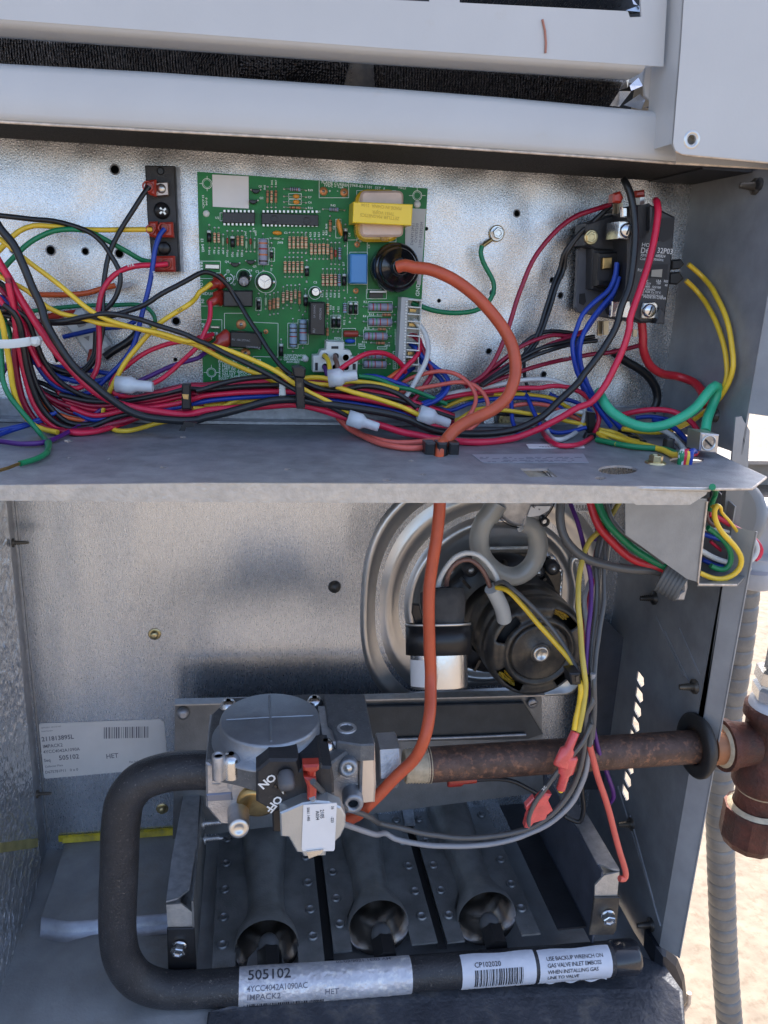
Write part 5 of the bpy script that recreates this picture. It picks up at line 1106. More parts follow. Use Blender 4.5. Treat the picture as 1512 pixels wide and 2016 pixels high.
for s, x, y, h, sx in (('HON', 640, 577, 6.6, 1.15), ('D6', 632, 622, 10, .95), ('32P03', 745, 622, 9.6, .95), ('XMC', 632, 646, 5, 1), ('68E824', 735, 650, 5, .95), ('Coil', 628, 670, 4.6, 1), ('50/60Hz', 722, 674, 4.2, 1), ('RU', 612, 748, 5, 1),
    ('V AC', 640, 822, 4.2, 1), ('LRA', 740, 822, 4.2, 1), ('RES', 793, 824, 4, 1), ('240/277', 640, 840, 4, 1), ('150', 742, 838, 4, 1), ('480/600  125/100', 635, 858, 4, 1), ('40', 800, 852, 4, 1), ('AUX 50/60Hz', 628, 876, 3.8, 1), ('USE FOR Cu 75°C', 625, 894, 4, 1), ('TQ 35 in-lbs/LUGS 40 in-lb', 612, 913, 3.6, .92), ('MADE IN CHINA', 652, 932, 4.4, 1)):
    ytext(t_, s, 'C', x, y, h, 44.2, -2, 'LEFT', .012, 1, sx)
t_.build('body_print', ink_s, body, fix=False)
CR = 'red sleeves at the top of the contactor'
qsleeve('448,215 500,195 520,240 505,278 445,275', 'C', 42, 'red sleeve at the top left of the contactor', CR); qsleeve('595,195 665,185 670,235 600,240', 'C', 30, 'small dark red sleeve behind the black power cable', CR)
slabpart('metal_clip', tin, '630,235 660,232 662,285 628,290', 28, 20, 'C', ct)
# grounding lug
lg = thing('ground_lug', PZ(1395, 893, ZT), 'aluminium ground lug with a slotted screw on the shelf at the right', 'lug')
slabpart('lug_block', alu_cut, '1052,742 1180,755 1165,888 1040,872', 106, 92, 'S', lg, .0008)
mb = MB(); c = PY(*cp('S', 1102, 812), .106); mb.lathe(c, (0, -1, 0), [(.0044, 0), (.0044, .0008), (.0038, .0008), (.0036, -.0006), (0, -.0006)], 20); sc_ = mb.build('lug_screw', tin, lg)
mb = MB(); mb.box(c + V((0, -.0001, 0)), (.0055, .0008, .0009), Matrix.Rotation(math.radians(40), 3, 'Y')); mb.build('screw_slot', dark_m, sc_)
mb = MB(); mb.lathe(PX(*cp('S', 1150, 622), XR), (-1, 0, 0), [(.0044, 0), (.0040, .002), (.0024, .003), (.0020, .006), (0, .007)], 14); tag(mb.build('wall_screw', motor_m), 'dark screw on the side wall just behind the mint green cable', 'screw')
# paper labels on the shelf
def zslab(name, mt, s, k, z, parent=None, h=.0002):
    mb = MB(); mb.prism([PZ(u, v, z) for u, v in pts(s, k)], (0, 0, h)); return mb.build(name, mt, parent)
def ztext(mb, s, k, x, y, hpx, z, align='LEFT', sx=1.):
    u, v = cp(k, x, y); p = PZ(u, v, z); S = (PZ(u + 10, v, z) - p).length / 10; text(mb, s, hpx * S / .72, plane_fn(p, V((1, 0, 0)) * sx, V((0, 1, 0))), align, .01)
l1 = tag(zslab('paper_label', mat('grey_sticker_film', (.33, .34, .38), .4, .2), '480,1848 1300,1842 1340,1908 560,1908', 'R', ZT + .0001), 'long pale printed label lying on the shelf', 'label', 'labels on the shelf')
t_ = MB(); rl = random.Random(4)
for y in (1866, 1876, 1888, 1898):      # print too small to read: rows of short dashes
    x = 540
    while x < 1240:
        wd_ = rl.uniform(14, 60)
        if rl.random() < .8: t_.prism([PZ(*cp('R', a, b_), ZT + .0004) for a, b_ in ((x, y), (x + wd_, y), (x + wd_, y + 3), (x, y + 3))], (0, 0, .00005))
        x += wd_ + rl.uniform(6, 40)
tag(t_.build('label_print', ink_g, l1), kind='stuff')
l2 = tag(zslab('paper_label', label_w, '880,1772 1300,1768 1310,1800 900,1802', 'R', ZT + .0001), 'white label half under the red wire ring on the shelf', 'label', 'labels on the shelf')
t_ = MB(); ztext(t_, '*7221*', 'R', 980, 1792, 8, ZT + .0004); t_.build('label_print', ink, l2)
# ---------------------------------------------------------------- pressed housing and blower motor
hs = thing('blower_housing', PY(971, 1350, -.03), 'round pressed steel inducer housing on the lower back wall', 'housing')
c0 = PY(971, 1182, -.03); cx, cz = c0.x, c0.z
mb = MB(); prof = [(.101, 0, 2.7), (.0995, 2.0, 2.7), (.098, 2.6, 2.7), (.0965, 2.2, 2.6), (.095, 1.0, 2.6), (.0915, .6, 2.5), (.090, -.5, 2.4), (.0875, -.8, 2.4), (.0835, 1.8, 2.2), (.081, 2.2, 2.2), (.0775, 1.0, 2.1), (.072, -.6, 2),
    (.0685, -.4, 2), (.0665, 2.6, 2), (.0645, 3.6, 2), (.062, 3.2, 2), (.0605, .6, 2), (.057, -.2, 2), (.040, -.4, 2), (.0, -.4, 2)]
n = 96; v = []
for r, h, e_ in prof:
    for k in range(n):
        q = 2 * math.pi * k / n; cc, ss = math.cos(q), math.sin(q); f_ = (abs(cc) ** e_ + abs(ss) ** e_) ** (-1 / e_)
        x = cx + r * f_ * cc; z = cz + r * f_ * ss
        x = min(x, XR - .010 - (prof[0][0] - r) * .3); z = max(z, cz - .083 - (.104 - r) * 0 + (prof[0][0] - r) * .8) if r > .07 else z
        v.append((x, YB - .0005 - h / 1000 * 1.25, z))
mb.add(v, [[i*n+k, i*n+(k+1) % n, (i+1)*n+(k+1) % n, (i+1)*n+k] for i in range(len(prof)-1) for k in range(n)], True); mb.build('pressed_ring', blower_m, hs)
mb = MB(); mb.tube(spline(path('W:1345,400,-22 1300,390 1285,440 1300,520 1310,600 1300,680 1320,720')), .0022, 8); mb.build('pressed_bead', blower_m, hs)

mo = thing('blower_motor', V((cx, -.01, cz - .03)), 'round black vented draft motor on its mounting plate', 'motor')
slabpart('gasket', foil, '770,345 1110,340 1195,385 1240,470 1232,620 1160,940 690,985 632,800 575,640 580,450 650,385', -12, -20, 'W', mo, .001)
mp = slabpart('mounting_plate', motor_m, '785,362 1100,357 1178,405 1228,480 1218,620 1150,920 1000,960 700,975 645,800 590,640 598,470 660,410', -4, -12, 'W', mo, .001)
mb = MB(); mb.lathe((cx - .006, .004, cz + .002), (0, -1, 0), [(.046, 0), (.045, .006), (.038, .010), (.030, .012)], 40, closed=True)
for i in range(16):
    a = i * math.pi / 8; p = V((cx - .006 + .0385 * math.cos(a), -.006, cz + .002 + .0385 * math.sin(a))); mb.box(p, (.009, .006, .002), Matrix.Rotation(-a, 3, 'Y'))
tag(mb.build('cooling_fan', black_p, mo), kind='stuff')
for k, x, y in (('W', 685, 458), ('W', 1175, 450), ('W', 1085, 472), ('W', 655, 930)):
    q_ = MB(); p = PY(*cp(k, x, y), .006); q_.lathe(p, (0, -1, 0), [(.0052, -.006), (.0050, .001), (.0030, .0015)], 18); o = q_.build('mount_boss', black_m, mo)
    q_ = MB(); q_.lathe(p, (0, -1, 0), [(.0022, .0016), (.0018, .0030), (0, .0032)], 12); q_.build('boss_screw', tin, o)
RM = .0345; mc = V((cx + .0045, 0, cz + .001))
mb = MB(); mb.lathe(mc, (0, -1, 0), [(RM * 1.0, -.004), (RM * 1.02, .012), (RM * 1.02, .020), (RM * .985, .0205), (RM * .985, .030), (RM * 1.015, .0305), (RM * 1.015, .040), (RM * 1.01, .044)], 56, closed=True)
mb.build('motor_shell', motor_m, mo)
# end bell with four real vent slots
rings = [(RM * 1.01, .044), (RM * 1.0, .050), (RM * .965, .0545), (RM * .90, .0572), (RM * .85, .0580), (RM * .78, .0580), (RM * .72, .0578), (RM * .68, .0590), (RM * .65, .0603), (RM * .62, .0600), (RM * .60, .0580), (RM * .55, .0580)]
n = 72; v = []; f = []
for r, h in rings:
    for k in range(n): a = 2 * math.pi * k / n; v.append(mc + V((r * math.cos(a), -h, r * math.sin(a))))
def slot(i, k):
    a = (k + .5) * 360 / n
    if 3 <= i <= 5: return any(abs((a - s0 + 180) % 360 - 180) < 21 for s0 in (55, 145, 228, 320))
    return False
for i in range(len(rings) - 1):
    for k in range(n):
        if not slot(i, k): f.append([i*n+k, i*n+(k+1) % n, (i+1)*n+(k+1) % n, (i+1)*n+k])
mb = MB(); mb.add(v, f, True); eb_ = mb.build('end_bell', motor_m, mo)
so2 = eb_.modifiers.new('thick', 'SOLIDIFY'); so2.thickness = .0012
mb = MB(); mb.lathe(mc, (0, -1, 0), [(RM * .9, .030), (RM * .9, .044), (RM * .5, .048), (0, .048)], 32, closed=True); mb.build('inner_stator', dark_m, mo)
mb = MB(); rnd2 = random.Random(2)
for s0 in (55, 228):
    for j in range(9):
        a0 = math.radians(s0 - 8 + rnd2.uniform(-3, 3)); a1 = math.radians(s0 + 16 + rnd2.uniform(-3, 3)); r_ = RM * rnd2.uniform(.74, .88)
        mb.tube([mc + V((r_ * math.cos(a0 + (a1 - a0) * t / 5), -.0500 - .0008 * math.sin(t * 2 + j), r_ * math.sin(a0 + (a1 - a0) * t / 5))) for t in range(6)], .0006, 5)
tag(mb.build('copper_winding', gold_wind, mo), kind='stuff')
mb = MB(); mb.lathe(mc, (0, -1, 0), [(RM * .57, .0575), (RM * .56, .0592), (RM * .52, .0596), (RM * .22, .0596), (RM * .20, .0607), (RM * .17, .0614), (RM * .13, .0608)], 44, closed=True); mb.build('hub_cap', motor_m, mo)
mb = MB(); mb.lathe(mc, (0, -1, 0), [(RM * .155, .0600), (RM * .15, .0620), (RM * .11, .0622), (RM * .10, .0612), (0, .0612)], 28); mb.build('shaft_end', tin, mo)
slabpart('shell_tab', motor_m, '665,830 740,800 760,900 700,920 660,880', 12, 2, 'W', mo, .001)

# capacitor with its strap and boot
cpn = thing('run_capacitor', PY(*cp('W', 500, 1190), .075), 'oval silver run capacitor in a black strap with a dusty rubber boot', 'capacitor')
ct_, cb_ = PY(*cp('W', 492, 800), .070), PY(*cp('W', 500, 1165), .084)
ax = (cb_ - ct_)
ax2 = ax.normalized(); L_ = ax.length
Rr = .0112; SXX = 1.55
XD = V((1, -.15, 0))
mb = MB(); mb.lathe(ct_, ax, [(Rr, 0), (Rr, L_ * .97), (Rr * .95, L_), (0, L_ * 1.01)], 40, True, XD, SXX); mb.build('can', can, cpn)
mb = MB(); mb.lathe(ct_ - ax2 * .002, ax, [(Rr * 1.02, 0), (Rr * 1.16, 0), (Rr * 1.16, L_ * .50), (Rr * 1.03, L_ * .50), (Rr * 1.02, .0)], 40, True, XD, SXX, closed=True); mb.build('strap', black_p, cpn)
mb = MB(); mb.lathe(ct_ - ax2 * .0022, ax, [(Rr * 1.13, -.0003), (Rr * 1.17, -.0003), (Rr * 1.17, .0012), (Rr * 1.13, .0012)], 40, True, XD, SXX, closed=True); mb.build('strap_rim', tin, cpn)
def wrapcap(a0, a1, h0, h1, r, mt, name, par):
    mbb = MB(); a_ = (XD - ax2 * XD.dot(ax2)).normalized(); b__ = ax2.cross(a_); v = []; N = 10
    for i in range(N + 1):
        q = math.radians(a0 + (a1 - a0) * i / N)
        for h in (h0, h1): v.append(ct_ + ax2 * L_ * h + (a_ * math.cos(q) * SXX + b__ * math.sin(q)) * r)
    mbb.add(v, [[2*i, 2*i+1, 2*i+3, 2*i+2] for i in range(N)], True); return mbb.build(name, mt, par)
wl = wrapcap(105, 185, .52, .95, Rr * 1.012, label_w, 'capacitor_label', cpn)
slabpart('strap_lug', black_p, '340,665 380,668 400,740 400,800 360,790 335,720', 74, 72, 'W', cpn, .0006)
bt, bo = PY(*cp('W', 512, 575), .060), PY(*cp('W', 540, 850), .073)
mb = MB(); L2 = (bo - bt).length; mb.lathe(bt, bo - bt, [(.0095, 0), (.0128, .001), (.0134, L2 * .25), (.0128, L2 * .45), (.0112, L2 * .75), (.0116, L2 * .9), (.0104, L2), (.002, L2)], 26, True, XD, 1.05); mb.build('boot', mat('dusty_boot', (.060, .056, .052), .75, 0, .9, 90, .3, 120), cpn)
mb = MB(); mb.lathe(bt, bo - bt, [(.0060, -.001), (.0060, .0004), (0, .0004)], 16); mb.build('boot_mouth', dark_m, cpn)
CW = 'leads between the run capacitor and the motor'
wire('white', 1.75, 'W:490,575,62 500,520 535,450 590,385 660,358 735,375 795,430 835,490 850,540,66', 'white lead arching from the capacitor boot to the motor', CW)
wire('brown', 1.65, 'W:538,585,62 542,530 560,465 610,412 675,398 735,435 775,495 805,570,64', 'brown lead arching from the capacitor boot to the motor', CW)
mb = MB(); mb.tube(spline(path('W:812,568,66 850,640 875,700 885,755,58')), .0048, 14); tag(mb.build('cloth_sleeve', label_g), 'pale cloth sleeve holding the leads where they enter the motor', 'sleeve')
mb = MB(); mb.tube(spline(path('W:815,105,44 765,170 738,250 738,330 765,400 815,455 880,490 950,498 1010,470 1060,415 1085,340 1082,265 1050,200 990,178,44')), .0062, 18); tag(mb.build('silicone_tube', clear_tube), 'milky silicone tube bent in a loop above the motor', 'tube')
mb = MB(); mb.tube(path('W:845,60,44 785,150,44'), .0068, 16); tag(mb.build('tube_cuff', clear_tube), 'wider cuff at the upper left end of the silicone tube', 'tube')
ps = thing('pressure_switch', PY(1030, 1040, .04), 'round grey pressure switch cut off by the shelf above the motor', 'switch')
p = PY(1030, 975, .040)
mb = MB(); mb.lathe(p, (0, -1, 0), [(.0195, 0), (.0195, .004), (.0185, .005), (.017, .006), (0, .0062)], 40); mb.build('disc', galv_dull, ps)
mb = MB(); mb.lathe(p, (0, -1, 0), [(.0205, .0022), (.0210, .003), (.0205, .004)], 40, closed=True); mb.build('rim', black_p, ps)
mb = MB(); mb.tube(path('W:1095,130,44 1120,165,46'), .0022, 10); mb.lathe(PY(*cp('W', 1120, 168), .046), (0, -1, 0), [(.0030, 0), (.0030, .003), (.0018, .003), (.0016, .001)], 14, closed=True); mb.build('port', black_p, ps)
sl3 = slabpart('switch_label', label_w, '1045,80 1165,80 1150,105 1100,135 1020,148', 47, 46.6, 'W', ps)
t_ = MB(); ytext(t_, 'R', 'W', 1065, 95, 8, 47.2, 60); ytext(t_, 'a', 'W', 1095, 105, 5, 47.2, 60); t_.build('label_print', ink, sl3)
sl4 = tag(slabpart('bar_code_label', label_w, '1290,66 1390,66 1392,112 1292,112', 20, 19.6, 'W', None), 'small code label high on the housing behind the purple wires', 'label')
t_ = MB(); ytext(t_, '1121800021', 'W', 1300, 108, 5, 20.2)
for i in range(14): 
    if i % 3 != 1: slab(t_, rect(1300 + i * 6, 74, 1303 + i * 6, 92), 20.2, 20.0, 'W')
t_.build('label_print', ink, sl4)

# ---------------------------------------------------------------- wire drop beside the motor
DMAP = lambda d: d + 22 * min(1, max(0, (d - 84) / 10)) * (d < 110)
DR = 'wires hanging beside the motor'
TIE_D = 92
wire('yellow', 1.75, 'W:840,565,68 900,580 1000,680 1080,775 1180,885 1265,985 1320,1070 1342,1150,95 1335,1300 G:1225,60 1215,150 1205,215,100', 'bright yellow lead crossing in front of the motor face', DR)
wire('darkgrey', 1.5, 'W:832,545,67 880,530 950,585 1080,705 1190,835 1270,960 1318,1050 1350,1150,94', 'dark lead running beside the yellow one over the motor', DR)
wire('dustyyellow', 1.8, 'E:500,150,60 420,280 350,370 280,440 235,560 208,700 205,850 218,1050 232,1200 243,1330,94 255,1450 240,1580 205,1750,100', 'dusty yellow wire hanging full length left of the dark bundle', DR)
wire('purple', 1.6, 'E:140,150,56 165,220 205,330 240,450 262,560 292,700 292,850 278,1000 262,1200 258,1350,93 290,1500 300,1650 335,1850 372,1975 G:1345,340,92 1380,440 1412,530 1420,590 1395,622 1370,612,80', 'purple wire hanging in the drop and hooking up at its end', DR)
wire('purple', 1.7, 'E:330,120,70 322,240 338,320 332,400 322,440,72', 'short bright purple wire doubled back under the shelf', DR)
wire('burgundy', 1.5, 'E:330,500,64 310,620 298,750 262,900 250,1050 255,1200,86', 'dark red wire showing between the purple and yellow ones', DR)
for i, (c, s, l) in enumerate((('darkgrey', 'E:430,150,62 400,300 345,450 325,600 335,760 325,950 300,1150 290,1350,92 310,1500 300,1700,98 280,1850', 'leftmost dark wire'),
    ('grey', 'E:380,150,60 400,260 370,400 330,560 300,680 250,820 262,1000 275,1200 270,1350,90', 'pale grey wire'),
    ('darkgrey', 'E:400,140,66 410,300 392,480 385,640 382,850 352,1050 325,1250 312,1400,96 318,1600,98 300,1800,98', 'rightmost dark wire'),
    ('darkgrey', 'E:380,300,58 350,560 330,900 322,1100 305,1300 300,1500 300,1700,92', 'hidden dark wire'))): wire(c, 1.6, s, l + ' of the drop beside the motor', DR)
wire('grey', 1.75, 'E:305,1350,95 315,1500 305,1700,100 G:1300,180 1290,330 1255,490 1190,620 1090,715 960,785 800,835 620,855 400,850 210,812 60,755 T:1512,1125,118 1300,1090 1150,1045 1050,1005 950,945 880,880 842,825,160', 'outer pale grey lead sweeping in a long curve to the gas valve', 'leads swinging from the drop to the gas valve')
wire('darkgrey', 1.75, 'E:300,1360,93 305,1550,98 G:1275,120 1262,300 1225,470 1140,620 1010,730 860,785 720,806 580,810 400,790 200,745 40,700 T:1450,1055,116 1250,968 1050,885 930,800 850,715,162', 'inner darker lead sweeping in a long curve to the gas valve', 'leads swinging from the drop to the gas valve')
wzc = wire('darkgrey', 1.5, 'E:295,1700,100 G:1250,290,102 1180,370 1100,465 1040,545 985,620 955,700 955,745,100', 'dark wire marked 2C ending in the torn red sleeve', DR)
wprint(wzc, '2C', 'G', 1045, 540, 124.5, 52, 5.5)
wire('black', 1.6, 'G:640,492,66 700,488 800,487 880,505 950,540 1010,572 1060,610,70', 'black wire from the red sleeve below the iron pipe')
wire('black', 1.7, 'G:1235,420,80 1250,560 1255,660 1235,720 1195,712 1150,690,74', 'black wire making a hook beside the right burner bracket')
wire('salmon', 2.0, 'G:1290,300,96 1310,380 1345,500 1385,620 1420,750 1455,890 1480,960 1490,1010 1480,1035 1455,1035,100', 'coral wire running down to the end of the right burner bracket')
SP_ = 'red sleeves on the hanging wires'
def rsleeve(s, d, k, label):
    pass
sleeve(PY(*cp('G', 1212, 225), .121), PY(*cp('G', 1150, 370), .124) - PY(*cp('G', 1212, 225), .121), .0225, .0044, 'red sleeve under the two yellow leads in front of the iron pipe', term_pink, SP_, .5)
sleeve(PY(*cp('G', 1130, 545), .124), PY(*cp('G', 1180, 370), .124) - PY(*cp('G', 1130, 545), .124), .0225, .0044, 'red sleeve pointing down to a yellow wire end below the pipe', term_pink, SP_, .5)
mb = MB(); mb.tube([PY(*cp('G', 1132, 530), .124), PY(*cp('G', 1130, 556), .124)], .0015, 8); tag(mb.build('yellow_wire_end', WM['yellow']), 'stub of yellow wire poking out of the lower red sleeve', 'wire')
mb = MB(); slab(mb, '935,760 950,700 1010,600 1045,570 1085,575 1065,610 1090,665 1060,690 1050,715 985,735 960,765', 123, 118, 'G', .001); slab(mb, '945,670 940,640 985,590 1000,600', 121, 117, 'G', .0006); tag(mb.build('torn_sleeve', term_pink), 'torn pink red sleeve folded round a dark wire', 'terminal', SP_)
sleeve(PY(*cp('G', 665, 492), .066), PY(*cp('G', 500, 502), .068) - PY(*cp('G', 665, 492), .066), .0200, .0034, 'red sleeve lying flat just below the iron pipe', term_red, SP_, .5)
tie = thing('cable_tie', PY(1140, 1345, .098), 'black cable tie gathering the wire drop beside the motor', 'cable tie', 'cable ties')
slabpart('head', black_p, '1275,1078 1340,1075 1345,1145 1285,1148', 118, 108, 'W', tie, .0008); slabpart('tail', black_p, '1345,1092 1432,1095 1432,1135 1345,1132', 116, 114, 'W', tie, .0005)
slabpart('pawl', motor_m, '1312,1095 1328,1093 1330,1125 1314,1127', 118.6, 118, 'W', tie)
DMAP = lambda d: d
# cables to the corrugated bushing
CB = 'thick cables entering the grey corrugated bushing'
wire('darkgrey', 2.7, 'E:90,140,72 78,240 85,340 120,430 185,510 270,565 400,605 560,630 700,640 830,660,96', 'thick dusty dark cable curving into the grey bushing', CB, 'cable', 'supply_cable', 12)
wire('cherry', 2.5, 'E:280,140,72 310,250 350,340 420,425 520,520 620,580 740,615 830,640,98', 'thick red cable slanting into the grey bushing', CB, 'cable', 'supply_cable', 12)
wire('green', 2.5, 'E:330,150,74 370,250 420,330 520,430 620,510 720,570 830,625,100', 'thick green cable slanting into the grey bushing', CB, 'cable', 'supply_cable', 12)
wire('darkgrey', 1.6, 'E:395,150,76 440,300 540,400 680,500 800,590,102', 'thin dark wire above the green cable', CB)
bs = thing('corrugated_bushing', PY(1335, 1180, .10), 'grey corrugated bushing poking out under the angled bracket', 'bushing')
A_, B_ = PY(*cp('E', 790, 665), .098), PY(*cp('E', 935, 745), .106); ax = (B_ - A_); L_ = ax.length; pr = [(.0078, .001), (.0078, -.0005)]
for i in range(6): pr += [(.0108, L_ * (i + .0) / 6), (.0114, L_ * (i + .35) / 6), (.0106, L_ * (i + .7) / 6)]
pr += [(.0108, L_), (.006, L_)]
mb = MB(); mb.lathe(A_, ax, pr, 30, closed=True); mb.build('corrugated_sleeve', mat('grey_rubber', (.115, .12, .12), .5, 0, .1, 400, .1, 60), bs)
slabpart('clamp_edge', galv_dull, '925,690 965,700 965,760 940,850 880,850 900,800 930,780', 104, 98, 'E', bs, .001)

# ---------------------------------------------------------------- angled bracket with the field wires
br = thing('wiring_bracket', PY(1375, 1148, .118), 'grey angled sheet metal bracket at the right end of the shelf', 'bracket')
bg = mat('grey_bracket', (.27, .28, .285), .45, .4, .15, 800, .1, 80)
slabpart('front_plate', bg, '528,150 1090,150 1086,200 1028,725 1010,715 955,700 530,395', 119, 118, 'E', br)
zb_ = PY(*cp('E', 1030, 738), .119).z
mb = MB(); mb.prism([PY(*cp('E', 1028, 738), .119)] + [PZ(*cp('E', x, y), zb_) for x, y in ((1300, 740), (1400, 628), (1250, 560), (1040, 560))], (0, 0, -.001)); mb.build('foot_plate', bg, br)
mb = MB(); mb.tube(path('E:1092,165,119.4 1030,718'), .0006, 6); mb.tube([PY(*cp('E', 1030, 718), .1194), PY(*cp('E', 1034, 738), .1194)] + [PZ(*cp('E', x, y), zb_) for x, y in ((1296, 741),)], .0006, 6); mb.build('bare_edge', cut, br)
slabpart('rear_post', mat('grey_green_post', (.20, .20, .19), .5, .1), '505,455 706,455 640,880 470,850', 92, 88, 'J', br); slabpart('dark_gap', dark_m, '330,455 515,455 490,800 330,780', 80, 79, 'J', br)
FW = 'field wires coiled in the opening right of the shelf'
for c, r, s, l in (('yellow', 2.4, 'J:400,650,112 372,700 375,790 430,900 500,990 590,1090 650,1180 668,1260 640,1350 560,1420 450,1455 330,1440 205,1385,114', 'long yellow wire hanging in a loop'), ('yellow', 1.5, 'J:345,660,108 400,640,112 445,665 450,710 520,800 600,900 640,955,100', 'thin yellow wire with the wrapped knot'),
    ('green', 2.4, 'J:350,440,104 378,530 345,620 320,700,100', 'green wire coming down behind the yellow knot'), ('green', 2.5, 'J:300,890,110 360,930 450,1000 520,1090 555,1180 548,1280 500,1345 420,1350 330,1310,108', 'green wire with a frayed end curling downward'),
    ('white', 2.5, 'J:500,1000,98 620,975 730,985 810,1040 845,1120 820,1200 750,1260 640,1285 500,1265 360,1215 220,1140,102', 'white wire making the widest ring'), ('red', 2.4, 'J:310,740,96 450,800 600,890 740,965 840,1045 885,1130 860,1210 820,1240,98', 'red wire bowing outermost to the right'),
    ('blue', 2.2, 'J:250,960,94 400,1010 560,1060 650,1130 690,1200 660,1260 560,1310 400,1310 240,1240,98', 'blue wire lying under the white ring'), ('brown', 1.8, 'J:325,560,96 305,640 290,760 330,840 400,870,100', 'brown wire down the left side'),
    ('red', 1.6, 'J:330,1040,92 420,1120 520,1190 640,1210 720,1180,94', 'thin red wire inside the ring'), ('white', 1.5, 'J:240,910,96 380,905 520,930 580,960,98', 'short white wire across the top'), ('darkgrey', 2.2, 'J:240,1200,92 330,1270 450,1300 560,1290,94', 'dark wire at the bottom of the coil')):
    wire(c, r * .7, s, l + ' among the field wires right of the shelf', FW)
wire('salmon', 1.2, 'J:640,1150,96 720,1140 760,1100,96', 'short orange strand inside the field wire coil', FW)

# ---------------------------------------------------------------- burner rack
rk = thing('burner_rack', V((.08, -.05, -.43)), 'sheet metal rack that carries the three burners', 'bracket')
slabpart('back_plate', rack_m, '345,1384 1066,1364 1070,1560 340,1652', 2, 0, 'I', rk)
fz = PY(700, 1368, .002).z
mb = MB(); mb.prism([PY(345, 1378, .002), PY(1066, 1360, .002), PY(1066, 1360, .002) + V((0, -.008, 0)), PY(345, 1378, .002) + V((0, -.008, 0))], (0, 0, .001)); mb.build('top_flange', tray_edge, rk)
slabpart('baffle', mat('charcoal_steel', (.06, .065, .07), .45, .4, .2, 600, .2, 60), '705,1392 1032,1384 1070,1446 1040,1456 700,1462', 6, 4, 'I', rk, .0006)
mb = MB(); mb.tube(path('I:705,1458,8 900,1452 1035,1446,8'), .0012, 8); mb.build('baffle_lip', galv_dull, rk)
ZB = -.360
lP = [PZ(u, v_, ZB) for u, v_ in ((365, 1545), (394, 1545), (388, 1660), (373, 1750), (349, 1768), (327, 1774), (338, 1690))]
mb = MB(); mb.prism(lP, (0, 0, -.0012)); mb.build('side_rail', galv_dull, rk)
rP = [PZ(*cp('O', x, y), ZB) for x, y in ((850, -150), (1010, 0), (1236, 385), (1190, 380), (1083, 340), (950, 90), (830, -60))]
mb = MB(); mb.prism(rP, (0, 0, -.0012)); mb.build('side_rail', galv_dull, rk)
xl_, xr_ = PZ(388, 1660, ZB).x + .0005, PZ(*cp('O', 1010, 200), ZB).x
mb = MB(); mb.box((xl_ , -.045, ZB - .028), (.0012, .115, .054)); mb.build('side_web', burner_m, rk)
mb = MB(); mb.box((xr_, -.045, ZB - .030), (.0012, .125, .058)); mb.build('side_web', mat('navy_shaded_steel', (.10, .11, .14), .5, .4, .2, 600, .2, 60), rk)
yl = PZ(335, 1772, ZB).y
slabpart('rail_end', tray_edge, '1076,728 1172,722 1250,780 1256,878 1086,882', -yl * 1000 + .5, -yl * 1000 - .7, 'F', rk)
slabpart('black_tab', black_p, '1080,884 1258,880 1272,1145 1088,1160', -yl * 1000 + 2, -yl * 1000 + .6, 'F', rk, .0005)
yr = PZ(*cp('O', 1236, 385), ZB).y
slabpart('rail_end', tray_edge, '1070,492 1132,425 1236,402 1218,575 1068,578', -yr * 1000 + .5, -yr * 1000 - .7, 'O', rk)
slabpart('black_tab', motor_m, '1066,575 1238,572 1215,800 1195,830 1032,830', -yr * 1000 + 2, -yr * 1000 + .6, 'O', rk, .0005)
for k, x, y, yy in (('F', 1160, 995, yl), ('O', 1155, 692, yr)):
    mb = MB(); hexbolt(mb, PY(*cp(k, x, y), -yy + .002), (-.1, -1, -.15), .0044, .0052, 1.1); mb.build('hex_bolt', steel, rk)
mb = MB(); p = PY(1048, 1384, .004); mb.lathe(p, (0, -1, 0), [(.0040, 0), (.0038, .0012), (.0028, .0018), (0, .0018)], 18); o = mb.build('slotted_screw', galv_dull, rk)
mb = MB(); mb.box(p + V((0, -.0019, 0)), (.0052, .0004, .0008), Matrix.Rotation(math.radians(-15), 3, 'Y')); mb.build('screw_slot', dark_m, o)
for k, x, y in (('F', 1300, 200), ('F', 1300, 300), ('T', 70, 1015), ('T', 80, 1125)): screw(PY(*cp(k, x, y), .02), (1, 0, 0), .012, .0020, rk, galv_dull)
mb = MB(); p = PY(361, 1403, .003); mb.lathe(p, (0, -1, 0), [(.0045, 0), (.0040, .003), (.002, .004)], 14); mb.build('rivet', galv_dull, rk)

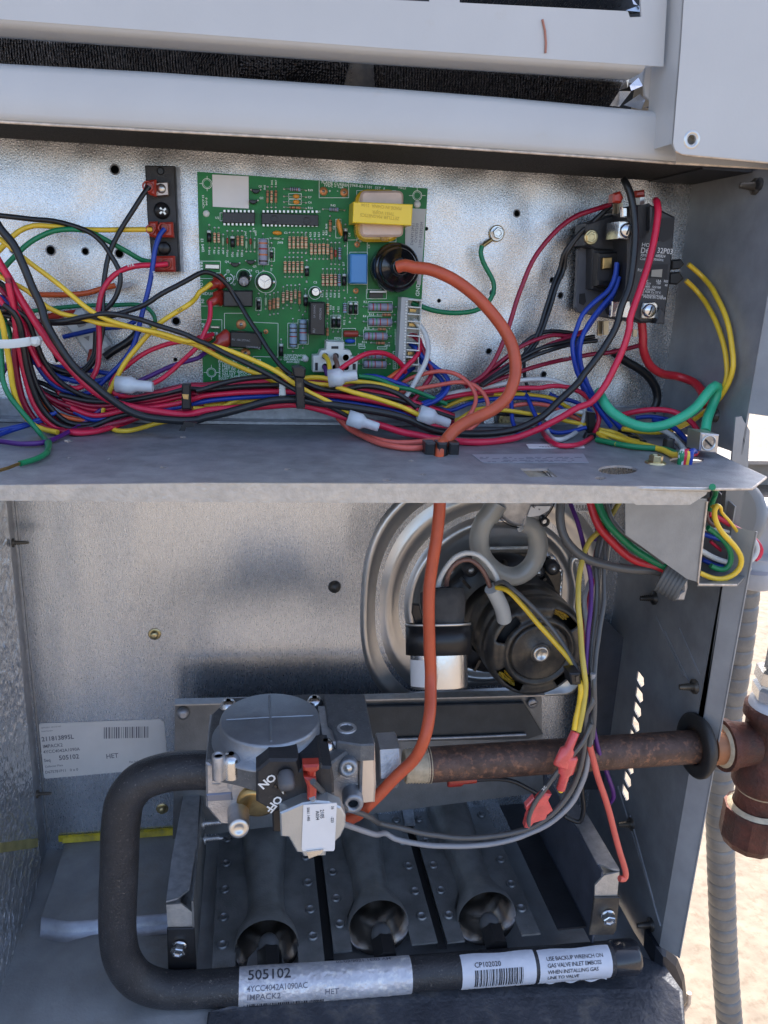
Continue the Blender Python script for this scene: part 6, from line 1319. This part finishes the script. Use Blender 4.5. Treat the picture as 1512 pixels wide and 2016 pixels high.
# three clamshell burners
ZP = -.412
BX = [PZ(525, 1845, -.405).x, PZ(745, 1805, -.405).x, PZ(958, 1788, -.405).x]
BYF = [PZ(525, 1845, -.405).y, PZ(745, 1805, -.405).y, PZ(958, 1788, -.405).y]
g1 = PZ(648, 1880, ZP).x; g2 = PZ(870, 1850, ZP).x
edges = [(PZ(420, 1850, ZP).x, g1 - .0032), (g1 + .0032, g2 - .0032), (g2 + .0032, PZ(1070, 1850, ZP).x)]
bn = ['left', 'middle', 'right']; rivm = None
for i in range(3):
    x0_, x1_ = edges[i]; bx = BX[i]; yf_ = BYF[i]
    th_ = thing('burner', V((bx, yf_, ZP - .02)), bn[i] + ' burner tube with its flared open mouth and riveted flanges', 'burner', 'three gas burners side by side')
    yfr = yf_ - .018
    mb = MB()
    cutw = .0195
    for sg, xa in ((-1, x0_), (1, x1_)):
        Pp = [V((xa, .035, ZP)), V((bx + sg * .013, .035, ZP)), V((bx + sg * .0118, yf_ + .045, ZP)), V((bx + sg * .0125, yf_ + .026, ZP)), V((bx + sg * cutw, yf_ + .010, ZP)), V((bx + sg * cutw, yfr, ZP)), V((xa, yfr, ZP))]
        mb = MB(); sheet(mb, Pp, [], (0, 0, -.0014)); mb.build('flange_plate', burner_m, th_)
    # tube: narrow throat, wider towards the back, bell at the front
    sec = [(.038, .0175, .0165), (.018, .0165, .0155), (-.010, .0150, .0140), (-.035, .0125, .0120), (-.055, .0122, .0122), (-.066, .0135, .0135), (-.074, .0165, .0160), (-.080, .0192, .0185), (-.086, .0205, .0198), (-.089, .0202, .0196)]
    dy = yf_ + .086
    v = []; n = 32
    for y, rx, rz in sec:
        for k in range(n): a = 2*math.pi*k/n; v.append((bx + rx * math.cos(a), y + dy - .010 * (math.sin(a) * -.28) * (1 if y < -.06 else 0), ZP + .001 + rz * math.sin(a)))
    mb = MB(); mb.add(v, [[j*n+k, j*n+(k+1) % n, (j+1)*n+(k+1) % n, (j+1)*n+k] for j in range(len(sec)-1) for k in range(n)], True); mb.build('tube', burner_m, th_)
    isec = [(-.089, .0202, .0196), (-.087, .0190, .0184), (-.080, .0178, .0172), (-.072, .0150, .0145), (-.064, .0122, .0120), (-.045, .0112, .0110), (-.02, .010, .010)]
    v = []
    for y, rx, rz in isec:
        for k in range(n): a = 2*math.pi*k/n; v.append((bx + rx * math.cos(a), y + dy - .010 * (math.sin(a) * -.28) * (1 if y < -.06 else 0), ZP + .001 + rz * math.sin(a)))
    v.append((bx, -.02 + dy, ZP)); q = len(isec)
    mb = MB(); mb.add(v, [[j*n+k, j*n+(k+1) % n, (j+1)*n+(k+1) % n, (j+1)*n+k] for j in range(q-1) for k in range(n)] + [[(q-1)*n+k, (q-1)*n+(k+1) % n, q*n] for k in range(n)], True); mb.build('flared_mouth', burner_in, th_, fix=False)
    for y in (-.078, -.055, -.030, -.004, .022):
        for x in (x0_ + .006, x1_ - .006):
            if abs(x - bx) < .021 and y < -.05: continue
            p = V((x, y + dy - .004, ZP))
            if rivm is None:
                mb = MB(); mb.lathe(p, (0, 0, 1), [(.0036, 0), (.0035, .0011), (.0029, .0015), (.0024, .0013), (.0022, .0006), (0, .0005)], 16); rivm = mb.build('rivet', mat('steel_button', (.24, .245, .25), .4, .7, .1, 500), th_, origin=p)
            else: inst(rivm, 'rivet', p, th_)
    # orifice spud reaching from the manifold
    a_ = V((bx + .002, -.1040, -.4175)); b_ = V((bx + .001, -.0820, -.4115))
    sp = thing('burner_spud', a_, 'black brass spud aimed into the ' + bn[i] + ' burner mouth', 'nozzle', 'spuds between the manifold and the burners')
    mb = MB(); mb.lathe(a_, b_ - a_, [(.0080, 0), (.0080, .012), (.0072, .013)], 6, False); mb.build('hex_body', black_p, sp)
    mb = MB(); mb.lathe(a_, b_ - a_, [(.0068, .012), (.0066, .0175), (.0050, .021), (.0035, .0225), (.0030, .022), (0, .022)], 20); mb.build('nozzle_tip', mat('dark_grey_nozzle', (.14, .145, .15), .45, .3) if 'dark_grey_nozzle' not in bpy.data.materials else bpy.data.materials['dark_grey_nozzle'], sp)
for i in range(2):
    gx = (g1, g2)[i]; mb = MB(); mb.box((gx, -.03, ZP - .006), (.0064, .14, .001)); mb.build('gap_strip', dark_m, rk)
mb = MB(); mb.box((xr_ - .012, -.02, ZP + .0), (.020, .16, .0014)); mb.build('side_ledge', mat('black_steel', (.03, .031, .036), .5, .3, .2, 500, .2, 60), rk)
slabpart('crossover', alu_cut, '1060,300 1150,295 1160,395 1050,400', 2, 0, 'E', rk) if False else None
mb = MB(); mb.prism([PZ(u, v_, ZP + .0006) for u, v_ in ((790, 1592), (811, 1590), (817, 1626), (797, 1627))], (0, 0, .003)); mb.build('carry_over_plate', galv_dull, rk)
for u, v_, in ((793, 1570), (973, 1567)):
    mb = MB(); hexbolt(mb, PZ(u, v_, ZP + .0015), (0, 0, 1), .0034, .005, 1.2); mb.build('hex_bolt', motor_m, rk)

# ---------------------------------------------------------------- manifold pipe
mf = thing('manifold_pipe', PY(230, 1900, .112), 'black powder coated manifold pipe bent in a U from the valve to the burners', 'pipe')
YM = 112
Pm = [PY(u, v_, YM / 1000) for u, v_ in ((412, 1516), (372, 1516), (320, 1522), (275, 1540), (247, 1575), (238, 1625), (235, 1700), (232, 1780), (232, 1840), (242, 1890), (270, 1928), (315, 1946), (370, 1948), (480, 1941), (700, 1926), (900, 1910), (1100, 1895), (1234, 1884))]
S_ = spline(Pm, .002)
mb = MB(); mb.tube(S_, .0106, 28); mb.build('pipe_body', black_pipe, mf)
pe = S_[-1]; pd = (S_[-1] - S_[-3]).normalized()
mb = MB(); mb.lathe(pe, pd, [(.0106, -.012), (.0112, -.010), (.0112, .004), (.0102, .0064), (.0085, .0072), (0, .0072)], 32); mb.build('end_plug', mat('glossy_black_plug', (.02, .02, .024), .22, 0, .05, 300, coat=.4), mf)
mb = MB(); mb.lathe(S_[0], (-1, 0, 0), [(.0112, -.003), (.0112, .001), (.0104, .0016)], 28); mb.build('pipe_shoulder', black_p, mf)
slabpart('hidden_tab', black_p, '1105,1425 1280,1412 1270,1425 1110,1436', 113, 111, 'F', mf)
# labels wrapped on the pipe
def onpipe(u):      # point and direction of the pipe axis under photo column u
    best = None
    for i in range(2, len(S_) - 1):
        a_, b_ = S_[i], S_[i + 1]
        if uvof(a_)[1] < 1860: continue
        ua = uvof(a_)[0]; ub = uvof(b_)[0]
        if ua <= u <= ub: t = (u - ua) / (ub - ua); return a_.lerp(b_, t), (S_[min(i+2, len(S_)-1)] - S_[i - 2]).normalized()
    return S_[-1], pd
def uvof(p): w_ = p - EYE; z = w_.dot(FWD); return 756 + F * w_.dot(RIGHT) / z, 1008 + F * w_.dot(DOWN) / z
def pipe_label(name, u0, u1, a_top, a_bot, mt, label_obj, ext=None, r=.01085, tears=()):
    NU, NA = 40, 16; v = []
    for i in range(NU + 1):
        s = i / NU; c_, t_ = onpipe(u0 + (u1 - u0) * s)
        up_ = V((0, 0, 1)); fr = t_.cross(up_).normalized(); up_ = fr.cross(t_).normalized()
        if fr.y > 0: fr = -fr
        ab = a_bot + (ext(s) if ext else 0)
        at_ = a_top + (2.5 * math.sin(s * 9) if i not in (0, NU) else 0)
        for j in range(NA + 1):
            a = math.radians(at_ + (ab - at_) * j / NA); lift = .0002 * math.sin(s * 40 + j) * (.5 + j / NA)
            q = c_ + (fr * math.cos(a) + up_ * math.sin(a)) * (r + abs(lift))
            if a < math.radians(-62): q = c_ + (fr * math.cos(math.radians(-62)) + up_ * math.sin(math.radians(-62))) * r + V((0, -.004, -.013)).normalized() * (math.radians(-62) - a) * r * .9
            v.append(q)
    mbb = MB(); mbb.add(v, [[i*(NA+1)+j, i*(NA+1)+j+1, (i+1)*(NA+1)+j+1, (i+1)*(NA+1)+j] for i in range(NU) for j in range(NA)], True)
    o = mbb.build(name, mt, mf); return o
def pfn(u, a0, size_r=.0112, shear=0):     # text frame: x along the pipe, y up round it (metres)
    c0_, t0_ = onpipe(u)
    def fn(x, y):
        c_ = c0_ + t0_ * x; fr = t0_.cross(V((0, 0, 1))).normalized()
        if fr.y > 0: fr = -fr
        up_ = V((0, 0, 1)); up_ = (up_ - t0_ * up_.dot(t0_)).normalized()
        a = math.radians(a0) + y / .0112
        if a < math.radians(-62): return c_ + (fr * math.cos(math.radians(-62)) + up_ * math.sin(math.radians(-62))) * size_r + V((0, -.004, -.013)).normalized() * (math.radians(-62) - a) * size_r * .9 + V((0, -.0003, 0))
        return c_ + (fr * math.cos(a) + up_ * math.sin(a)) * size_r
    return fn
def bar(mb, f, x, w_, y0, y1):
    v = []
    for i in range(6): y = y0 + (y1 - y0) * i / 5; v += [f(x, y), f(x + w_, y)]
    mb.add(v, [[2*i, 2*i+1, 2*i+3, 2*i+2] for i in range(5)])
lb1 = pipe_label('foil_label', 470, 806, 122, -62, label_f, mf, lambda s: (-70 * max(0, 1 - abs(s - .05) / .08) if s < .13 else 0) - 26 * (1 - s) + 3 * math.sin(s * 60))
t_ = MB(); text(t_, '505102', .0088, pfn(486, 62), 'LEFT', .012, 1., 4); t_.build('bold_print', mat('grey_black_ink', (.06, .06, .07), .5), lb1)
t_ = MB(); text(t_, '4YCC4042A1090AC', .0046, pfn(485, 30), 'LEFT', .006, .92, 3); text(t_, 'IMPACK2', .0050, pfn(486, 4), 'LEFT', .008, 1., 3); text(t_, 'HET', .0048, pfn(636, 6), 'LEFT', .008, 1., 3); text(t_, '05/09/2021 16:03 AM', .0040, pfn(660, 100), 'LEFT', .004)
t_.build('label_print', ink_g, lb1)
t_ = MB(); rb2 = random.Random(9); x = 0; f_ = pfn(487, -34)
while x < .046:
    wd_ = rb2.choice((.0003, .0005, .0008)); bar(t_, f_, x, wd_, 0, .0038); x += wd_ + rb2.choice((.0004, .0006, .0009))
tag(t_.build('bar_code', ink, lb1), kind='stuff')
lb2 = pipe_label('small_label', 902, 1045, 97, -60, mat('bluish_label', (.60, .61, .66), .35, 0, .2, 300, .05, 80, bump2=(.5, 160, .001)), mf, lambda s: 4 * math.sin(s * 30))
t_ = MB(); text(t_, 'CP102020', .0042, pfn(926, 50), 'LEFT', .006, 1., 3); x = 0; f_ = pfn(926, 42)
while x < .032:
    wd_ = rb2.choice((.0003, .0005, .0009)); bar(t_, f_, x, wd_, -.0115, 0); x += wd_ + rb2.choice((.0004, .0006, .0008))
t_.build('bar_code', ink, lb2)
lb3 = pipe_label('warning_label', 1052, 1192, 93, -66, bpy.data.materials['bluish_label'], mf, lambda s: 5 * math.sin(s * 22) - 8 * s)
t_ = MB()
for s, a0 in (('USE BACKUP WRENCH ON', 54), ('GAS VALVE INLET EMBOSS', 34), ('WHEN INSTALLING GAS', 14), ('LINE TO VALVE', -6)): text(t_, s, .0034, pfn(1066, a0), 'LEFT', .008, .92, 3)
text(t_, 'A668628P01', .0028, pfn(1130, -36), 'LEFT', .006); t_.build('label_print', ink, lb3)

# ---------------------------------------------------------------- gas supply pipe and fittings
gp = thing('gas_pipe', V((.15, HY, HZ)), 'brown iron gas pipe running from the valve out through the side wall', 'pipe')
A_ = PY(838, 1506, -HY); B_ = V((.325, HY, HZ + .0005))
mb = MB(); mb.tube([A_ + (B_ - A_) * i / 20 for i in range(21)], .0104, 32); mb.build('pipe_body', rust_pipe, gp)
dx = (B_ - A_).normalized(); mb = MB(); pr = []
for i in range(9): z = -.013 + i * .0018; pr += [(.0092 + i * .0001, z), (.0101 + i * .0001, z + .0009)]
mb.lathe(A_, dx, pr, 28); mb.build('thread', thread_m, gp)
gm = thing('pipe_grommet', V((XR - .003, HY, HZ - .02)), 'wide black rubber grommet where the gas pipe leaves the cabinet', 'grommet')
mb = MB(); mb.lathe((XR, HY, HZ + .001), (-1, 0, 0), [(.0180, -.003), (.0205, .0002), (.0205, .0022), (.0190, .0036), (.0125, .0038), (.0112, .002), (.0112, -.004)], 40, closed=True); mb.build('rubber_ring', rubber, gm)
te = thing('pipe_tee', V((.34, HY, HZ - .04)), 'rusty iron tee with drip leg outside the cabinet at the right edge', 'pipe fitting')
tcx = PY(1518, 1440, -HY).x; D_ = -HY
def zv(v_): return PY(1500, v_, D_).z
mb = MB(); mb.lathe((tcx, HY, zv(1392)), (0, 0, -1), [(.0165, 0), (.0185, .001), (.0185, .0075), (.0160, .010), (.0155, zv(1392) - zv(1500)), (.0180, zv(1392) - zv(1515)), (.0182, zv(1392) - zv(1540)), (.0165, zv(1392) - zv(1548))], 40)
bxs = PY(1405, 1463, D_).x; mb.lathe((tcx - .012, HY, HZ), (-1, 0, 0), [(.0130, 0), (.0150, (tcx - .012 - bxs) * .55), (.0165, (tcx - .012 - bxs) * .62), (.0165, (tcx - .012 - bxs) * .78)], 36); mb.build('tee_body', rust, te)
mb = MB(); mb.lathe((bxs + .008, HY, HZ), (-1, 0, 0), [(.0148, -.001), (.0142, .002), (.0118, .0035)], 32); mb.build('sealing_ring', thread_m, te)
mb = MB(); pr = []
for i in range(5): pr += [(.0112, i * .0018), (.0120, i * .0018 + .0009)]
mb.lathe((bxs + .005, HY, HZ), (-1, 0, 0), pr, 28); mb.build('thread', mat('rusty_thread', (.36, .17, .09), .5, .5, .2, 400), te)
mb = MB(); mb.lathe((tcx, HY, zv(1548)), (0, 0, -1), [(.0142, 0), (.0142, zv(1548) - zv(1590))], 32); mb.build('nipple', rust, te)
mb = MB(); mb.lathe((tcx, HY, zv(1546)), (0, 0, -1), [(.0160, 0), (.0158, .0015), (.0145, .003)], 32); mb.lathe((tcx, HY, zv(1582)), (0, 0, -1), [(.0150, 0), (.0185, .003), (.0185, .006)], 32, closed=True); tag(mb.build('sealing_ring', thread_m, te), kind='stuff')
mb = MB(); h_ = zv(1588) - zv(1662); mb.lathe((tcx, HY, zv(1588)), (0, 0, -1), [(.0195, 0), (.0198, .002), (.0198, h_ * .72), (.0170, h_ * .9), (0, h_ * .92)], 12, False, V((1, .4, 0))); mb.build('cap', rust, te)
fh2 = thing('flexible_gas_connector', V((tcx, HY, zv(1392))), 'ribbed steel gas connector with hex nuts above the rusty tee', 'hose')
tcx2 = PY(1512, 1300, D_).x
mb = MB(); mb.lathe((tcx, HY, zv(1392)), (0, 0, 1), [(.0165, 0), (.0160, .003), (.0120, .005)], 32); mb.build('sealing_ring', mat('pale_dope', (.50, .52, .56), .5, 0, .3, 200), fh2)
mb = MB(); h_ = zv(1322) - zv(1378); mb.lathe((tcx - .001, HY, zv(1378)), (0, 0, 1), [(.0125, 0), (.0150, .001), (.0155, h_ * .4), (.0135, h_ * .5), (.0155, h_ * .62), (.0150, h_)], 6, False, V((1, .2, 0))); mb.build('lower_nut', steel, fh2)
mb = MB(); h_ = zv(1250) - zv(1322); mb.lathe((tcx + .001, HY, zv(1322)), (0, 0, 1), [(.0115, 0), (.0135, .002), (.0135, h_ * .6), (.0100, h_)], 6, False, V((.8, 1, 0))); mb.build('upper_nut', steel, fh2)
mb = MB(); pr = []
for i in range(26): pr += [(.0085, i * .0026), (.0102, i * .0026 + .0013)]
mb.lathe((tcx + .0035, HY, zv(1252)), V((.08, .05, 1)), pr, 24); mb.build('ribbed_hose', steel, fh2)

# conduit and its fitting
cd = thing('flexible_conduit', PY(1440, 2016, -.02), 'grey ribbed flexible conduit hanging outside the cabinet at the right', 'conduit')
P = [PY(u, v_, d) for u, v_, d in ((1466, 1130, -.02), (1463, 1180, -.02), (1452, 1280, -.021), (1437, 1380, -.022), (1422, 1460, -.023), (1416, 1540, -.024), (1418, 1640, -.024), (1421, 1760, -.022), (1426, 1880, -.020), (1437, 2020, -.018), (1450, 2160, -.016))]
S2 = spline(P, .0009)
def rfc(t): q = (t * 46) % 1; return 1.0 - (.10 if q < .12 else 0) + .035 * math.sin(q * 3.14)
mb = MB(); mb.tube(S2, .0115, 24, rf=rfc); mb.build('ribbed_skin', conduit_m, cd)
ft = thing('conduit_fitting', PY(1480, 1150, -.015), 'pale grey round plastic conduit elbow with raised lettering', 'conduit fitting')
cf = PY(1492, 1065, -.012)
mb = MB(); mb.lathe(PY(1478, 1150, -.015), (0, 0, 1), [(.0150, 0), (.0165, .002), (.0165, .018), (.0150, .020), (.0150, .024)], 36); mb.build('collar', pale_plastic, ft)
mb = MB(); mb.lathe(PY(1500, 1060, -.030), (-.35, -1, -.1), [(.034, 0), (.034, .012), (.031, .017), (.024, .0185), (.0225, .0165), (0, .0165)], 48); hd_ = mb.build('elbow_head', pale_plastic, ft)
mb = MB(); mb.lathe(PY(1478, 1118, -.015), (0, 0, 1), [(.0168, 0), (.0168, .003)], 36, closed=True); mb.build('ring_band', mat('blue_grey_band', (.22, .25, .33), .4), ft)
mb = MB(); mb.lathe(PY(1450, 1015, -.002), (-1, -.25, .15), [(.026, 0), (.026, .004), (.022, .006)], 40); mb.build('lock_flange', mat('fitting_grey', (.30, .30, .29), .5), ft)
axh = V((-.35, -1, -.1)).normalized(); hx = V((1, -.35, 0)).normalized(); hy_ = axh.cross(hx); hy_ = hy_ if hy_.z > 0 else -hy_
ch = PY(1500, 1060, -.030) + axh * .0186
mb = MB()
for s, a0, hh_ in (('CERTIFIED', 150, .0036), ('TYPE B', 148, .0030), ('THOMAS', 60, .0036)):
    rr_0 = .0268 if s != 'TYPE B' else .0238
    def afn(x, y, a0=a0, r0=rr_0): q = math.radians(a0) - x / r0; return ch + (hx * math.cos(q) + hy_ * math.sin(q)) * (r0 + y)
    if s == 'TYPE B' : continue
    text(mb, {'CERTIFIED': 'CERT FILE', 'THOMAS': 'NMC-B'}[s], hh_, afn, 'LEFT', .02, 1.2)
mb.build('raised_lettering', mat('letter_grey', (.55, .56, .58), .4), hd_)

# ---------------------------------------------------------------- gas valve
gv = thing('gas_valve', PY(580, 1600, .12), 'cast aluminium gas control valve with black ON OFF switch cover', 'gas valve')
lo = slabpart('inlet_body', alu, '88,585 200,600 355,615 372,700 440,715 540,800 545,915 380,972 270,1022 196,1022 92,900', 133, 85, 'T', gv, .0012)
z0 = PY(*cp('T', 200, 590), .133).z
# dusty top casting and the round stamped cover
def zprism(name, mt, s, k, z, h, par=None, b=None):
    mb = MB(); P = [PZ(*cp(k, *map(float, t.split(','))), z) for t in s.split()]
    if b: mb.bprism(P, (0, 0, -h), b)
    else: mb.prism(P, (0, 0, -h))
    return mb.build(name, mt, par or gv)
zprism('top_casting', alu_dark, '95,560 120,330 135,230 250,120 860,90 1215,90 1285,440 1180,440 960,600 880,640 440,640 300,600', 'T', z0 + .002, .012, b=.001)
zd = z0 + .0145
cl_, cr_ = PZ(*cp('T', 190, 285), zd), PZ(*cp('T', 905, 250), zd); rd = (cr_ - cl_).length / 2; cc = PZ(*cp('T', 547, 262), zd)
mb = MB(); mb.lathe(cc - V((0, 0, .013)), (0, 0, 1), [(rd * 1.16, 0), (rd * 1.16, .0015), (rd * 1.0, .0020), (rd, .0110), (rd * .985, .0124), (rd * .955, .0130), (0, .0134)], 64); mb.build('round_cover', alu_disc, gv)
mb = MB()
for a in (0, 90):
    d_ = V((math.cos(math.radians(a)), math.sin(math.radians(a)), 0)); mb.tube([cc + V((0, 0, .0001)) - d_ * rd * .86, cc + V((0, 0, .0003)), cc + V((0, 0, .0001)) + d_ * rd * .86], .0007, 6)
mb.build('pressed_cross', alu_disc, gv)
slabpart('outlet_body', alu, '925,445 1175,430 1188,880 1070,900 1000,860 925,600', 127, 88, 'T', gv, .0012)
slabpart('outlet_face', alu_cut, '1192,455 1290,450 1298,740 1290,868 1180,880', 132, 92, 'T', gv, .0012)
z1 = PY(*cp('T', 1200, 452), .132).z
zprism('dusty_top', alu_dark, '1190,455 1288,450 1216,92 925,95 955,300 985,330 1000,380 1020,430', 'T', z1 + .0008, .010, b=.0008)
mb = MB()
Ah, Bh = PY(*cp('T', 1298, 570), -HY + .001), PY(*cp('T', 1448, 560), -HY + .001)
mb.lathe(Ah, Bh - Ah, [(.0150, 0), (.0160, .0006), (.0160, (Bh - Ah).length - .001), (.0145, (Bh - Ah).length)], 6, False, V((0, .5, 1))); mb.build('hex_inlet', alu, gv)
for x, y, r, h, hole in ((180, 545, 46, .010, 1), (1090, 350, 74, .012, 1)):
    p = PZ(*cp('T', x, y - 20), z0 + .008); rr0 = r / 3.6 / F * .42
    mb = MB(); mb.lathe(p + V((0, 0, -.014)), (0, 0, 1), [(rr0, 0), (rr0, .0135), (rr0 * .94, .014), (rr0 * .7, .014), (rr0 * .66, .010)], 28, closed=True); o = mb.build('port_boss', alu, gv)
    mb = MB(); mb.lathe(p, (0, 0, 1), [(rr0 * .68, -.0012), (0, -.0012)], 20); mb.build('port_hole', mat('dark_blue_port', (.02, .025, .06), .3) if 'dark_blue_port' not in bpy.data.materials else bpy.data.materials['dark_blue_port'], o)
for x, y in ((272, 530), (250, 150), (862, 128), (940, 435)):
    p = PZ(*cp('T', x, y), z0 + .006); mb = MB(); mb.lathe(p, (0, 0, 1), [(.0050, -.012), (.0050, -.003), (.0044, -.001), (.0030, .0008), (0, .0012)], 22); o = mb.build('torx_screw', steel, gv)
    mb = MB(); mb.lathe(p + V((0, 0, .0013)), (0, 0, 1), [(.0016, 0), (0, 0)], 6); mb.build('torx_socket', dark_m, o)
mb = MB(); mb.lathe(PY(*cp('T', 1000, 550), .128), (-.1, -1, .5), [(.0042, 0), (.0040, .0015), (.0028, .0022), (0, .0022)], 20); o = mb.build('green_screw', mat('green_tint_zinc', (.22, .42, .33), .3, .9), gv)
mb = MB(); mb.lathe(PY(*cp('T', 995, 548), .1305), (-.1, -1, .5), [(.0018, .0002), (0, .0003)], 6); mb.build('torx_socket', dark_m, o)
slabpart('round_hole', motor_m, '965,250 1020,248 1022,275 985,285 962,272', 95, 94, 'T', gv)
for a_, b_, r in (((1095, 540), (1100, 625), .0052), ((1125, 760), (1135, 880), .0058)):
    p, q = PY(*cp('T', *a_), .122), PY(*cp('T', *b_), .138); mb = MB(); L_ = (q - p).length; mb.lathe(p, q - p, [(r, 0), (r, L_ * .92), (r * .9, L_), (r * .5, L_), (r * .45, L_ * .9)], 24, closed=True); o = mb.build('pressure_tap', alu_disc, gv)
    if r < .0055: mb = MB(); mb.lathe(q, q - p, [(r * .5, -.001), (r * .3, .0004), (0, .0006)], 14); mb.build('tap_screw', tin, o)
p, q = PY(*cp('T', 318, 890), .128), PY(*cp('T', 325, 1045), .150); L_ = (q - p).length
mb = MB(); mb.lathe(p, q - p, [(.0058, 0), (.0056, L_ * .9), (.0052, L_)], 28, closed=True); o = mb.build('outlet_tap', alu, gv)
mb = MB(); mb.lathe(p, q - p, [(.0053, L_ - .0002), (.0050, L_ + .0010), (.0026, L_ + .0012), (.0022, L_ + .0006), (0, L_ + .0006)], 24); mb.build('tap_plug', tin, o)
mb = MB(); mb.lathe(PY(*cp('T', 425, 800), .133), (-.15, -1, -.25), [(.0150, -.004), (.0146, .0008), (.0118, .001)], 36, closed=True); mb.build('bore_rim', alu_cut, gv)
mb = MB(); mb.lathe(PY(*cp('T', 445, 865), .134), (-.15, -1, -.3), [(.0105, -.004), (.0102, .0012), (.0085, .0018), (0, .0018)], 32); o = mb.build('brass_screw', brass, gv)
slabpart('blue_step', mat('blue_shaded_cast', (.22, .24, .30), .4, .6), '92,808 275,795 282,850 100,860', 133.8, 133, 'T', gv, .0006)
for i in range(4):
    mb = MB(); slab(mb, rect(135, 665 + i * 24, 190, 668 + i * 24), 133.9, 133.2, 'T'); mb.build('cast_mark', alu_cut, lo)
# black switch cover
cvr = slabpart('switch_cover', black_m, '447,640 540,560 745,560 760,634 900,585 920,610 985,615 1000,700 1000,800 870,835 740,865 640,905 575,935 447,860', 152, 122, 'T', gv, .0012)
t_ = MB(); ytext(t_, 'ON', 'T', 562, 657, 16.5, 152.5, 220, 'LEFT', .03, .95, 1.05); ytext(t_, 'OFF', 'T', 597, 812, 16.5, 152.5, 232, 'LEFT', .03, .95, 1.02); t_.build('white_lettering', mat('white_print', (.80, .80, .78), .5), cvr)
slabpart('switch_slot', dark_m, '562,765 600,712 635,745 700,772 640,822 600,790', 152.4, 152, 'T', cvr)
for i in range(5):
    slabpart('slot_tooth', nylon if i == 3 else motor_m, f'{575+i*16},{748+i*12} {583+i*16},{740+i*12} {606+i*14},{762+i*12} {598+i*14},{770+i*12}', 153, 152.4, 'T', cvr)
p, q = PY(*cp('T', 655, 655), .153), PY(*cp('T', 665, 745), .158); mb = MB(); mb.lathe(p, q - p, [(.003, -.001), (.0042, .001), (.0043, (q-p).length), (.0034, (q-p).length + .0018), (0, (q-p).length + .002)], 20); mb.build('switch_lever', mat('grey_lever', (.10, .10, .105), .5, 0, .1, 600), cvr)
slabpart('connector_bay', dark_m, '770,592 905,592 908,760 885,772 770,770', 152.5, 152, 'T', cvr)
VT = 'red sleeves on the gas valve'
qsleeve('778,605 895,600 893,640 872,655 868,700 815,700 812,655 780,645', 'T', 158, 'upper red sleeve plugged into the gas valve cover', VT, term_red)
qsleeve('785,690 870,700 880,745 872,850 812,852 812,760', 'T', 160, 'lower red sleeve plugged into the gas valve cover', VT, term_red)
slabpart('lower_block', black_p, '560,925 640,890 645,1080 566,1074', 150, 135, 'T', gv, .0008)
sp_ = slabpart('solenoid_plate', plate_z, '615,940 775,872 870,855 960,860 1050,900 1082,960 1080,1040 1045,1110 985,1165 985,1200 942,1215 940,1245 785,1250 770,1222 738,1220 676,1112 622,1108', 160, 152, 'T', gv, .0008)
lbv = slabpart('valve_label', label_w, '782,882 1020,868 1004,1195 995,1208 780,1210 770,1195', 160.8, 160.3, 'T', gv)
t_ = MB()
for s, x, y, h in (('5061 1405', 808, 900, 5.4), ('2105', 902, 915, 7.5), ('A034', 870, 925, 7), ('36', 980, 890, 5.6), ('-223', 978, 965, 5.6)): ytext(t_, s, 'T', x, y, h, 161, -88)
t_.build('label_print', ink, lbv)
slabpart('bent_foil', steel, '805,1215 925,1200 900,1232 820,1262', 162, 161, 'T', gv)
slabpart('blue_inlet_base', mat('blue_grey_casting', (.20, .22, .27), .45, .5, .2, 400), '40,520 115,480 135,530 120,545', 90, 85, 'G', gv) if False else None
# white label on the back wall
bl_ = slabpart('serial_label', label_w, '248,1455 265,1445 1030,1418 1052,1435 1070,1660 1075,1730 295,1798 282,1790', -29.4, -29.8, 'K', None)
tag(bl_, 'white serial number label stuck on the lower back wall', 'label')
t_ = MB()
for s, x, y, h, b_ in (('12/07/2021, 10:12:43 AM', 262, 1478, 3.2, .004), ('Serial Number', 265, 1500, 3.2, .004), ('211813895L', 268, 1560, 10.5, .02), ('IMPACK2', 275, 1603, 8, .01), ('4YCC4042A1090A', 278, 1638, 7.6, .01), ('Seq', 282, 1692, 7.5, .01), ('505102', 378, 1680, 11, .02), ('Collector Plate', 288, 1728, 4.8, .006), ('D675781P11   0 x 0', 290, 1766, 6.6, .008), ('HET', 680, 1670, 11, .012), ('Fiat Index', 828, 1698, 4.6, .006), ('D67', 832, 1738, 6, .006)):
    ytext(t_, s, 'K', x, y, h, -29.3, 2.4, 'LEFT', b_, 1.0, .88)
x = 665; rb3 = random.Random(12)
while x < 950:
    wd_ = rb3.choice((3, 5, 8)); yo = (x - 665) * -.02
    slab(t_, f'{x},{1470+yo} {x+wd_},{1470+yo} {x+wd_},{1542+yo} {x},{1542+yo}', -29.2, -29.3, 'K'); x += wd_ + rb3.choice((5, 7, 10))
t_.build('label_print', ink_g, bl_, fix=False)
